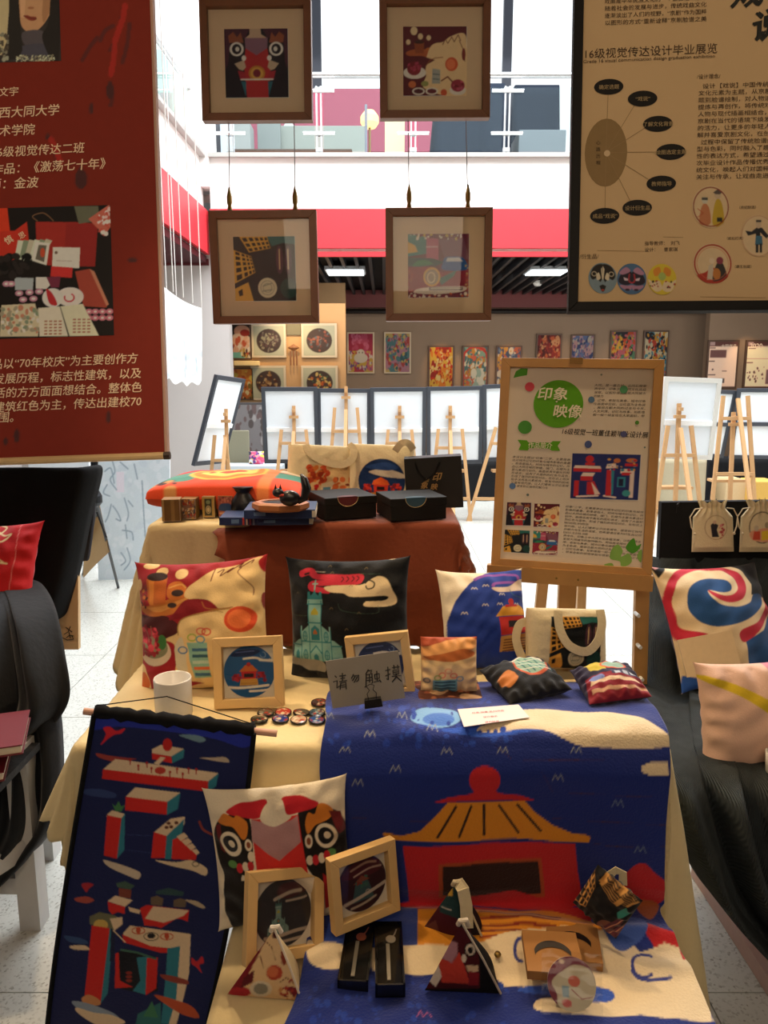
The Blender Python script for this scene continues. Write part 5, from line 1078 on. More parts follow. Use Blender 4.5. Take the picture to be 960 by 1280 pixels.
p_('230,462 250,445 300,460 285,482 228,475', Cw); p_('230,464 286,476 268,634 217,622', D); p_('286,476 300,458 297,600 268,634', Tl); p_('250,420 262,430 275,410 285,430 300,425 285,450 262,448', '#3E7A4A')
p_('412,532 478,478 534,470 532,500 462,548', Cw); p_('412,530 462,545 455,632 402,632', D); p_('462,545 532,478 520,545 490,560 480,636 455,636', Tl); p_('485,560 520,545 582,612 575,640 482,635', D)
for k in range(4): p_('%d,%d %d,%d %d,%d %d,%d' % (500 + k * 20, 548 + k * 18, 530 + k * 16, 532 + k * 21, 546 + k * 15, 548 + k * 21, 518 + k * 20, 566 + k * 18), Cw)
for x, y in ((462, 512), (470, 496), (500, 494), (480, 510)): a.E(*F_('%d,%d' % (x, y))[0], 2.6, 2, '#5A2A1E')
p_('215,640 260,650 320,670 360,690 350,714 310,700 240,668', '#C8B8A4', True); p_('418,640 500,648 560,640 618,672 612,700 560,680 480,662', '#D8C4A4', True); a.O(*F_('575,655')[0], 4, 3, 1, K); a.Ln(F_('590,490 605,520 640,540'), 3, '#8A3A34', True)
a.Ln(F_('310,540 400,545'), .8, '#2A3E74').Ln(F_('300,600 400,612'), .8, '#2A3E74')
# lower half
p_('130,735 150,728 178,735 160,750 150,765 140,755', '#A82430', True); p_('105,788 150,782 180,796 150,808 110,800', '#A84A3E', True)
p_('265,730 300,722 338,740 320,755 270,745', '#3E5A4E'); p_('275,748 325,756 322,790 275,782', '#7A3A2E'); p_('400,786 425,778 450,790 445,818 400,814', '#6A5A4A'); p_('490,796 515,788 540,796 535,824 490,822', '#6A5A4A'); p_('420,760 470,748 530,764 525,780 420,772', '#2A4A4E'); p_('535,795 580,800 612,822 600,828 560,810', '#B8A890', True)
p_('232,800 262,778 330,796 300,822', Cw); p_('232,802 300,822 298,850 272,842 250,852 236,835', D); p_('358,828 385,815 550,835 545,880 520,870 500,868 440,905 372,880', D); p_('378,868 410,820 550,836 530,856 490,872 450,884', Cw); p_('372,880 450,888 452,900 375,895', D); p_('312,822 360,835 356,850 318,840', Cw)
p_('162,860 200,842 262,856 292,880 250,915 162,890', '#6A6A50'); p_('240,868 290,862 290,890 258,915', Cw); a.E(*F_('205,893')[0], 9, 7, '#C8A858')
p_('170,895 240,905 205,1195 142,1170', D); p_('240,905 254,912 232,1160 205,1198', Tl); p_('245,905 260,920 258,1030 240,1035', '#10183C')
p_('292,925 320,895 555,928 548,960 490,985 400,975 292,938', Cw); p_('290,930 400,975 480,985 520,975 515,1000 440,1002 292,960', D); p_('465,985 515,975 515,1080 500,1180 470,1280 440,1280 460,1080', Tl); p_('515,975 556,930 550,1080 530,1170 500,1282 470,1282 500,1180', Cw)
for x, y in ((352, 915), (463, 938)): a.O(*F_('%d,%d' % (x, y))[0], 8, 4, 1.2, '#C04A2E').E(*F_('%d,%d' % (x, y - 2))[0], 3, 4, '#C04A2E')
a.E(*F_('402,935')[0], 5, 3.4, '#1A1620').O(*F_('402,938')[0], 9, 5, 1, '#4A3A34')
p_('268,1000 300,985 425,1020 428,1150 380,1165 258,1135', K); p_('262,1005 275,1000 280,1110 330,1135 260,1140', D); p_('345,1020 395,1015 380,1165 330,1150 360,1110', Tl); p_('385,1022 428,1020 422,1140 380,1168', D); a.Ln(F_('285,990 345,1000 420,1025'), 2.5, '#3E6A5A')
for y in (1080, 1095, 1110): a.E(*F_('315,%d' % y)[0], 4, 2, '#8A2A22')
p_('440,1085 500,1095 545,1110 540,1125 480,1115 445,1100', '#8A3A30', True); p_('560,1020 580,1035 600,1015 608,1040 590,1050 600,1080 575,1055 560,1045', '#B82430', True)
p_('130,1180 160,1165 200,1185 200,1205 150,1205', '#C88A5A', True); p_('95,1190 160,1200 260,1240 280,1280 180,1260 110,1215', '#8A9AB0', True); p_('110,1215 180,1235 250,1245 300,1275 200,1285 120,1240', Cw, True); p_('415,1165 480,1180 560,1210 588,1255 520,1240 440,1190', '#B8502E', True); p_('350,1240 440,1195 440,1285 340,1285', '#2A6A6E'); p_('370,1250 405,1190 430,1255', '#3E7A5A')
p_('62,935 130,945 155,965 90,962', '#2E4A7A', True); p_('85,975 140,972 160,990 100,988', Cw, True); a.Ln(F_('255,915 300,960'), 1.5, Cw)
a.done((1, 1, 1))
obj('printed_cloth', MB().grid(P - r0), MP('velvety_scroll_print', .8, .3, 200, sheen=.2), t, smooth=True, cols=a.at(proj(P)).reshape(-1, 3))
obj('backing_cloth', MB().grid((P - r0)[::8, ::8][::-1] + np.array((0, .004, 0))), M('black_velvet_edge', '#08090E', .9), t, smooth=True)
for e in (0, 1): # black side bindings
    pts = (P - r0)[0 if e == 0 else -1]; obj('binding', MB().tube(pts[::12], .0055, 6), M('black_velvet_edge'), t)
obj('rod_sleeve', MB().tube([cA - r0 + (cB - cA) * k / 24 + np.array((0, -.001, .003 + .002 * math.sin(k * 2.7))) for k in range(25)], [.0135 + .002 * math.sin(k * 1.9) for k in range(25)], 10), M('black_velvet_edge'), t, smooth=True)
obj('hanging_cord', MB().tube([(cA - r0) + (0, -.004, .016), ((cA + cB) / 2 - r0) + (-.03, .05, .032), (cB - r0) + (0, -.004, .016)], .0012, 5), M('black_velvet_edge'), t)

# ------------------------------------------------------------------ cloths laid out by rows of points
def row_cloth(name, rows, mat, label, cat='cloth', fold=.02, fk=5, seed=0, nu=60, nv=70, parent=None, wrap=.08, fringe=False):
    """rows: (py, px_left, px_right, Y). Interpolated downwards, with vertical folds; the side edges turn back"""
    R_ = np.array(rows, float); vv = np.linspace(0, len(R_) - 1, nv); sp = spline(R_, False, 10); k = np.linspace(0, len(sp) - 1, nv); Q = np.stack([np.interp(k, np.arange(len(sp)), sp[:, c]) for c in range(4)], 1)
    P = np.zeros((nu, nv, 3))
    for j, (py, pl, pr_, Y) in enumerate(Q):
        for i in range(nu):
            u = i / (nu - 1); px = pl + (pr_ - pl) * u
            f = fold * (math.sin(u * fk * 6.28 + seed + j / nv * 1.5) + .5 * math.sin(u * fk * 11 + 2 * seed)) * min(1, j / nv * 3 + .15)
            b = atY(px, py, Y); P[i, j] = b + np.array((0, f + wrap * (max(0, u - .92) / .08) ** 2 + wrap * (max(0, .08 - u) / .08) ** 2, 0))
    P[..., 2] = np.maximum(P[..., 2], .006)
    o = obj(name, MB().grid(P), mat, parent, label, cat, smooth=True); so = o.modifiers.new('thickness', 'SOLIDIFY'); so.thickness = .003; return o
velvet_b = M('black_cloth', '#0A0A0B', .9, bump=.3, scale=60, var=.2); velvet_g = M('charcoal_velvet', '#17191D', .85, bump=.5, scale=50, sheen=.12, var=.15)
# left display
lt_ = thing('display_table', 'table hidden under the charcoal velvet on the left', 'table', t=(-1.72, 2.2, 0)); obj('table_top', MB().box((0, .2, .77), (.95, .5, .03)), wd, lt_)
for sx in (-.43, .43): obj('leg', MB().box((sx, .35, .375), (.05, .05, .75)), wd, lt_)
bp_ = [atY(-110, 600, 2.66), atY(97, 600, 2.66), atY(98, 812, 2.52), atY(-110, 812, 2.52)]
q = np.array(bp_); mb = MB().add(list(q) + list(q + (0, .02, 0)), [(0, 3, 2, 1), (4, 5, 6, 7), (0, 1, 5, 4), (1, 2, 6, 5), (2, 3, 7, 6), (3, 0, 4, 7)])
dbp = obj('plywood_board', mb, M('light_plywood', '#C9A67A', .55, bump=.1, scale=12, var=.1), None, 'pale plywood board showing behind the black cloth, with a small ink signature', 'board')
sg = MB()
for pts in ('82,784 86,787 90,790', '88,783 85,790 80,793', '78,797 84,800 92,799 90,795', '83,797 87,794 92,795', '86,790 88,798'):
    sg.tube([atY(*map(float, k.split(',')), 2.53 + (812 - float(k.split(',')[1])) / 212 * .14 - .012) for k in pts.split()], .0014, 5)
obj('ink_signature', sg, M('signature_ink', '#2A2420', .6), dbp)
row_cloth('black_cloth', [(586, -110, 106, 2.60), (592, -110, 117, 2.585), (650, -110, 103, 2.55), (720, -110, 88, 2.51), (770, -110, 72, 2.47), (782, -110, 62, 2.45)], velvet_b, 'plain black cloth draped over the board behind the red cushion', fold=.006, fk=2)
row_cloth('black_cloth', [(590, 97, 118, 2.66), (640, 97, 117, 2.66), (690, 97, 111, 2.66), (701, 97, 108, 2.66)], M('dark_grey_cloth', '#2E2C31', .9), 'narrow dark grey cloth flap hanging beside the black cloth', fold=.004, fk=1, wrap=.01)
row_cloth('velvet_cloth', [(733, -110, 22, 2.36), (742, -110, 38, 2.28), (775, -110, 54, 2.12), (830, -110, 66, 2.02), (880, -110, 74, 1.98), (910, -110, 62, 1.97), (926, -110, 44, 1.97)], velvet_g, 'charcoal velvet cloth below the red cushion, upper layer', fold=.035, fk=4, seed=2)
row_cloth('velvet_cloth', [(900, -110, 60, 2.0), (925, -110, 64, 1.97), (980, -110, 67, 1.94), (1035, -110, 62, 1.92), (1075, -110, 36, 1.9), (1100, -110, 12, 1.9), (1118, -110, -8, 1.9)], velvet_g, 'charcoal velvet cloth sweeping down above the white stool legs', fold=.03, fk=4, seed=4)
st = M('white_painted_wood', '#C9C8C6', .5, bump=.15, scale=20, var=.06)
tf = atZ(44, 1156, 0); T_ = thing('white_stool', 'white wooden stool legs under the charcoal velvet', 'stool', t=(tf[0] - .16, tf[1] + .1, 0)); O = np.array((tf[0] - .16, tf[1] + .1, 0.))
for (px, py, dx) in ((44, 1156, 0), (61, 1070, 0), (-60, 1156, 0)):
    g = atZ(px, py, 0) - O; obj('leg', MB().box((g[0], g[1], .285), (.058, .058, .57)), st, T_)
g = atZ(44, 1156, 0) - O; obj('stretcher', MB().bar(g + (0, -.02, .26), g + (-.34, -.42, .16), .05, .03), st, T_); obj('stretcher', MB().bar(g + (0, -.01, .14), g + (-.4, 0, .14), .05, .03), st, T_)
obj('seat', MB().box((-.24, .14, .585), (.36, .40, .03)), st, T_)
bk = M('dark_red_cover', '#6E1822', .45); pg = M('page_block', '#D8CDB8', .7)
for k, (px, py, zz_, lb) in enumerate(((28, 932, .645, 'dark red covered book at the left edge, upper one'), (5, 966, .600, 'dark red covered book at the left edge, lower one'))):
    R = rotm(math.radians(20), 0, 0); c = atY(px, py, 1.72) - R @ np.array((.15, -.105, .022)); t = thing('book', lb, 'book', t=tuple(c)); obj('cover', MB().box((0, 0, .0235), (.30, .21, .003), R).box((0, 0, .0015), (.30, .21, .003), R), bk, t); obj('pages', MB().box((0, 0, .0125), (.292, .20, .019), R), pg, t)
c = atY(5, 985, 1.72); obj('velvet_ledge', MB().box((c[0] - .22, 1.84, c[2] - .012), (.4, .24, .02)), velvet_g, None, 'velvet-covered ledge carrying the two dark red books', 'ledge')
# right display
rt = thing('display_table', 'table under the dark linen cloth on the right', 'table', t=(1.35, 2.1, 0)); obj('table_top', MB().box((.1, .1, .55), (.8, .85, .03)), wd, rt)
for sx in (-.2, .45):
    for sy in (-.25, .45): obj('leg', MB().box((sx, sy, .27), (.05, .05, .54)), wd, rt)
linen = M('black_linen', '#3C4244', .85, bump=.8, scale=30, var=.35, weave=90)
q = np.array([atY(827, 628, 2.60), atY(1100, 624, 2.60), atY(1100, 900, 2.46), atY(815, 900, 2.46)]); mb = MB().add(list(q) + list(q + (0, .03, 0)), [(0, 3, 2, 1), (4, 5, 6, 7), (0, 1, 5, 4), (1, 2, 6, 5), (2, 3, 7, 6), (3, 0, 4, 7)])
obj('felt_board', mb, M('black_felt', '#151517', .9, bump=.2, var=.2), None, 'black felt-covered panel on which the two drawstring pouches hang', 'board')
row_cloth('linen_cloth', [(698, 812, 1100, 2.56), (760, 808, 1100, 2.46), (800, 816, 1100, 2.36), (866, 815, 1100, 2.30), (884, 817, 1100, 2.05), (930, 822, 1100, 1.80), (985, 836, 1100, 1.62), (1060, 862, 1100, 1.58), (1125, 892, 1100, 1.57), (1165, 925, 1100, 1.57), (1210, 975, 1100, 1.57), (1260, 1040, 1100, 1.57)], linen, 'dark frayed linen cloth draping the right table to the floor', 'cloth', fold=.05, fk=5, seed=1, nu=90, nv=120, wrap=.05)
a0, a1 = atZ(874, 1085, .03), atZ(1010, 1290, .03); obj('floor_plank', MB().bar(a0, a1, .05, .05), M('pinkish_plank', '#B89A90', .6), None, 'pale pinkish wooden plank lying on the floor under the right cloth', 'plank')
# ================================================================== cushions
WI = (1, 1, 1)
# photo-drawn prints: colours below are the cloth's own
a = Art(150, 680, 350, 885, '#A01A26', 3); cr = '#E8C88C'
G = lambda s_, ox=140, oy=680, k=4.364: [(ox + float(q.split(',')[0]) / k, oy + float(q.split(',')[1]) / k) for q in s_.split()]
g = lambda s_, c, sm=True: a.P(G(s_), c, sm); gl = lambda s_, w, c: a.Ln(G(s_), w, c, True)
for x, y, rx, ry in ((188, 128, 11, 4.5), (268, 165, 8, 6), (390, 178, 8, 7), (130, 245, 5, 8)): a.E(140 + x / 4.364, 680 + y / 4.364, rx, ry, cr)
g('140,330 160,400 260,425 390,400 450,330 420,300 300,340 180,370', '#C8742E'); g('150,350 280,400 440,330 430,320 300,365 170,375', '#E09A4E'); g('185,210 310,200 325,350 230,365 205,330', '#C8682A', False); g('200,215 235,215 250,360 225,360', '#E08A3A', False); a.E(140 + 247 / 4.364, 680 + 195 / 4.364, 14, 6, '#2E1A1A'); gl('185,250 150,280 160,320 200,330', 2.5, '#8A3A24')
g('330,240 400,225 440,300 380,330 330,310', '#D87A34'); gl('335,260 400,240 430,260', 2, '#F0B060'); a.E(140 + 388 / 4.364, 680 + 290 / 4.364, 8, 4.6, '#3A2A2A').E(140 + 362 / 4.364, 680 + 360 / 4.364, 6, 3.4, '#3A2A2A').blobs(172, 742, 186, 772, ['#7A2A1E', '#C8742E', '#4A1A16'], 20, 1, 3, 3)
g('100,420 250,425 330,420 410,470 400,520 330,540 250,500 180,500', '#4A1218')
g('440,260 500,210 580,150 640,140 720,120 800,80 870,70 880,120 880,700 420,760 390,640 380,570 330,545 400,510 410,460 450,420 560,400 630,380 570,370 530,340 480,330 430,310', cr); g('440,330 560,330 620,385 560,400 420,430 350,440 380,400', '#8A1420'); g('830,100 880,60 875,160 850,160', '#B02024')
gl('580,150 575,180 570,220', 1.4, '#6A2418'); gl('600,170 640,150 620,190 690,140 660,170 740,110 720,140 800,90 790,110', 1.3, '#6A2418'); gl('730,140 715,170 760,215 795,260 797,305', 1.2, '#6A2418'); gl('530,340 555,375 630,380 690,372', 1.2, '#B06A34'); gl('405,520 420,440 560,395 680,380', 1.4, '#B08A4A'); gl('540,400 600,390 640,400', 1, '#B08A4A')
a.E(140 + 728 / 4.364, 680 + 440 / 4.364, 18.5, 16.5, '#D8502A').E(140 + 720 / 4.364, 680 + 438 / 4.364, 13, 12, '#EE7A42').E(140 + 845 / 4.364, 680 + 345 / 4.364, 3, 12, '#8A2420')
a.E(140 + 262 / 4.364, 680 + 610 / 4.364, 23, 17, '#E0CDB0').E(140 + 258 / 4.364, 680 + 590 / 4.364, 20, 13, '#8A8A6A').E(140 + 312 / 4.364, 680 + 560 / 4.364, 6, 9, '#3E7A3E').blobs(180, 790, 207, 824, ['#C82A3E', '#A81A30', '#E04A5A', '#8A1224'], 60, 2, 4.6, 5); gl('200,490 230,560', 1.5, '#A86A5A'); gl('240,480 250,550', 1.5, '#A86A5A')
g('385,580 430,540 440,740 390,700', '#D8CDB0'); g('450,560 560,560 560,740 470,745', '#8ABAA8', False)
for k in range(5): g('475,%d 560,%d 560,%d 475,%d' % (590 + k * 32, 588 + k * 32, 604 + k * 32, 606 + k * 32), ['#3E6A8A', '#2E5A6A', '#B8D0C0', '#D86A3A', '#3E6A8A'][k], False)
for x, y, c in ((480, 533, '#A8B84E'), (530, 500, '#D86A5A'), (558, 503, '#D8503E'), (525, 543, '#5A9AB0'), (425, 600, '#4A7AB0')): a.O(140 + x / 4.364, 680 + y / 4.364, 5, 4, 1.6, c)
g('150,690 200,690 230,760 235,860 190,860 160,780', cr); g('170,735 205,720 230,780 190,815 170,790', '#D8703A'); g('100,830 160,800 240,860 150,860', '#8A1A22')
g('440,790 560,765 560,800 470,815', cr); a.done(WI)
pillow('red_cushion', 'dark red cushion printed with a mug, dumplings and cream animal shapes', [(157, 703), (343, 691), (337, 868), (178, 873)], .37, .36, a, lean=22, base=Z2 + .002, Y=1.76, back='#7A1420', T=.068, seed=1, n=190, wr=1.3)
a = Art(340, 680, 530, 885, '#0B0E14', 3); G = lambda s_, ox=330, oy=680, k=4.364: [(ox + float(q.split(',')[0]) / k, oy + float(q.split(',')[1]) / k) for q in s_.split()]
g = lambda s_, c, sm=False: a.P(G(s_), c, sm); gl = lambda s_, w, c: a.Ln(G(s_), w, c, True); e_ = lambda x, y, rx, ry, c: a.E(330 + x / 4.364, 680 + y / 4.364, rx, ry, c)
gl('210,160 250,145 300,175 400,185 500,190 560,195 555,215 480,215 300,215 285,240 330,250 390,258', 7, '#C82A40'); gl('215,160 260,150 290,165', 9, '#C82A40'); gl('430,195 560,192 565,210', 8, '#C82A40')
for x in (470, 500, 530, 555): gl('%d,185 %d,198 %d,212' % (x - 8, x + 4, x - 8), 1.2, '#3A0E14')
gl('235,165 255,160', 3, '#3A0E14'); gl('300,150 360,155', .8, '#C8B8A8')
g('370,235 500,230 580,232 640,200 680,190 720,215 745,270 755,352 610,350 608,325 705,325 705,300 530,295 480,275 400,265', '#EBD3A6', True); g('530,300 706,302 704,326 560,318', '#0B0E14'); gl('600,225 620,210 650,225 645,250 615,255 605,240', 1.6, '#0B0E14'); g('605,322 756,330 756,352 608,348', '#EBD3A6'); g('690,95 780,88 740,105', '#EBD3A6', True)
for x, y in ((595, 145), (400, 160), (520, 235), (380, 125), (410, 355), (190, 270), (500, 470), (570, 383)): gl('%d,%d %d,%d %d,%d' % (x - 9, y + 5, x, y - 4, x + 9, y + 5), .6, '#7A6A4A')
for s_ in ('120,300 110,350 160,395 280,395', '450,330 480,370 660,390 670,350', '560,175 680,178'): gl(s_, .5, '#3E5A4A')
a.H = homog(UQ, [(330 + 300 / 4.364, 680 + 0), (330 + 1300 / 4.364, 680), (330 + 1300 / 4.364, 680 + 1000 / 4.364), (330 + 300 / 4.364, 680 + 1000 / 4.364)])
a.H = homog(UQ, [(400.5 - 50, 830 - 100), (400.5 + 50, 830 - 100), (400.5 + 50, 830), (400.5 - 50, 830)]); d_church(a, .5, 1, 1.0, '#2E7E86', '#86B8B0'); a.H = None
g('100,640 200,645 340,655 345,720 250,715 190,690 100,685', '#9A968C', True); g('120,685 200,692 250,716 345,722 345,830 120,820', '#0B0E14'); a.done(WI)
pillow('black_cushion', 'black cushion printed with a pale teal church, red dragon and cream cloud', [(350, 693), (523, 700), (519, 866), (354, 862)], .36, .355, a, lean=20, base=Z2 + .002, Y=1.82, back='#101216', T=.066, seed=4, n=190, wr=1.2)
a = Art(535, 690, 670, 860, '#EDE0C6', 3); G = lambda s_, ox=520, oy=690, k=3.097: [(ox + float(q.split(',')[0]) / k, oy + float(q.split(',')[1]) / k) for q in s_.split()]
a.E(640, 790, 77, 84, '#1C3A94'); gl('210,120 240,100 300,90 370,85 380,110', 4, '#8A4AA0'); gl('270,150 290,135 400,120', 4, '#8A4AA0'); g('265,160 330,150 380,110 410,105 415,150 350,170 290,180', '#E0C8B0', True); gl('395,110 408,125 395,138', 1.4, '#4A2A5A'); gl('335,165 350,190 410,200', 1, '#3A6A7A')
for x, y in ((205, 165), (240, 240), (290, 235), (175, 275), (300, 190), (245, 150), (330, 270), (360, 230)): gl('%d,%d %d,%d %d,%d %d,%d %d,%d' % (x - 10, y + 5, x - 5, y - 5, x, y + 3, x + 5, y - 5, x + 10, y + 5), .8, '#D8D0C0')
e2 = lambda x, y, rx, ry, c: a.E(520 + x / 3.097, 690 + y / 3.097, rx, ry, c)
e2(335, 222, 4, 5, '#C82A24'); g('300,245 370,232 385,240 400,275 275,290', '#D89A2E'); g('310,238 360,230 362,240 308,250', '#B82420'); g('285,292 395,278 405,345 295,365', '#C02822'); g('320,305 385,298 385,325 322,332', '#1C1420'); g('295,368 400,350 412,415 296,425', '#C8924A')
for k in range(5): g('305,%d 402,%d 403,%d 306,%d' % (380 + k * 10, 366 + k * 10, 370 + k * 10, 384 + k * 10), '#5A2A1E')
a.done(WI)
pillow('white_blue_cushion', 'white cushion with a blue disc and red pavilion, standing behind the small pouches', [(545, 711), (652, 702), (657, 848), (566, 850)], .30, .33, a, lean=18, yaw=-18, base=Z2 + .002, Y=1.88, back='#E8DCC4', T=.06, seed=6, n=130)
a = Art(245, 950, 452, 1185, '#EBDCC0', 3); G = lambda s_, ox=240, oy=950, k=3.43: [(ox + float(q.split(',')[0]) / k, oy + float(q.split(',')[1]) / k) for q in s_.split()]
e_ = lambda x, y, rx, ry, c, rot=0: a.E(240 + x / 3.43, 950 + y / 3.43, rx / 3.43, ry / 3.43, c, rot)
g('105,300 160,235 260,225 270,470 220,480 250,760 190,750 140,640 140,480 110,400', '#17110F', True); g('470,200 560,165 640,200 675,270 690,300 680,500 640,560 500,420', '#17110F', True)
g('160,215 230,180 330,160 325,210 280,232 190,232', '#C8202C', True); g('400,150 430,135 520,140 560,160 500,190 430,205 400,185', '#C8202C', True)
g('130,250 150,225 190,240 205,230 250,250 250,300 230,320 190,280 150,280 120,275', '#D8802A', True); g('500,230 515,195 540,200 560,160 600,165 620,190 610,215 570,235 540,250 510,280 500,260', '#D8802A', True)
g('110,290 130,280 150,400 130,390', '#6A1A1E'); g('600,190 650,200 670,280 640,290', '#6A1A1E')
for (x, y) in ((177, 350), (585, 290)): e_(x, y, 48, 52, '#EBDCC0', -15); e_(x - 2, y, 34, 37, '#121014'); e_(x + 4, y - 2, 15, 17, '#EBDCC0')
e_(255, 340, 16, 25, '#EBDCC0'); e_(510, 310, 16, 28, '#EBDCC0'); e_(255, 340, 9, 14, '#8A4A2A'); e_(510, 310, 9, 16, '#8A4A2A'); e_(185, 430, 20, 14, '#5A8A4A'); e_(600, 360, 20, 14, '#5A8A4A')
for x, y, c in ((215, 440, '#C8202C'), (240, 430, '#EBDCC0'), (262, 425, '#C8202C'), (265, 385, '#EBDCC0'), (510, 385, '#EBDCC0'), (535, 385, '#C8202C'), (560, 378, '#EBDCC0'), (582, 370, '#C8202C')): e_(x, y, 14, 20, c)
g('268,235 470,205 500,440 290,475', '#D8302A'); g('268,235 310,240 370,255 440,225 468,208 478,310 385,388 272,320', '#B88A8A'); g('330,180 400,150 420,200 440,215 372,255 310,235', '#EBDCC0', True); g('560,440 590,470 590,590 560,600', '#B8202A'); g('180,500 260,480 330,700 250,760 190,700', '#1A1412'); a.done(WI)
pillow('white_cushion', 'white cushion printed with a red-nosed lion dance face, on the low bench', [(253, 991), (441, 962), (444, 1140), (270, 1168)], .31, .33, a, lean=4, Y=1.39, tight=150, back='#E8DCC4', T=.044, seed=8, n=190, wr=1.3)
a = Art(-70, 640, 64, 780, '#C4161C', 3)
for pts in ('-4,660 8,664 2,675 -6,680', '2,672 10,676 18,673 12,681 6,685 -4,684', '-6,700 4,706 10,710', '-4,712 6,711 14,711'): a.Ln(pts, 2, '#F0D8A0', True)
a.Ln('28,655 24,700 14,746 -40,746', .6, '#E8908A'); a.done(WI)
pillow('red_cushion', 'plain bright red cushion with cream calligraphy at the left edge', [(-62, 664), (58, 647), (36, 775), (-78, 770)], .40, .40, a, lean=18, yaw=8, Y=2.3, back='#B0161C', T=.06, seed=9, n=110)
a = Art(800, 690, 1000, 870, '#1F4E86', 3); G = lambda s_, ox=780, oy=600, k=3.2: [(ox + float(q.split(',')[0]) / k, oy + float(q.split(',')[1]) / k) for q in s_.split()]
CRr = '#EBD0A4'; PK = '#C8283E'
a.P([(800, 690), (1000, 690), (1000, 870), (800, 870)], CRr)
g('80,340 165,345 125,405', '#120E10'); g('85,350 150,348 112,372', '#D89A9A')
g('400,330 540,300 560,400 548,460 470,462 478,420 455,370', '#120E10')
g('150,430 185,380 260,352 340,346 400,354 440,385 452,430 430,480 380,500 330,492 302,474 286,448 300,458 340,474 385,470 414,440 408,400 375,374 325,368 260,375 205,402 178,440 172,490 185,550 215,600 300,622 250,645 200,640 160,540 146,480', PK, True)
g('218,500 225,450 260,420 310,408 360,410 386,432 378,456 340,464 302,456 290,462 305,490 345,512 410,513 460,492 482,459 532,458 505,512 440,562 350,590 280,582 232,545', '#1F4E86', True)
g('420,602 500,556 545,470 552,440 575,480 540,545 470,625 430,640', PK, True)
g('445,640 520,590 585,490 640,560 640,740 470,740', '#1F4E86')
g('230,770 300,780 300,840 230,835', '#2A5AB0'); a.done(WI)
pillow('swirl_cushion', 'blue cushion with a big cream and crimson swirl on the right table', [(808, 711), (945, 699), (990, 838), (853, 862)], .40, .38, a, lean=18, base=.585, Y=2.24, back='#3A2A4A', T=.065, seed=11, n=150, wr=1.4)
a = Art(855, 815, 1060, 985, '#E8BFA8', 2); g('290,775 330,775 450,815 580,890 620,960 560,930 440,850 310,795', '#E0C02A', True).P([(950, 826), (1060, 815), (1060, 850), (960, 845)], '#D8889A'); a.done(WI)
pillow('pink_cushion', 'pale pink cushion with a yellow stripe on the right table', [(867, 826), (1020, 822), (1030, 965), (875, 978)], .38, .36, a, lean=15, base=.585, Y=1.74, back='#D8A894', T=.075, seed=13, n=130, wr=1.6)
p = Panel([(847, 803), (916, 789), (928, 831), (855, 846)], .16, .11, lean=25, Y=2.12)
obj('blank_card', MB().box((0, 0, p.h / 2), (p.w, .006, p.h)), M('cream_card', '#E8CFA4', .6), None, 'blank cream card leaning against the swirl cushion', 'card', M4=M4(p.R, p.t))
c = atY(970, 958, 1.66); obj('white_cup', MB().lathe([(.025, 0), (.03, .07), (.027, .07), (.022, .005), (0, .005)], 20), M('white_ceramic', '#DCD8D2', .2), None, 'small white cup at the right picture edge below the pink cushion', 'cup', smooth=True, M4=M4(None, (c[0] + .005, c[1], c[2] - .035)))
# lying orange cushion on the top tier
a = Art(0, 0, 1, 1, '#E8502A', 200); k_ = a.k
a.P('.0,.0 .25,.0 .2,.5 0,.5', '#F0E0C8').P('.05,.1 .3,.0 .35,.2 .2,.5 .05,.55', '#D8242A', True).P('.0,.45 .2,.4 .28,.6 .25,.85 .02,.8', '#4E9A8A', True).E(.46, .52, .27, .34, '#F4C850').E(.46, .52, .24, .3, '#F58A2A').E(.46, .5, .19, .22, '#F8DC70').E(.48, .5, .1, .12, '#D8402A').P('.72,0 .8,0 .8,1 .72,1', '#F08A4A').P('.8,0 1,0 1,.3 .8,.25', '#E02A30').P('.8,.3 1,.35 1,.5 .8,.48', '#F0E4D0').P('.8,.5 1,.5 1,.7 .8,.75', '#4E9A8A')
a.P('.3,.4 .38,.5 .34,.6', '#D8402A').P('.44,.42 .54,.4 .5,.55', '#F8DC70').blobs(.0, .8, .2, 1, ['#2A1A1A', '#D89A5A'], 10, .02, .05, 2); a.k = 3; a.done(WI); a.k = k_
c0 = atZ(186, 652, Z1); c1 = atZ(372, 650, Z1); w = .44
def lying(name, label, cx, cy, z, w, d, T, yaw, art, mat, back, seed, n=110, cat='pillow', pn=.02):
    u, v = np.meshgrid(np.linspace(-1, 1, n), np.linspace(-1, 1, n), indexing='ij'); pu = u * (1 - pn * (1 - v ** 2)); pv = v * (1 - pn * (1 - u ** 2)); e = np.clip((1 - u ** 2) * (1 - v ** 2), 0, 1)
    th = T * e ** (.45 if cat != 'pillow' else .2) * (1 + .1 * wob(u, v, 3, seed)) + .006 * wob(u, v, 9, seed + 1) * e; P = np.stack([pu * w / 2, pv * d / 2, T * .75 + th], -1); Q = np.stack([pu * w / 2, pv * d / 2, T * .75 - np.minimum(th * .75, T * .74)], -1)[::-1]
    mb = MB().grid(P); nn = mb.n; mb.grid(Q[::3, ::3]); cc = np.empty((mb.n, 3)); cc[:nn] = art.at(np.stack([(pu + 1) / 2, (1 - pv) / 2], -1)).reshape(-1, 3); cc[nn:] = lin(back)
    return obj(name, mb, mat, None, label, cat, smooth=True, cols=cc, M4=M4(rotm(yaw, 0, 0), (cx, cy, z)))
lying('orange_cushion', 'orange, red and yellow cushion lying flat on the top tier', -.452, 2.31, Z1 + .008, .45, .34, .060, math.radians(-3), a, MP('printed_cushion_cloth'), '#D8502A', 15)

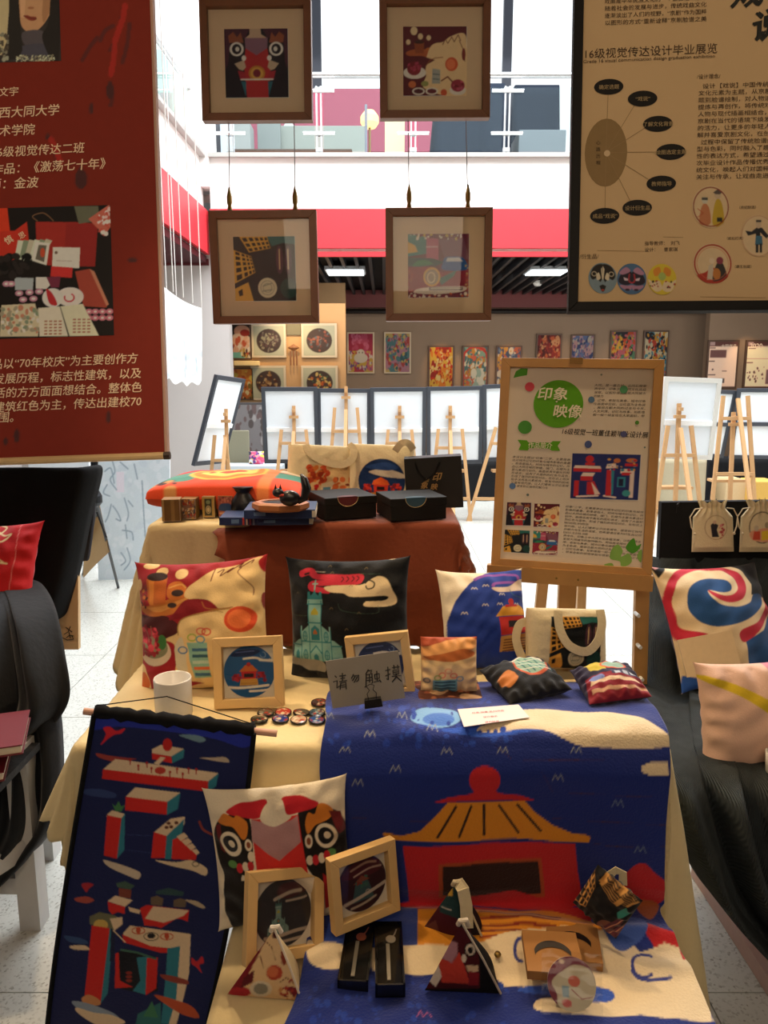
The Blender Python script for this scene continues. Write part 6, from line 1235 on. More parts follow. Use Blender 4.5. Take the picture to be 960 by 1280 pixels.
# ================================================================== small framed prints
birch = M('pale_birch_frame', '#DDB678', .5, bump=.1, scale=30, var=.08); cardm = M('ivory_card', '#E4DCC8', .7, var=.02)
def small_frame(label, quad, lean, fn, base, Y=None, w=.165, yaw=0, bg='#E4DCC8', dp=.022):
    p = Panel(quad, w, w, lean=lean, base=base, Y=Y, yaw=yaw, tight=25); t = thing('picture_frame', label, 'picture', p.R, p.t, group='small birch frames with round prints')
    bw = .021 * p.w / .165; frame_rails(t, p.w, p.h, bw, -dp * .5, dp * .5, birch)
    obj('backing', MB().box((0, .009, p.h / 2), (p.w - bw, .003, p.h - bw)), cardm, t)
    r = p.w * .375; n = 76; rr = np.linspace(0, 1, n // 2); tt = np.linspace(0, 2 * math.pi, n * 2); Rr, Tt = np.meshgrid(rr, tt, indexing='ij')
    A_ = uart(fn, (1, 1, 1), 240, bg); P = np.stack([r * Rr * np.cos(Tt), np.full(Rr.shape, .006), p.h / 2 + r * Rr * np.sin(Tt)], -1)
    obj('round_print', MB().grid(P), MP('matt_print_paper'), t, cols=A_.at(np.stack([.5 + .49 * Rr * np.cos(Tt), .5 - .49 * Rr * np.sin(Tt)], -1)).reshape(-1, 3))
    obj('glass_pane', MB().box((0, -.002, p.h / 2), (p.w - bw * 1.7, .0015, p.h - bw * 1.7)), glass_mat('picture_glass'), t); return p
small_frame('small birch frame with a blue gate print in front of the red cushion', [(267, 797), (352, 795), (355, 881), (270, 886)], 14, lambda a: d_gate(a, '#1C5A92'), Z2 + .002, Y=1.64)
small_frame('small birch frame partly hidden by the handwritten sign', [(431, 794), (513, 791), (519, 876), (437, 881)], 14, lambda a: d_gate(a, '#1A2E62'), Z2 + .02, Y=1.70)
small_frame('small birch frame with a church print leaning on the lion face cushion', [(302, 1096), (401, 1079), (406, 1177), (308, 1192)], 10, d_church_disc, Z3 + .004, Y=1.262)
small_frame('small birch frame with a dark tower print, leaning on the blue blanket', [(411, 1075), (487, 1047), (498, 1136), (418, 1166)], 4, d_tower_disc, None, Y=1.335, yaw=26)

# ================================================================== handwritten sign and clip
p = Panel([(408, 828), (498, 813), (506, 872), (415, 885)], .165, .11, lean=6, Y=1.56)
t = thing('handwritten_sign', 'grey card with handwritten black characters held by a black clip', 'sign', p.R, p.t)
obj('card', MB().box((0, .001, p.h / 2), (p.w, .0015, p.h)), M('grey_sign_card', '#928B80', .7, var=.03), t)
S_ = MB(); s2 = lambda pts: S_.tube([(p.L(300 + float(q.split(',')[0]) / 3.692, 780 + float(q.split(',')[1]) / 3.692)[0], -.0006, p.L(300 + float(q.split(',')[0]) / 3.692, 780 + float(q.split(',')[1]) / 3.692)[1]) for q in pts.split()], .0013, 5)
for pts in ('438,240 446,248', '430,268 448,262 446,295 458,285', '458,242 488,236', '472,228 472,262', '462,252 484,248', '458,266 492,260', '464,272 460,302', '464,272 486,268 488,300', '466,282 484,279', '466,291 484,288',
            '522,232 512,252', '518,240 546,236 544,258 534,266', '530,242 516,262', '540,242 524,270',
            '590,210 578,232', '588,216 606,213 600,226', '580,232 578,286 572,290', '580,234 606,228 608,270 602,272', '582,248 606,244', '582,260 606,257', '594,232 595,268', '618,232 640,228 640,248 620,252 618,232', '628,216 630,262', '614,266 644,258', '640,256 648,266',
            '668,214 692,208', '680,196 682,256 674,250', '668,238 692,228', '700,200 736,194', '708,188 710,206', '726,186 728,204', '704,212 732,208 732,226 704,230 704,212', '706,221 732,217', '698,240 742,234', '720,230 718,244 700,266', '720,240 744,262'): s2(pts)
obj('lettering', S_, M('marker_ink', '#161412', .5), t)
x0, z0 = p.L(466, 884); c = MB().prism([(-.020, -.010), (.020, -.010), (.018, .010), (-.018, .010)], -.012, .012); c.xf([[1, 0, 0, x0], [0, 1, 0, 0], [0, 0, 1, .002], [0, 0, 0, 1]])
cl_ = obj('binder_clip', c, M('black_clip', '#1C1A18', .3), t, bevel=.001)
for sg_, yy in ((1, -.013), (-1, .013)): obj('clip_handle', MB().tube([(x0 - .008, yy, .010), (x0 - .010, yy - .002 * sg_, .026), (x0 - .004, yy - .004 * sg_, .034), (x0 - .009, yy - .005 * sg_, .044), (x0, yy - .006 * sg_, .048), (x0 + .008, yy - .005 * sg_, .044), (x0 + .004, yy - .004 * sg_, .034), (x0 + .010, yy - .002 * sg_, .026), (x0 + .008, yy, .010)], .0009, 6), M('clip_wire', '#3A3630', .3, .8), cl_)

# ================================================================== mug
c = atZ(218, 897, Z2 + .003); t = thing('mug', 'plain white mug on the cream cloth in front of the red cushion', 'cup', t=tuple(c))
mugm = M('white_ceramic'); obj('body', MB().lathe([(.034, 0), (.038, .003), (.0405, .012), (.041, .092), (.040, .095), (.0375, .094), (.037, .012), (.030, .006), (0, .006)], 40), mugm, t, smooth=True)
obj('handle', MB().tube([(.006, .038 + .034 * math.sin(k / 12 * math.pi), .048 + .028 * math.cos(k / 12 * math.pi)) for k in range(13)], .005, 8), mugm, t, smooth=True)

# ================================================================== pin badges
bpal = [('#4A4A44', '#8A8A7A'), ('#B83A30', '#E0C8A0'), ('#5A4A3A', '#A89A7A'), ('#3A4A5A', '#8A9AA0'), ('#3A3A2A', '#7A7A6A'), ('#2A3E8A', '#C8C0B0'), ('#C89A7A', '#E8D8C0'), ('#2A4A8A', '#A8B8C8'), ('#4A2A2A', '#8A4A3A')]
bl_ = ['olive-toned pin badge, back row left', 'red-printed pin badge, second in the back row', 'brown pin badge, third in the back row', 'slate pin badge, right end of the back row', 'dark olive pin badge, front row left', 'blue pin badge, second in the front row', 'pinkish cream pin badge, third in the front row', 'blue-grey pin badge, right end of the front row', 'dark pin badge alone beside the blanket corner']
for i, (x, y) in enumerate(((332, 893), (354, 892), (376.5, 892.5), (396, 893), (324, 901), (350.5, 900.5), (373.5, 901.5), (396, 902), (399, 880))):
    c = atZ(x, y, Z2 + .003); t = thing('pin_badge', bl_[i], 'badge', R=rotm(random.uniform(0, 3), math.radians(-4), 0), t=tuple(c + (0, 0, .001)), group='round pin badges')
    obj('rim', MB().lathe([(.0175, 0), (.0195, .002), (.019, .004), (.0175, .0045)], 24), M('badge_rim', '#2A2622', .2, .6), t, smooth=True)
    g_ = np.random.RandomState(i); A_ = uart(lambda a: a.R(0, 0, 1, 1, bpal[i][0]).blobs(.1, .1, .9, .9, [bpal[i][1], bpal[i][0], '#D8C8A8', '#A83A2A'], 26, .04, .12, i), WI, 60)
    rr = np.linspace(0, 1, 9); tt = np.linspace(0, 2 * math.pi, 25); Rr, Tt = np.meshgrid(rr, tt, indexing='ij')
    obj('face', MB().grid(np.stack([.0185 * Rr * np.cos(Tt), .0185 * Rr * np.sin(Tt), .0042 + .0016 * (1 - Rr ** 2)], -1)), MP('glossy_badge_print', .12, coat=1.), t, smooth=True, cols=A_.at(np.stack([.5 + .45 * Rr * np.cos(Tt), .5 - .45 * Rr * np.sin(Tt)], -1)).reshape(-1, 3))

# ================================================================== paper card
c = [atZ(x, y, Z2 + .036) for x, y in ((572, 887), (648, 881), (662, 897), (580, 909))]
t = thing('price_card', 'white card with red lettering lying on the blue blanket', 'card', t=tuple(sum(c) / 4)); O = sum(c) / 4
obj('card_sheet', MB().add([v - O for v in c] + [v - O + (0, 0, .001) for v in c], [(0, 1, 2, 3), (7, 6, 5, 4), (0, 4, 5, 1), (1, 5, 6, 2), (2, 6, 7, 3), (3, 7, 4, 0)]), M('white_pink_card', '#EADBD6', .5, var=.05, scale=12), t)
mb = MB()
def lay(st, px, py, h):
    v, f = glyphs(st, .1, .02); e = atZ(px, py, Z2 + .038); ex = (c[1] - c[0]) / np.linalg.norm(c[1] - c[0]); ey = (c[0] - c[3]) / np.linalg.norm(c[0] - c[3]); mb.add([e - O + ex * x * h + ey * y * h for x, y in v], f)
lay('印象·映像 系列作品', 590, 892, .0085); lay('设计展示', 604, 897, .008); lay('请勿触摸', 606, 903.5, .008)
obj('lettering', mb, M('red_ink', '#B02A3A', .6), t)
class UnitArt:
    def __init__(s, a, quad): s.a = a; s.H = homog(quad, UQ)
    def at(s, px): return s.a.at(hap(s.H, px))
# ================================================================== bags
canvas = M('cream_canvas', '#DDCDA8', .85, bump=.4, scale=120, var=.05)
canvp = MP('printed_canvas', .85, .4, 150)
def ribbon(mb, pts, w, t=.002, nrm=(0, 1, 0)):
    P = np.array(pts, float); n = len(P); nrm = np.array(nrm, float); V = []
    for i in range(n):
        a = P[min(i + 1, n - 1)] - P[max(i - 1, 0)]; b = np.cross(a, nrm); b = b / max(np.linalg.norm(b), 1e-9) * w / 2; c = nrm * t / 2
        V += [P[i] - b - c, P[i] + b - c, P[i] + b + c, P[i] - b + c]
    F = [(i * 4 + k, i * 4 + (k + 1) % 4, i * 4 + 4 + (k + 1) % 4, i * 4 + 4 + k) for i in range(n - 1) for k in range(4)] + [(3, 2, 1, 0), (n * 4 - 4, n * 4 - 3, n * 4 - 2, n * 4 - 1)]
    return mb.add(V, F)
def tote(label, quad, w, h, art, handles, Y, base=None, T=.035, yaw=0, lean=6, topT=.5, name='tote_bag', mat=None, back='#D8C49A', n=120, seed=0, strap=.022, strapmat=None, hy=None):
    p = Panel(quad, w, h, lean=lean, yaw=yaw, Y=Y, base=base); w, h = p.w, p.h; t = thing(name, label, 'bag', p.R, p.t); m = int(n * h / w)
    def sf(nu, nv, s):
        u, v = np.meshgrid(np.linspace(-1, 1, nu), np.linspace(-1, 1, nv), indexing='ij')
        th = T * np.sqrt(np.clip(1 - u ** 6, 0, 1)) * np.where(v > 0, topT + (1 - topT) * np.sqrt(1 - np.clip(v, 0, 1) ** 4), np.sqrt(1 - np.clip(v, -1, 0) ** 8)) + .004 * wob(u, v, 6, seed) * (1 - u ** 2)
        return u, v, np.stack([u * w / 2, -s * th, h / 2 + v * h / 2], -1)
    u, v, F = sf(n, m, 1); c = art.at(p.px(F[..., 0], F[..., 2])).reshape(-1, 3); _, _, B = sf(n // 3, m // 3, -1)
    mb = MB().grid(F); k = mb.n; mb.grid(B[::-1]); cc = np.empty((mb.n, 3)); cc[:k] = c; cc[k:] = lin(back)
    o = obj('body', mb, mat or canvp, t, smooth=True, cols=cc); so = o.modifiers.new('thickness', 'SOLIDIFY'); so.thickness = .0015
    for kx, hd in enumerate(handles):
        side = -1 if kx == 0 else 1
        pts = spline(np.array([p.L(*q) for q in hd]), False, 5); yy = (-T * 1.02 - .006) if kx == 0 else T * .3
        r = ribbon(MB(), [(x, yy - (.012 * math.sin(i / (len(pts) - 1) * math.pi) if kx == 0 else 0), z) for i, (x, z) in enumerate(pts)], strap, .0025); obj('handle', r, strapmat or canvas, t)
    return p, t
a = Art(350, 545, 445, 625, '#DDCDA8', 3); a.P('384,578 440,578 440,620 382,620', '#DDBB85')
a.blobs(384, 580, 408, 600, ['#C8502A', '#E0803A', '#A83A1E'], 50, 1.5, 4, 3).blobs(384, 602, 398, 612, ['#C82A2A', '#A81A1E'], 20, 1.5, 3, 4).P('402,600 415,596 420,616 402,618', '#E8D8B0').P('404,604 412,603 413,614 405,614', '#5A8AA0').blobs(415, 590, 436, 616, ['#D8703A', '#DDBB85', '#8A3A2A'], 20, 1.5, 4, 5).done(WI)
tote('cream tote bag with a small food print, its handle hanging down in front', [(358, 552), (434, 553), (437, 618), (368, 620)], .20, .17, a, [[(377, 553), (382, 563), (398, 573), (419, 577), (431, 570), (433, 558), (427, 551)]], 2.36, Z1 + .006, T=.03, seed=1)
a = Art(428, 545, 520, 625, '#DDCDA8', 3); a.E(476, 598, 27.5, 26, '#16305E').P('460,588 480,584 503,590 503,594 485,594 470,592', '#D8CDB8', True).P('455,583 480,576 495,582 480,586', '#2A4A86', True)
a.P('464,603 466,598 474,594 482,598 485,603', '#E0602A').P('466,603 483,603 482,612 467,612', '#D03A28').R(470, 605, 479, 609, '#2A1A1E').blobs(456, 603, 464, 612, ['#C8342A', '#8A1E24'], 10, 1.5, 3, 2).blobs(486, 602, 497, 612, ['#C8342A', '#8A1E24'], 10, 1.5, 3, 3).R(464, 612, 486, 616, '#E0A040').Ln('452,614 476,618 502,614', 2, '#D8CDB8', True).done(WI)
tote('cream tote bag with a round blue night print and red pavilion', [(434, 556), (517, 553), (514, 620), (437, 620)], .22, .18, a, [[(490, 562), (497, 552), (506, 551), (513, 559)]], 2.40, Z1 + .006, T=.035, seed=2)
a = Art(640, 750, 765, 842, '#DDCDA8', 3); q = [(681, 769), (744, 771), (742, 834), (682, 832)]
a.unit(q); d_windows(a, '#E0A040'); a.H = None; a.done(WI)
tote('small cream tote bag printed with yellow window grids and a record, on the middle tier', [(655, 757), (752, 762), (756, 834), (662, 834)], .205, .15, a, [[(687, 762), (690, 785), (702, 805), (722, 812), (735, 800), (740, 780), (738, 762)], [(668, 765), (660, 775), (650, 780), (648, 800), (660, 825), (672, 832)]], 1.86, Z2 + .004, T=.045, seed=3, lean=10)
# black paper bag
p = Panel([(505, 572), (581, 573), (578, 641), (506, 643)], .175, .16, lean=2, Y=2.30, base=Z1 + .006)
t = thing('paper_gift_bag', 'black paper gift bag with gold brush characters and black ribbon handles', 'bag', p.R, p.t); pb = M('black_paper', '#15130F', .5, var=.1)
obj('body', MB().box((0, .03, p.h / 2), (p.w, .06, p.h)), pb, t, bevel=.001)
obj('ribbon_handle', ribbon(MB(), [(*[p.L(x, y)[0]], -.004, p.L(x, y)[1]) for x, y in ((520, 578), (524, 592), (533, 603), (545, 596), (553, 579))], .006, .001), M('black_ribbon', '#050505', .3), t)
tx = Text(p, -.003); tx.put('印', 541, 604, 12, shear=.3, bold=.03).put('象', 525, 614, 10, shear=.3, bold=.03).put('映', 538, 616, 9, shear=.3, bold=.03).put('像', 531, 606, 6, shear=.3, bold=.02); tx.build(t, M('gold_foil', '#C8A468', .3, .5))

# ================================================================== boxes and books on the top tier
def gbox(name, label, cat, corner, yaw, w, d, h, z, body, lid=None, tab=None, group=None):
    """corner: world xy of the front-left bottom corner"""
    R = rotm(math.radians(yaw), 0, 0); c = np.array([corner[0], corner[1], z]) + R @ np.array([w / 2, d / 2, 0]); t = thing(name, label, cat, R, c, group)
    if lid is None: obj('body', MB().box((0, 0, h / 2), (w, d, h)), body, t, bevel=.0015); return t
    obj('body', MB().box((0, 0, h * .4), (w - .004, d - .004, h * .8)), body, t, bevel=.0015); obj('lid', MB().box((0, 0, h * .82), (w, d, h * .36)), lid, t, bevel=.002)
    return t
bbx = M('black_gift_box', '#17130F', .55, var=.12); mar = M('dark_red_seal', '#5A1A1A', .5); blu = M('dark_blue_seal', '#2A4A5A', .5); goldl = M('gold_line', '#B8A070', .4, .5)
for k, (cx, cy, yaw, w, d, sm, lb) in enumerate(((406, 651, 22, .155, .16, mar, 'black lidded gift box with a red half-round seal, left one on the brown cloth'), (488, 652, 16, .165, .15, blu, 'black lidded gift box with a blue half-round seal, right one before the paper bag'))):
    c = atZ(cx, cy, Z1 + .009); t = gbox('gift_box', lb, 'box', c[:2], yaw, w, d, .062, Z1 + .009, bbx, bbx)
    th = np.linspace(0, math.pi, 20); x0 = -.01
    obj('seal', MB().add([(x0 + .03 * math.cos(v), -d / 2 - .0012, .0622 - .026 * math.sin(v)) for v in th], [tuple(range(20))[::-1]]), sm, t)
    obj('seal_edge', MB().tube([(x0 + .03 * math.cos(v), -d / 2 - .0015, .0622 - .026 * math.sin(v)) for v in th], .0009, 5), goldl, t)
    obj('seal_top', MB().add([(x0 + .03 * math.cos(v), -d / 2 + .022 * math.sin(v), .0634) for v in th], [tuple(range(20))]), sm, t)
def artbox(name, label, q, z, w, h, d, fn, side, yaw=0, n=40, cat='box', group=None):
    c = atZ((q[0] + q[2]) / 2, q[3], z); R = rotm(math.radians(yaw), 0, 0); t = thing(name, label, cat, R, tuple(c), group)
    obj('body', MB().box((0, d / 2, h / 2), (w, d, h)), side, t, bevel=.001); A_ = uart(fn, WI, 120)
    U, V = np.meshgrid(np.linspace(0, 1, n), np.linspace(0, 1, n), indexing='ij')
    obj('printed_face', MB().grid(np.stack([(U - .5) * w * .96, np.full_like(U, -.0012), .001 + V * (h - .002)], -1)), MP('glossy_box_print', .3, coat=.4), t, cols=A_.at(np.stack([U, 1 - V], -1)).reshape(-1, 3)); return t
gs = M('antique_gold_card', '#9A7A44', .35, .4)
artbox('small_box', 'plain brass-coloured little box, leftmost on the top tier edge', (203, 623, 226, 652), Z1 + .004, .05, .062, .05, lambda a: a.R(0, 0, 1, 1, '#8A6A3A').R(.0, .0, .12, 1, '#C8A868').R(.5, 0, .7, 1, '#A8884E'), gs, 8, group='four little boxes in a row')
artbox('small_box', 'little box with a swirling multi-coloured print beside the brass one', (227, 622, 245, 649), Z1 + .004, .042, .058, .045, lambda a: a.R(0, 0, 1, 1, '#8A6A5A').blobs(0, 0, 1, 1, ['#D8C8A8', '#A83A2A', '#3A4A5A', '#C8904A'], 60, .04, .1, 3), gs, group='four little boxes in a row')
artbox('small_box', 'little gold-framed box with a round clock-like print', (253, 620, 269, 647), Z1 + .004, .036, .060, .04, lambda a: a.R(0, 0, 1, 1, '#B89850').R(.2, .08, .8, .92, '#3A3A2E').E(.5, .62, .22, .2, '#C8B890').E(.5, .25, .18, .1, '#7A8A6A').O(.5, .62, .15, .14, .04, '#4A4A3A'), gs, group='four little boxes in a row')
artbox('small_box', 'little box printed with a blue car on pink, rightmost of the row', (273, 621, 291, 646), Z1 + .004, .042, .060, .04, lambda a: a.R(0, 0, 1, 1, '#A85A4A').P('.1,.45 .3,.35 .8,.35 .95,.5 .9,.7 .1,.7', '#2A4A7A', True).R(.1, .8, .9, .9, '#D8A080').blobs(0, 0, 1, .3, ['#C8806A', '#7A3A3A'], 14, .05, .1, 3), gs, group='four little boxes in a row')
nb = M('navy_book_cover', '#1C3260', .5, var=.15)
for k, (cx, cy, z, yaw, w, d, h, lb, ex) in enumerate(((274, 657, Z1 + .008, 2, .105, .11, .022, 'navy book with a red and white striped spine, lowest at left', 1), (322, 657, Z1 + .01, 4, .145, .13, .020, 'dark navy book under the larger blue one', 0), (305, 649, Z1 + .034, 3, .185, .14, .024, 'larger blue book on top of the navy books', 0))):
    c = atZ(cx, cy, z); t = gbox('book', lb, 'book', c[:2], yaw, w, d, h, z, nb)
    if ex:
        for i_, cc_ in enumerate(('#B83A2E', '#C8B8A8', '#8A3A4A', '#7A8AA0')): obj('spine_stripe', MB().box((.012 + i_ * .009, -d / 2 - .0008, h / 2), (.005, .002, h * .9)), M('stripe_' + cc_[1:], cc_, .5), t)
        obj('printed_emblem', MB().box((-.01, -d / 2 - .0008, h / 2), (.02, .002, h * .5)), M('pale_blue_print', '#5A7AA0', .5), t)
    else: obj('page_edge', MB().box((w / 2 - .004, -.004, h / 2), (.010, d - .004, h * .7)), pg, t); obj('printed_emblem', MB().box((-w * .28, -d / 2 - .0008, h * .55), (.03, .002, h * .4)), M('pale_blue_print'), t)
c = atZ(352, 642, Z1 + .06); wb_ = M('carved_wood_tray', '#A8683A', .45, bump=.2, var=.2)
t = thing('wooden_tray', 'small brown wooden tray with a dark oval opening, on the blue book', 'tray', rotm(.05, 0, 0), (c[0] - .01, c[1] + .06, Z1 + .0595)); 
obj('body', MB().lathe([(.066, 0), (.074, .006), (.074, .018), (.066, .022), (.05, .022), (.046, .012), (0, .012)], 8, (0, 0, 0), .75), wb_, t); obj('dark_lining', MB().lathe([(.047, .0125), (.047, .0205), (0, .0205)], 20, (0, 0, 0), .6), M('black_lining', '#14100E', .6), t)
# black drawstring pouch and black fox figure
bs = M('black_satin', '#0F0E10', .35, bump=.5, scale=60, var=.3)
c = atZ(302, 642, Z1 + .02); t = thing('drawstring_pouch', 'small black satin drawstring pouch standing by the little boxes', 'pouch', t=(c[0], c[1] + .03, Z1 + .055 - .048))
obj('body', MB().lathe([(.001, 0), (.030, .002), (.036, .02), (.034, .045), (.022, .062), (.018, .068), (.026, .080), (.030, .084)], 22, (0, 0, 0), .75), bs, t, smooth=True)
c = atZ(358, 640, Z1 + .08); t = thing('fox_figure', 'little black seated animal figure with an upright tail on the wooden tray', 'figurine', t=(c[0], c[1] + .07, Z1 + .0825))
fm = M('black_ceramic', '#121013', .3)
obj('body', MB().sphere((0, 0, .02), .020, 16, 10, (1.3, .8, 1)).sphere((-.028, -.004, .034), .013, 14, 8, (1.1, .9, .9)).lathe([(.004, 0), (.0, .014)], 8, (-.034, -.004, .042)).lathe([(.004, 0), (.0, .014)], 8, (-.022, -.004, .042)), fm, t, smooth=True)
obj('tail', MB().tube([(.02, 0, .01), (.036, 0, .02), (.042, 0, .045), (.036, 0, .068), (.028, 0, .08)], [.006, .010, .012, .009, .002], 10), fm, t, smooth=True); obj('collar', MB().lathe([(.010, 0), (.012, .003), (.010, .006)], 12, (-.02, -.003, .026)), M('red_collar', '#B0301E', .5), t)

# ================================================================== pouches on the middle tier
a = Art(518, 788, 605, 878, '#DDBB85', 3); a.P('518,788 605,788 605,800 585,806 560,806 540,815 518,812', '#A84A2A', True).P('518,812 540,806 560,800 590,798 597,810 570,820 540,826 518,826', '#E0A060', True).P('530,822 550,818 580,812 592,822 560,828', '#B8642E', True).P('520,835 600,830 600,878 520,878', '#E0BE8C')
a.R(543, 851, 570, 868, '#6A9AA0')
for k in range(4): a.R(545, 853 + k * 4, 568, 855 + k * 4, '#2A4A5A')
for x, y, c_ in ((553, 845, '#D86A5A'), (560, 840, '#D88A6A'), (548, 848, '#8AA04A'), (566, 846, '#D8604A'), (536, 852, '#3A4A5A'), (573, 850, '#5A8AA0')): a.O(x, y, 3.6, 3, 1.3, c_)
a.done(WI)
pillow('small_pouch', 'small plump pouch printed with cream meat and a machine, standing beside the black pouch', [(525, 794), (597, 797), (592, 871), (530, 868)], .145, .145, a, lean=10, base=Z2 + .026, Y=1.68, back='#4A2418', T=.035, seed=21, n=80, pinch=.03, cat='pouch')
a = Art(0, 0, 1, 1, '#5A3224', 120); k_ = a.k; a.blobs(0, 0, 1, 1, ['#8A4A34', '#3A2018', '#A86A4A', '#C8A078'], 30, .05, .2, 3); a.k = 3; a.done(WI); a.k = k_
c = atZ(562, 880, Z2 + .008); lying('folded_scarf', 'folded brown patterned cloth lying under the small plump pouch', c[0], c[1] + .04, Z2 + .02, .155, .11, .008, .05, a, canvp, '#4A2A1E', 22, 60, cat='cloth')
a = Art(0, 0, 1, 1, '#15161A', 240); k_ = a.k; a.E(.62, .42, .26, .3, '#C85A34', 20).E(.62, .4, .23, .27, '#8FB09A', 20)
for i in range(5): a.Ln([(.42 + i * .09, .2 + i * .03), (.5 + i * .09, .62)], .02, '#2E6A72')
for j in range(3): a.Ln([(.4, .28 + j * .12), (.85, .36 + j * .12)], .014, '#E8E0D0')
a.Ln('.4,.22 .6,.16 .86,.3', .05, '#E8E0D0', True).P('.05,.5 .25,.45 .28,.68 .1,.75', '#C87A3A', True); a.k = 3; a.done(WI); a.k = k_
pillow('flat_pouch', 'black pouch with a pale green building print lying on the blanket', [(596, 834), (676, 826), (712, 858), (640, 888)], .17, .15, UnitArt(a, [(596, 834), (676, 826), (712, 858), (640, 888)]), lean=48, Y=1.625, base=Z2 + .034, back='#101114', T=.038, seed=23, n=100, pinch=.03, cat='pouch', tight=12)
a = Art(0, 0, 1, 1, '#241C3A', 240); k_ = a.k; a.P('.1,.5 1,.6 1,1 0,1', '#8A1E2E').P('.15,.62 1,.72 1,.78 .12,.7', '#E8C8A8').P('.1,.8 1,.86 1,.9 .1,.86', '#E0B090').P('.2,.1 .5,.15 .45,.45 .22,.4', '#C8B43A').E(.62, .3, .2, .15, '#8FB0A0').O(.62, .3, .2, .15, .03, '#D85A34').P('.5,.5 .95,.56 .93,.66 .5,.6', '#3A3A5A')
for x in (.55, .68, .8): a.P([(x, .53), (x + .08, .54), (x + .08, .62), (x, .61)], '#B8C0D0')
a.E(.25, .6, .12, .06, '#7A8AC8', 10); a.k = 3; a.done(WI); a.k = k_
pillow('flat_pouch', 'purple and dark red striped pouch lying at the right end of the blanket top', [(722, 838), (779, 831), (818, 866), (730, 889)], .16, .15, UnitArt(a, [(722, 838), (779, 831), (818, 866), (730, 889)]), lean=48, Y=1.60, base=Z2 + .034, back='#3A1420', T=.036, seed=25, n=100, pinch=.03, cat='pouch', tight=12)

# drawstring pouches hanging on the right panel
def drawpouch(label, x0, x1, y0, y1, art, Y):
    p = Panel([(x0, y0), (x1, y0), (x1, y1), (x0, y1)], .13, .155, lean=6, Y=Y); w, h = p.w, p.h; t = thing('drawstring_pouch', label, 'pouch', p.R, p.t); n, m = 70, 76
    u, v = np.meshgrid(np.linspace(-1, 1, n), np.linspace(0, 1, m), indexing='ij')
    wd_ = np.interp(v, [0, .7, .86, .9, 1], [1, .94, .62, .60, .70]); tk = .016 * np.sqrt(np.clip(1 - u ** 2, 0, 1)) * np.interp(v, [0, .1, .8, .9, 1], [.2, 1, .9, .6, .8]) + .004 * np.sin(u * 18) * np.clip((v - .6) / .3, 0, 1)
    F = np.stack([u * w / 2 * wd_, -tk, v * h + .006 * np.sin(u * 7 + 1) * np.clip((v - .9) * 10, 0, 1)], -1); c = art.at(p.px(u * w / 2 * wd_, v * h)).reshape(-1, 3)
    B = F.copy(); B[..., 1] = np.abs(tk) * .6 + .001; mb = MB().grid(F); k = mb.n; mb.grid(B[::-1]); cc = np.empty((mb.n, 3)); cc[:k] = c; cc[k:] = lin('#C8B48A')
    obj('body', mb, canvp, t, smooth=True, cols=cc); co = M('cream_cord', '#E0D0B0', .8)
    for s_ in (-1, 1): obj('drawstring', MB().tube([(s_ * w * .28, -.016, h * .88), (s_ * w * .45, -.012, h * .86), (s_ * w * .56, -.008, h * .70), (s_ * w * .53, -.01, h * .5), (s_ * w * .46, -.014, h * .38)], .0022, 7).sphere((s_ * w * .46, -.014, h * .37), .005, 8, 6), co, t)
    obj('hanging_pin', MB().tube([(-.008, -.004, h * .95), (-.01, -.004, h * 1.06), (0, -.004, h * 1.0), (.01, -.004, h * 1.06), (.008, -.004, h * .95)], .001, 5), M('clip_wire'), t)
a = Art(860, 620, 922, 700, '#DDCDA8', 3).O(893, 659, 14, 16, .8, '#A8886A').P('886,656 890,652 896,656 894,662 897,672 888,672', '#2A2A34').E(891, 652, 2.4, 2.4, '#C8A890').blobs(897, 655, 903, 674, ['#B04A4A', '#D88A8A'], 14, 1, 2.4, 3).done(WI)
drawpouch('cream drawstring pouch with a small dark figure print, left one on the black panel', 864, 918, 625, 692, a, 2.53)
a = Art(915, 620, 990, 700, '#DDCDA8', 3).O(951, 659, 17, 20, 1.2, '#3A2A24').P('936,664 966,660 966,676 940,676', '#E0A080', True).P('950,664 962,662 962,674 950,676', '#E8C83A').E(943, 660, 3, 4, '#C8B8A0').E(957, 656, 3, 4, '#A8987A').P('940,664 948,664 948,675 938,675', '#C8503A').done(WI)
drawpouch('cream drawstring pouch with a ringed two-figure print, at the right picture edge', 922, 982, 625, 691, a, 2.53)
obj('panel_clip', MB().tube([(0, -.004, 0), (0, -.004, .03), (.01, -.004, .04), (.004, -.004, .02)], .001, 5), M('clip_wire'), None, 'small metal clip on the black felt panel, left of the pouches', 'clip', M4=M4(None, atY(845, 641, 2.575)))

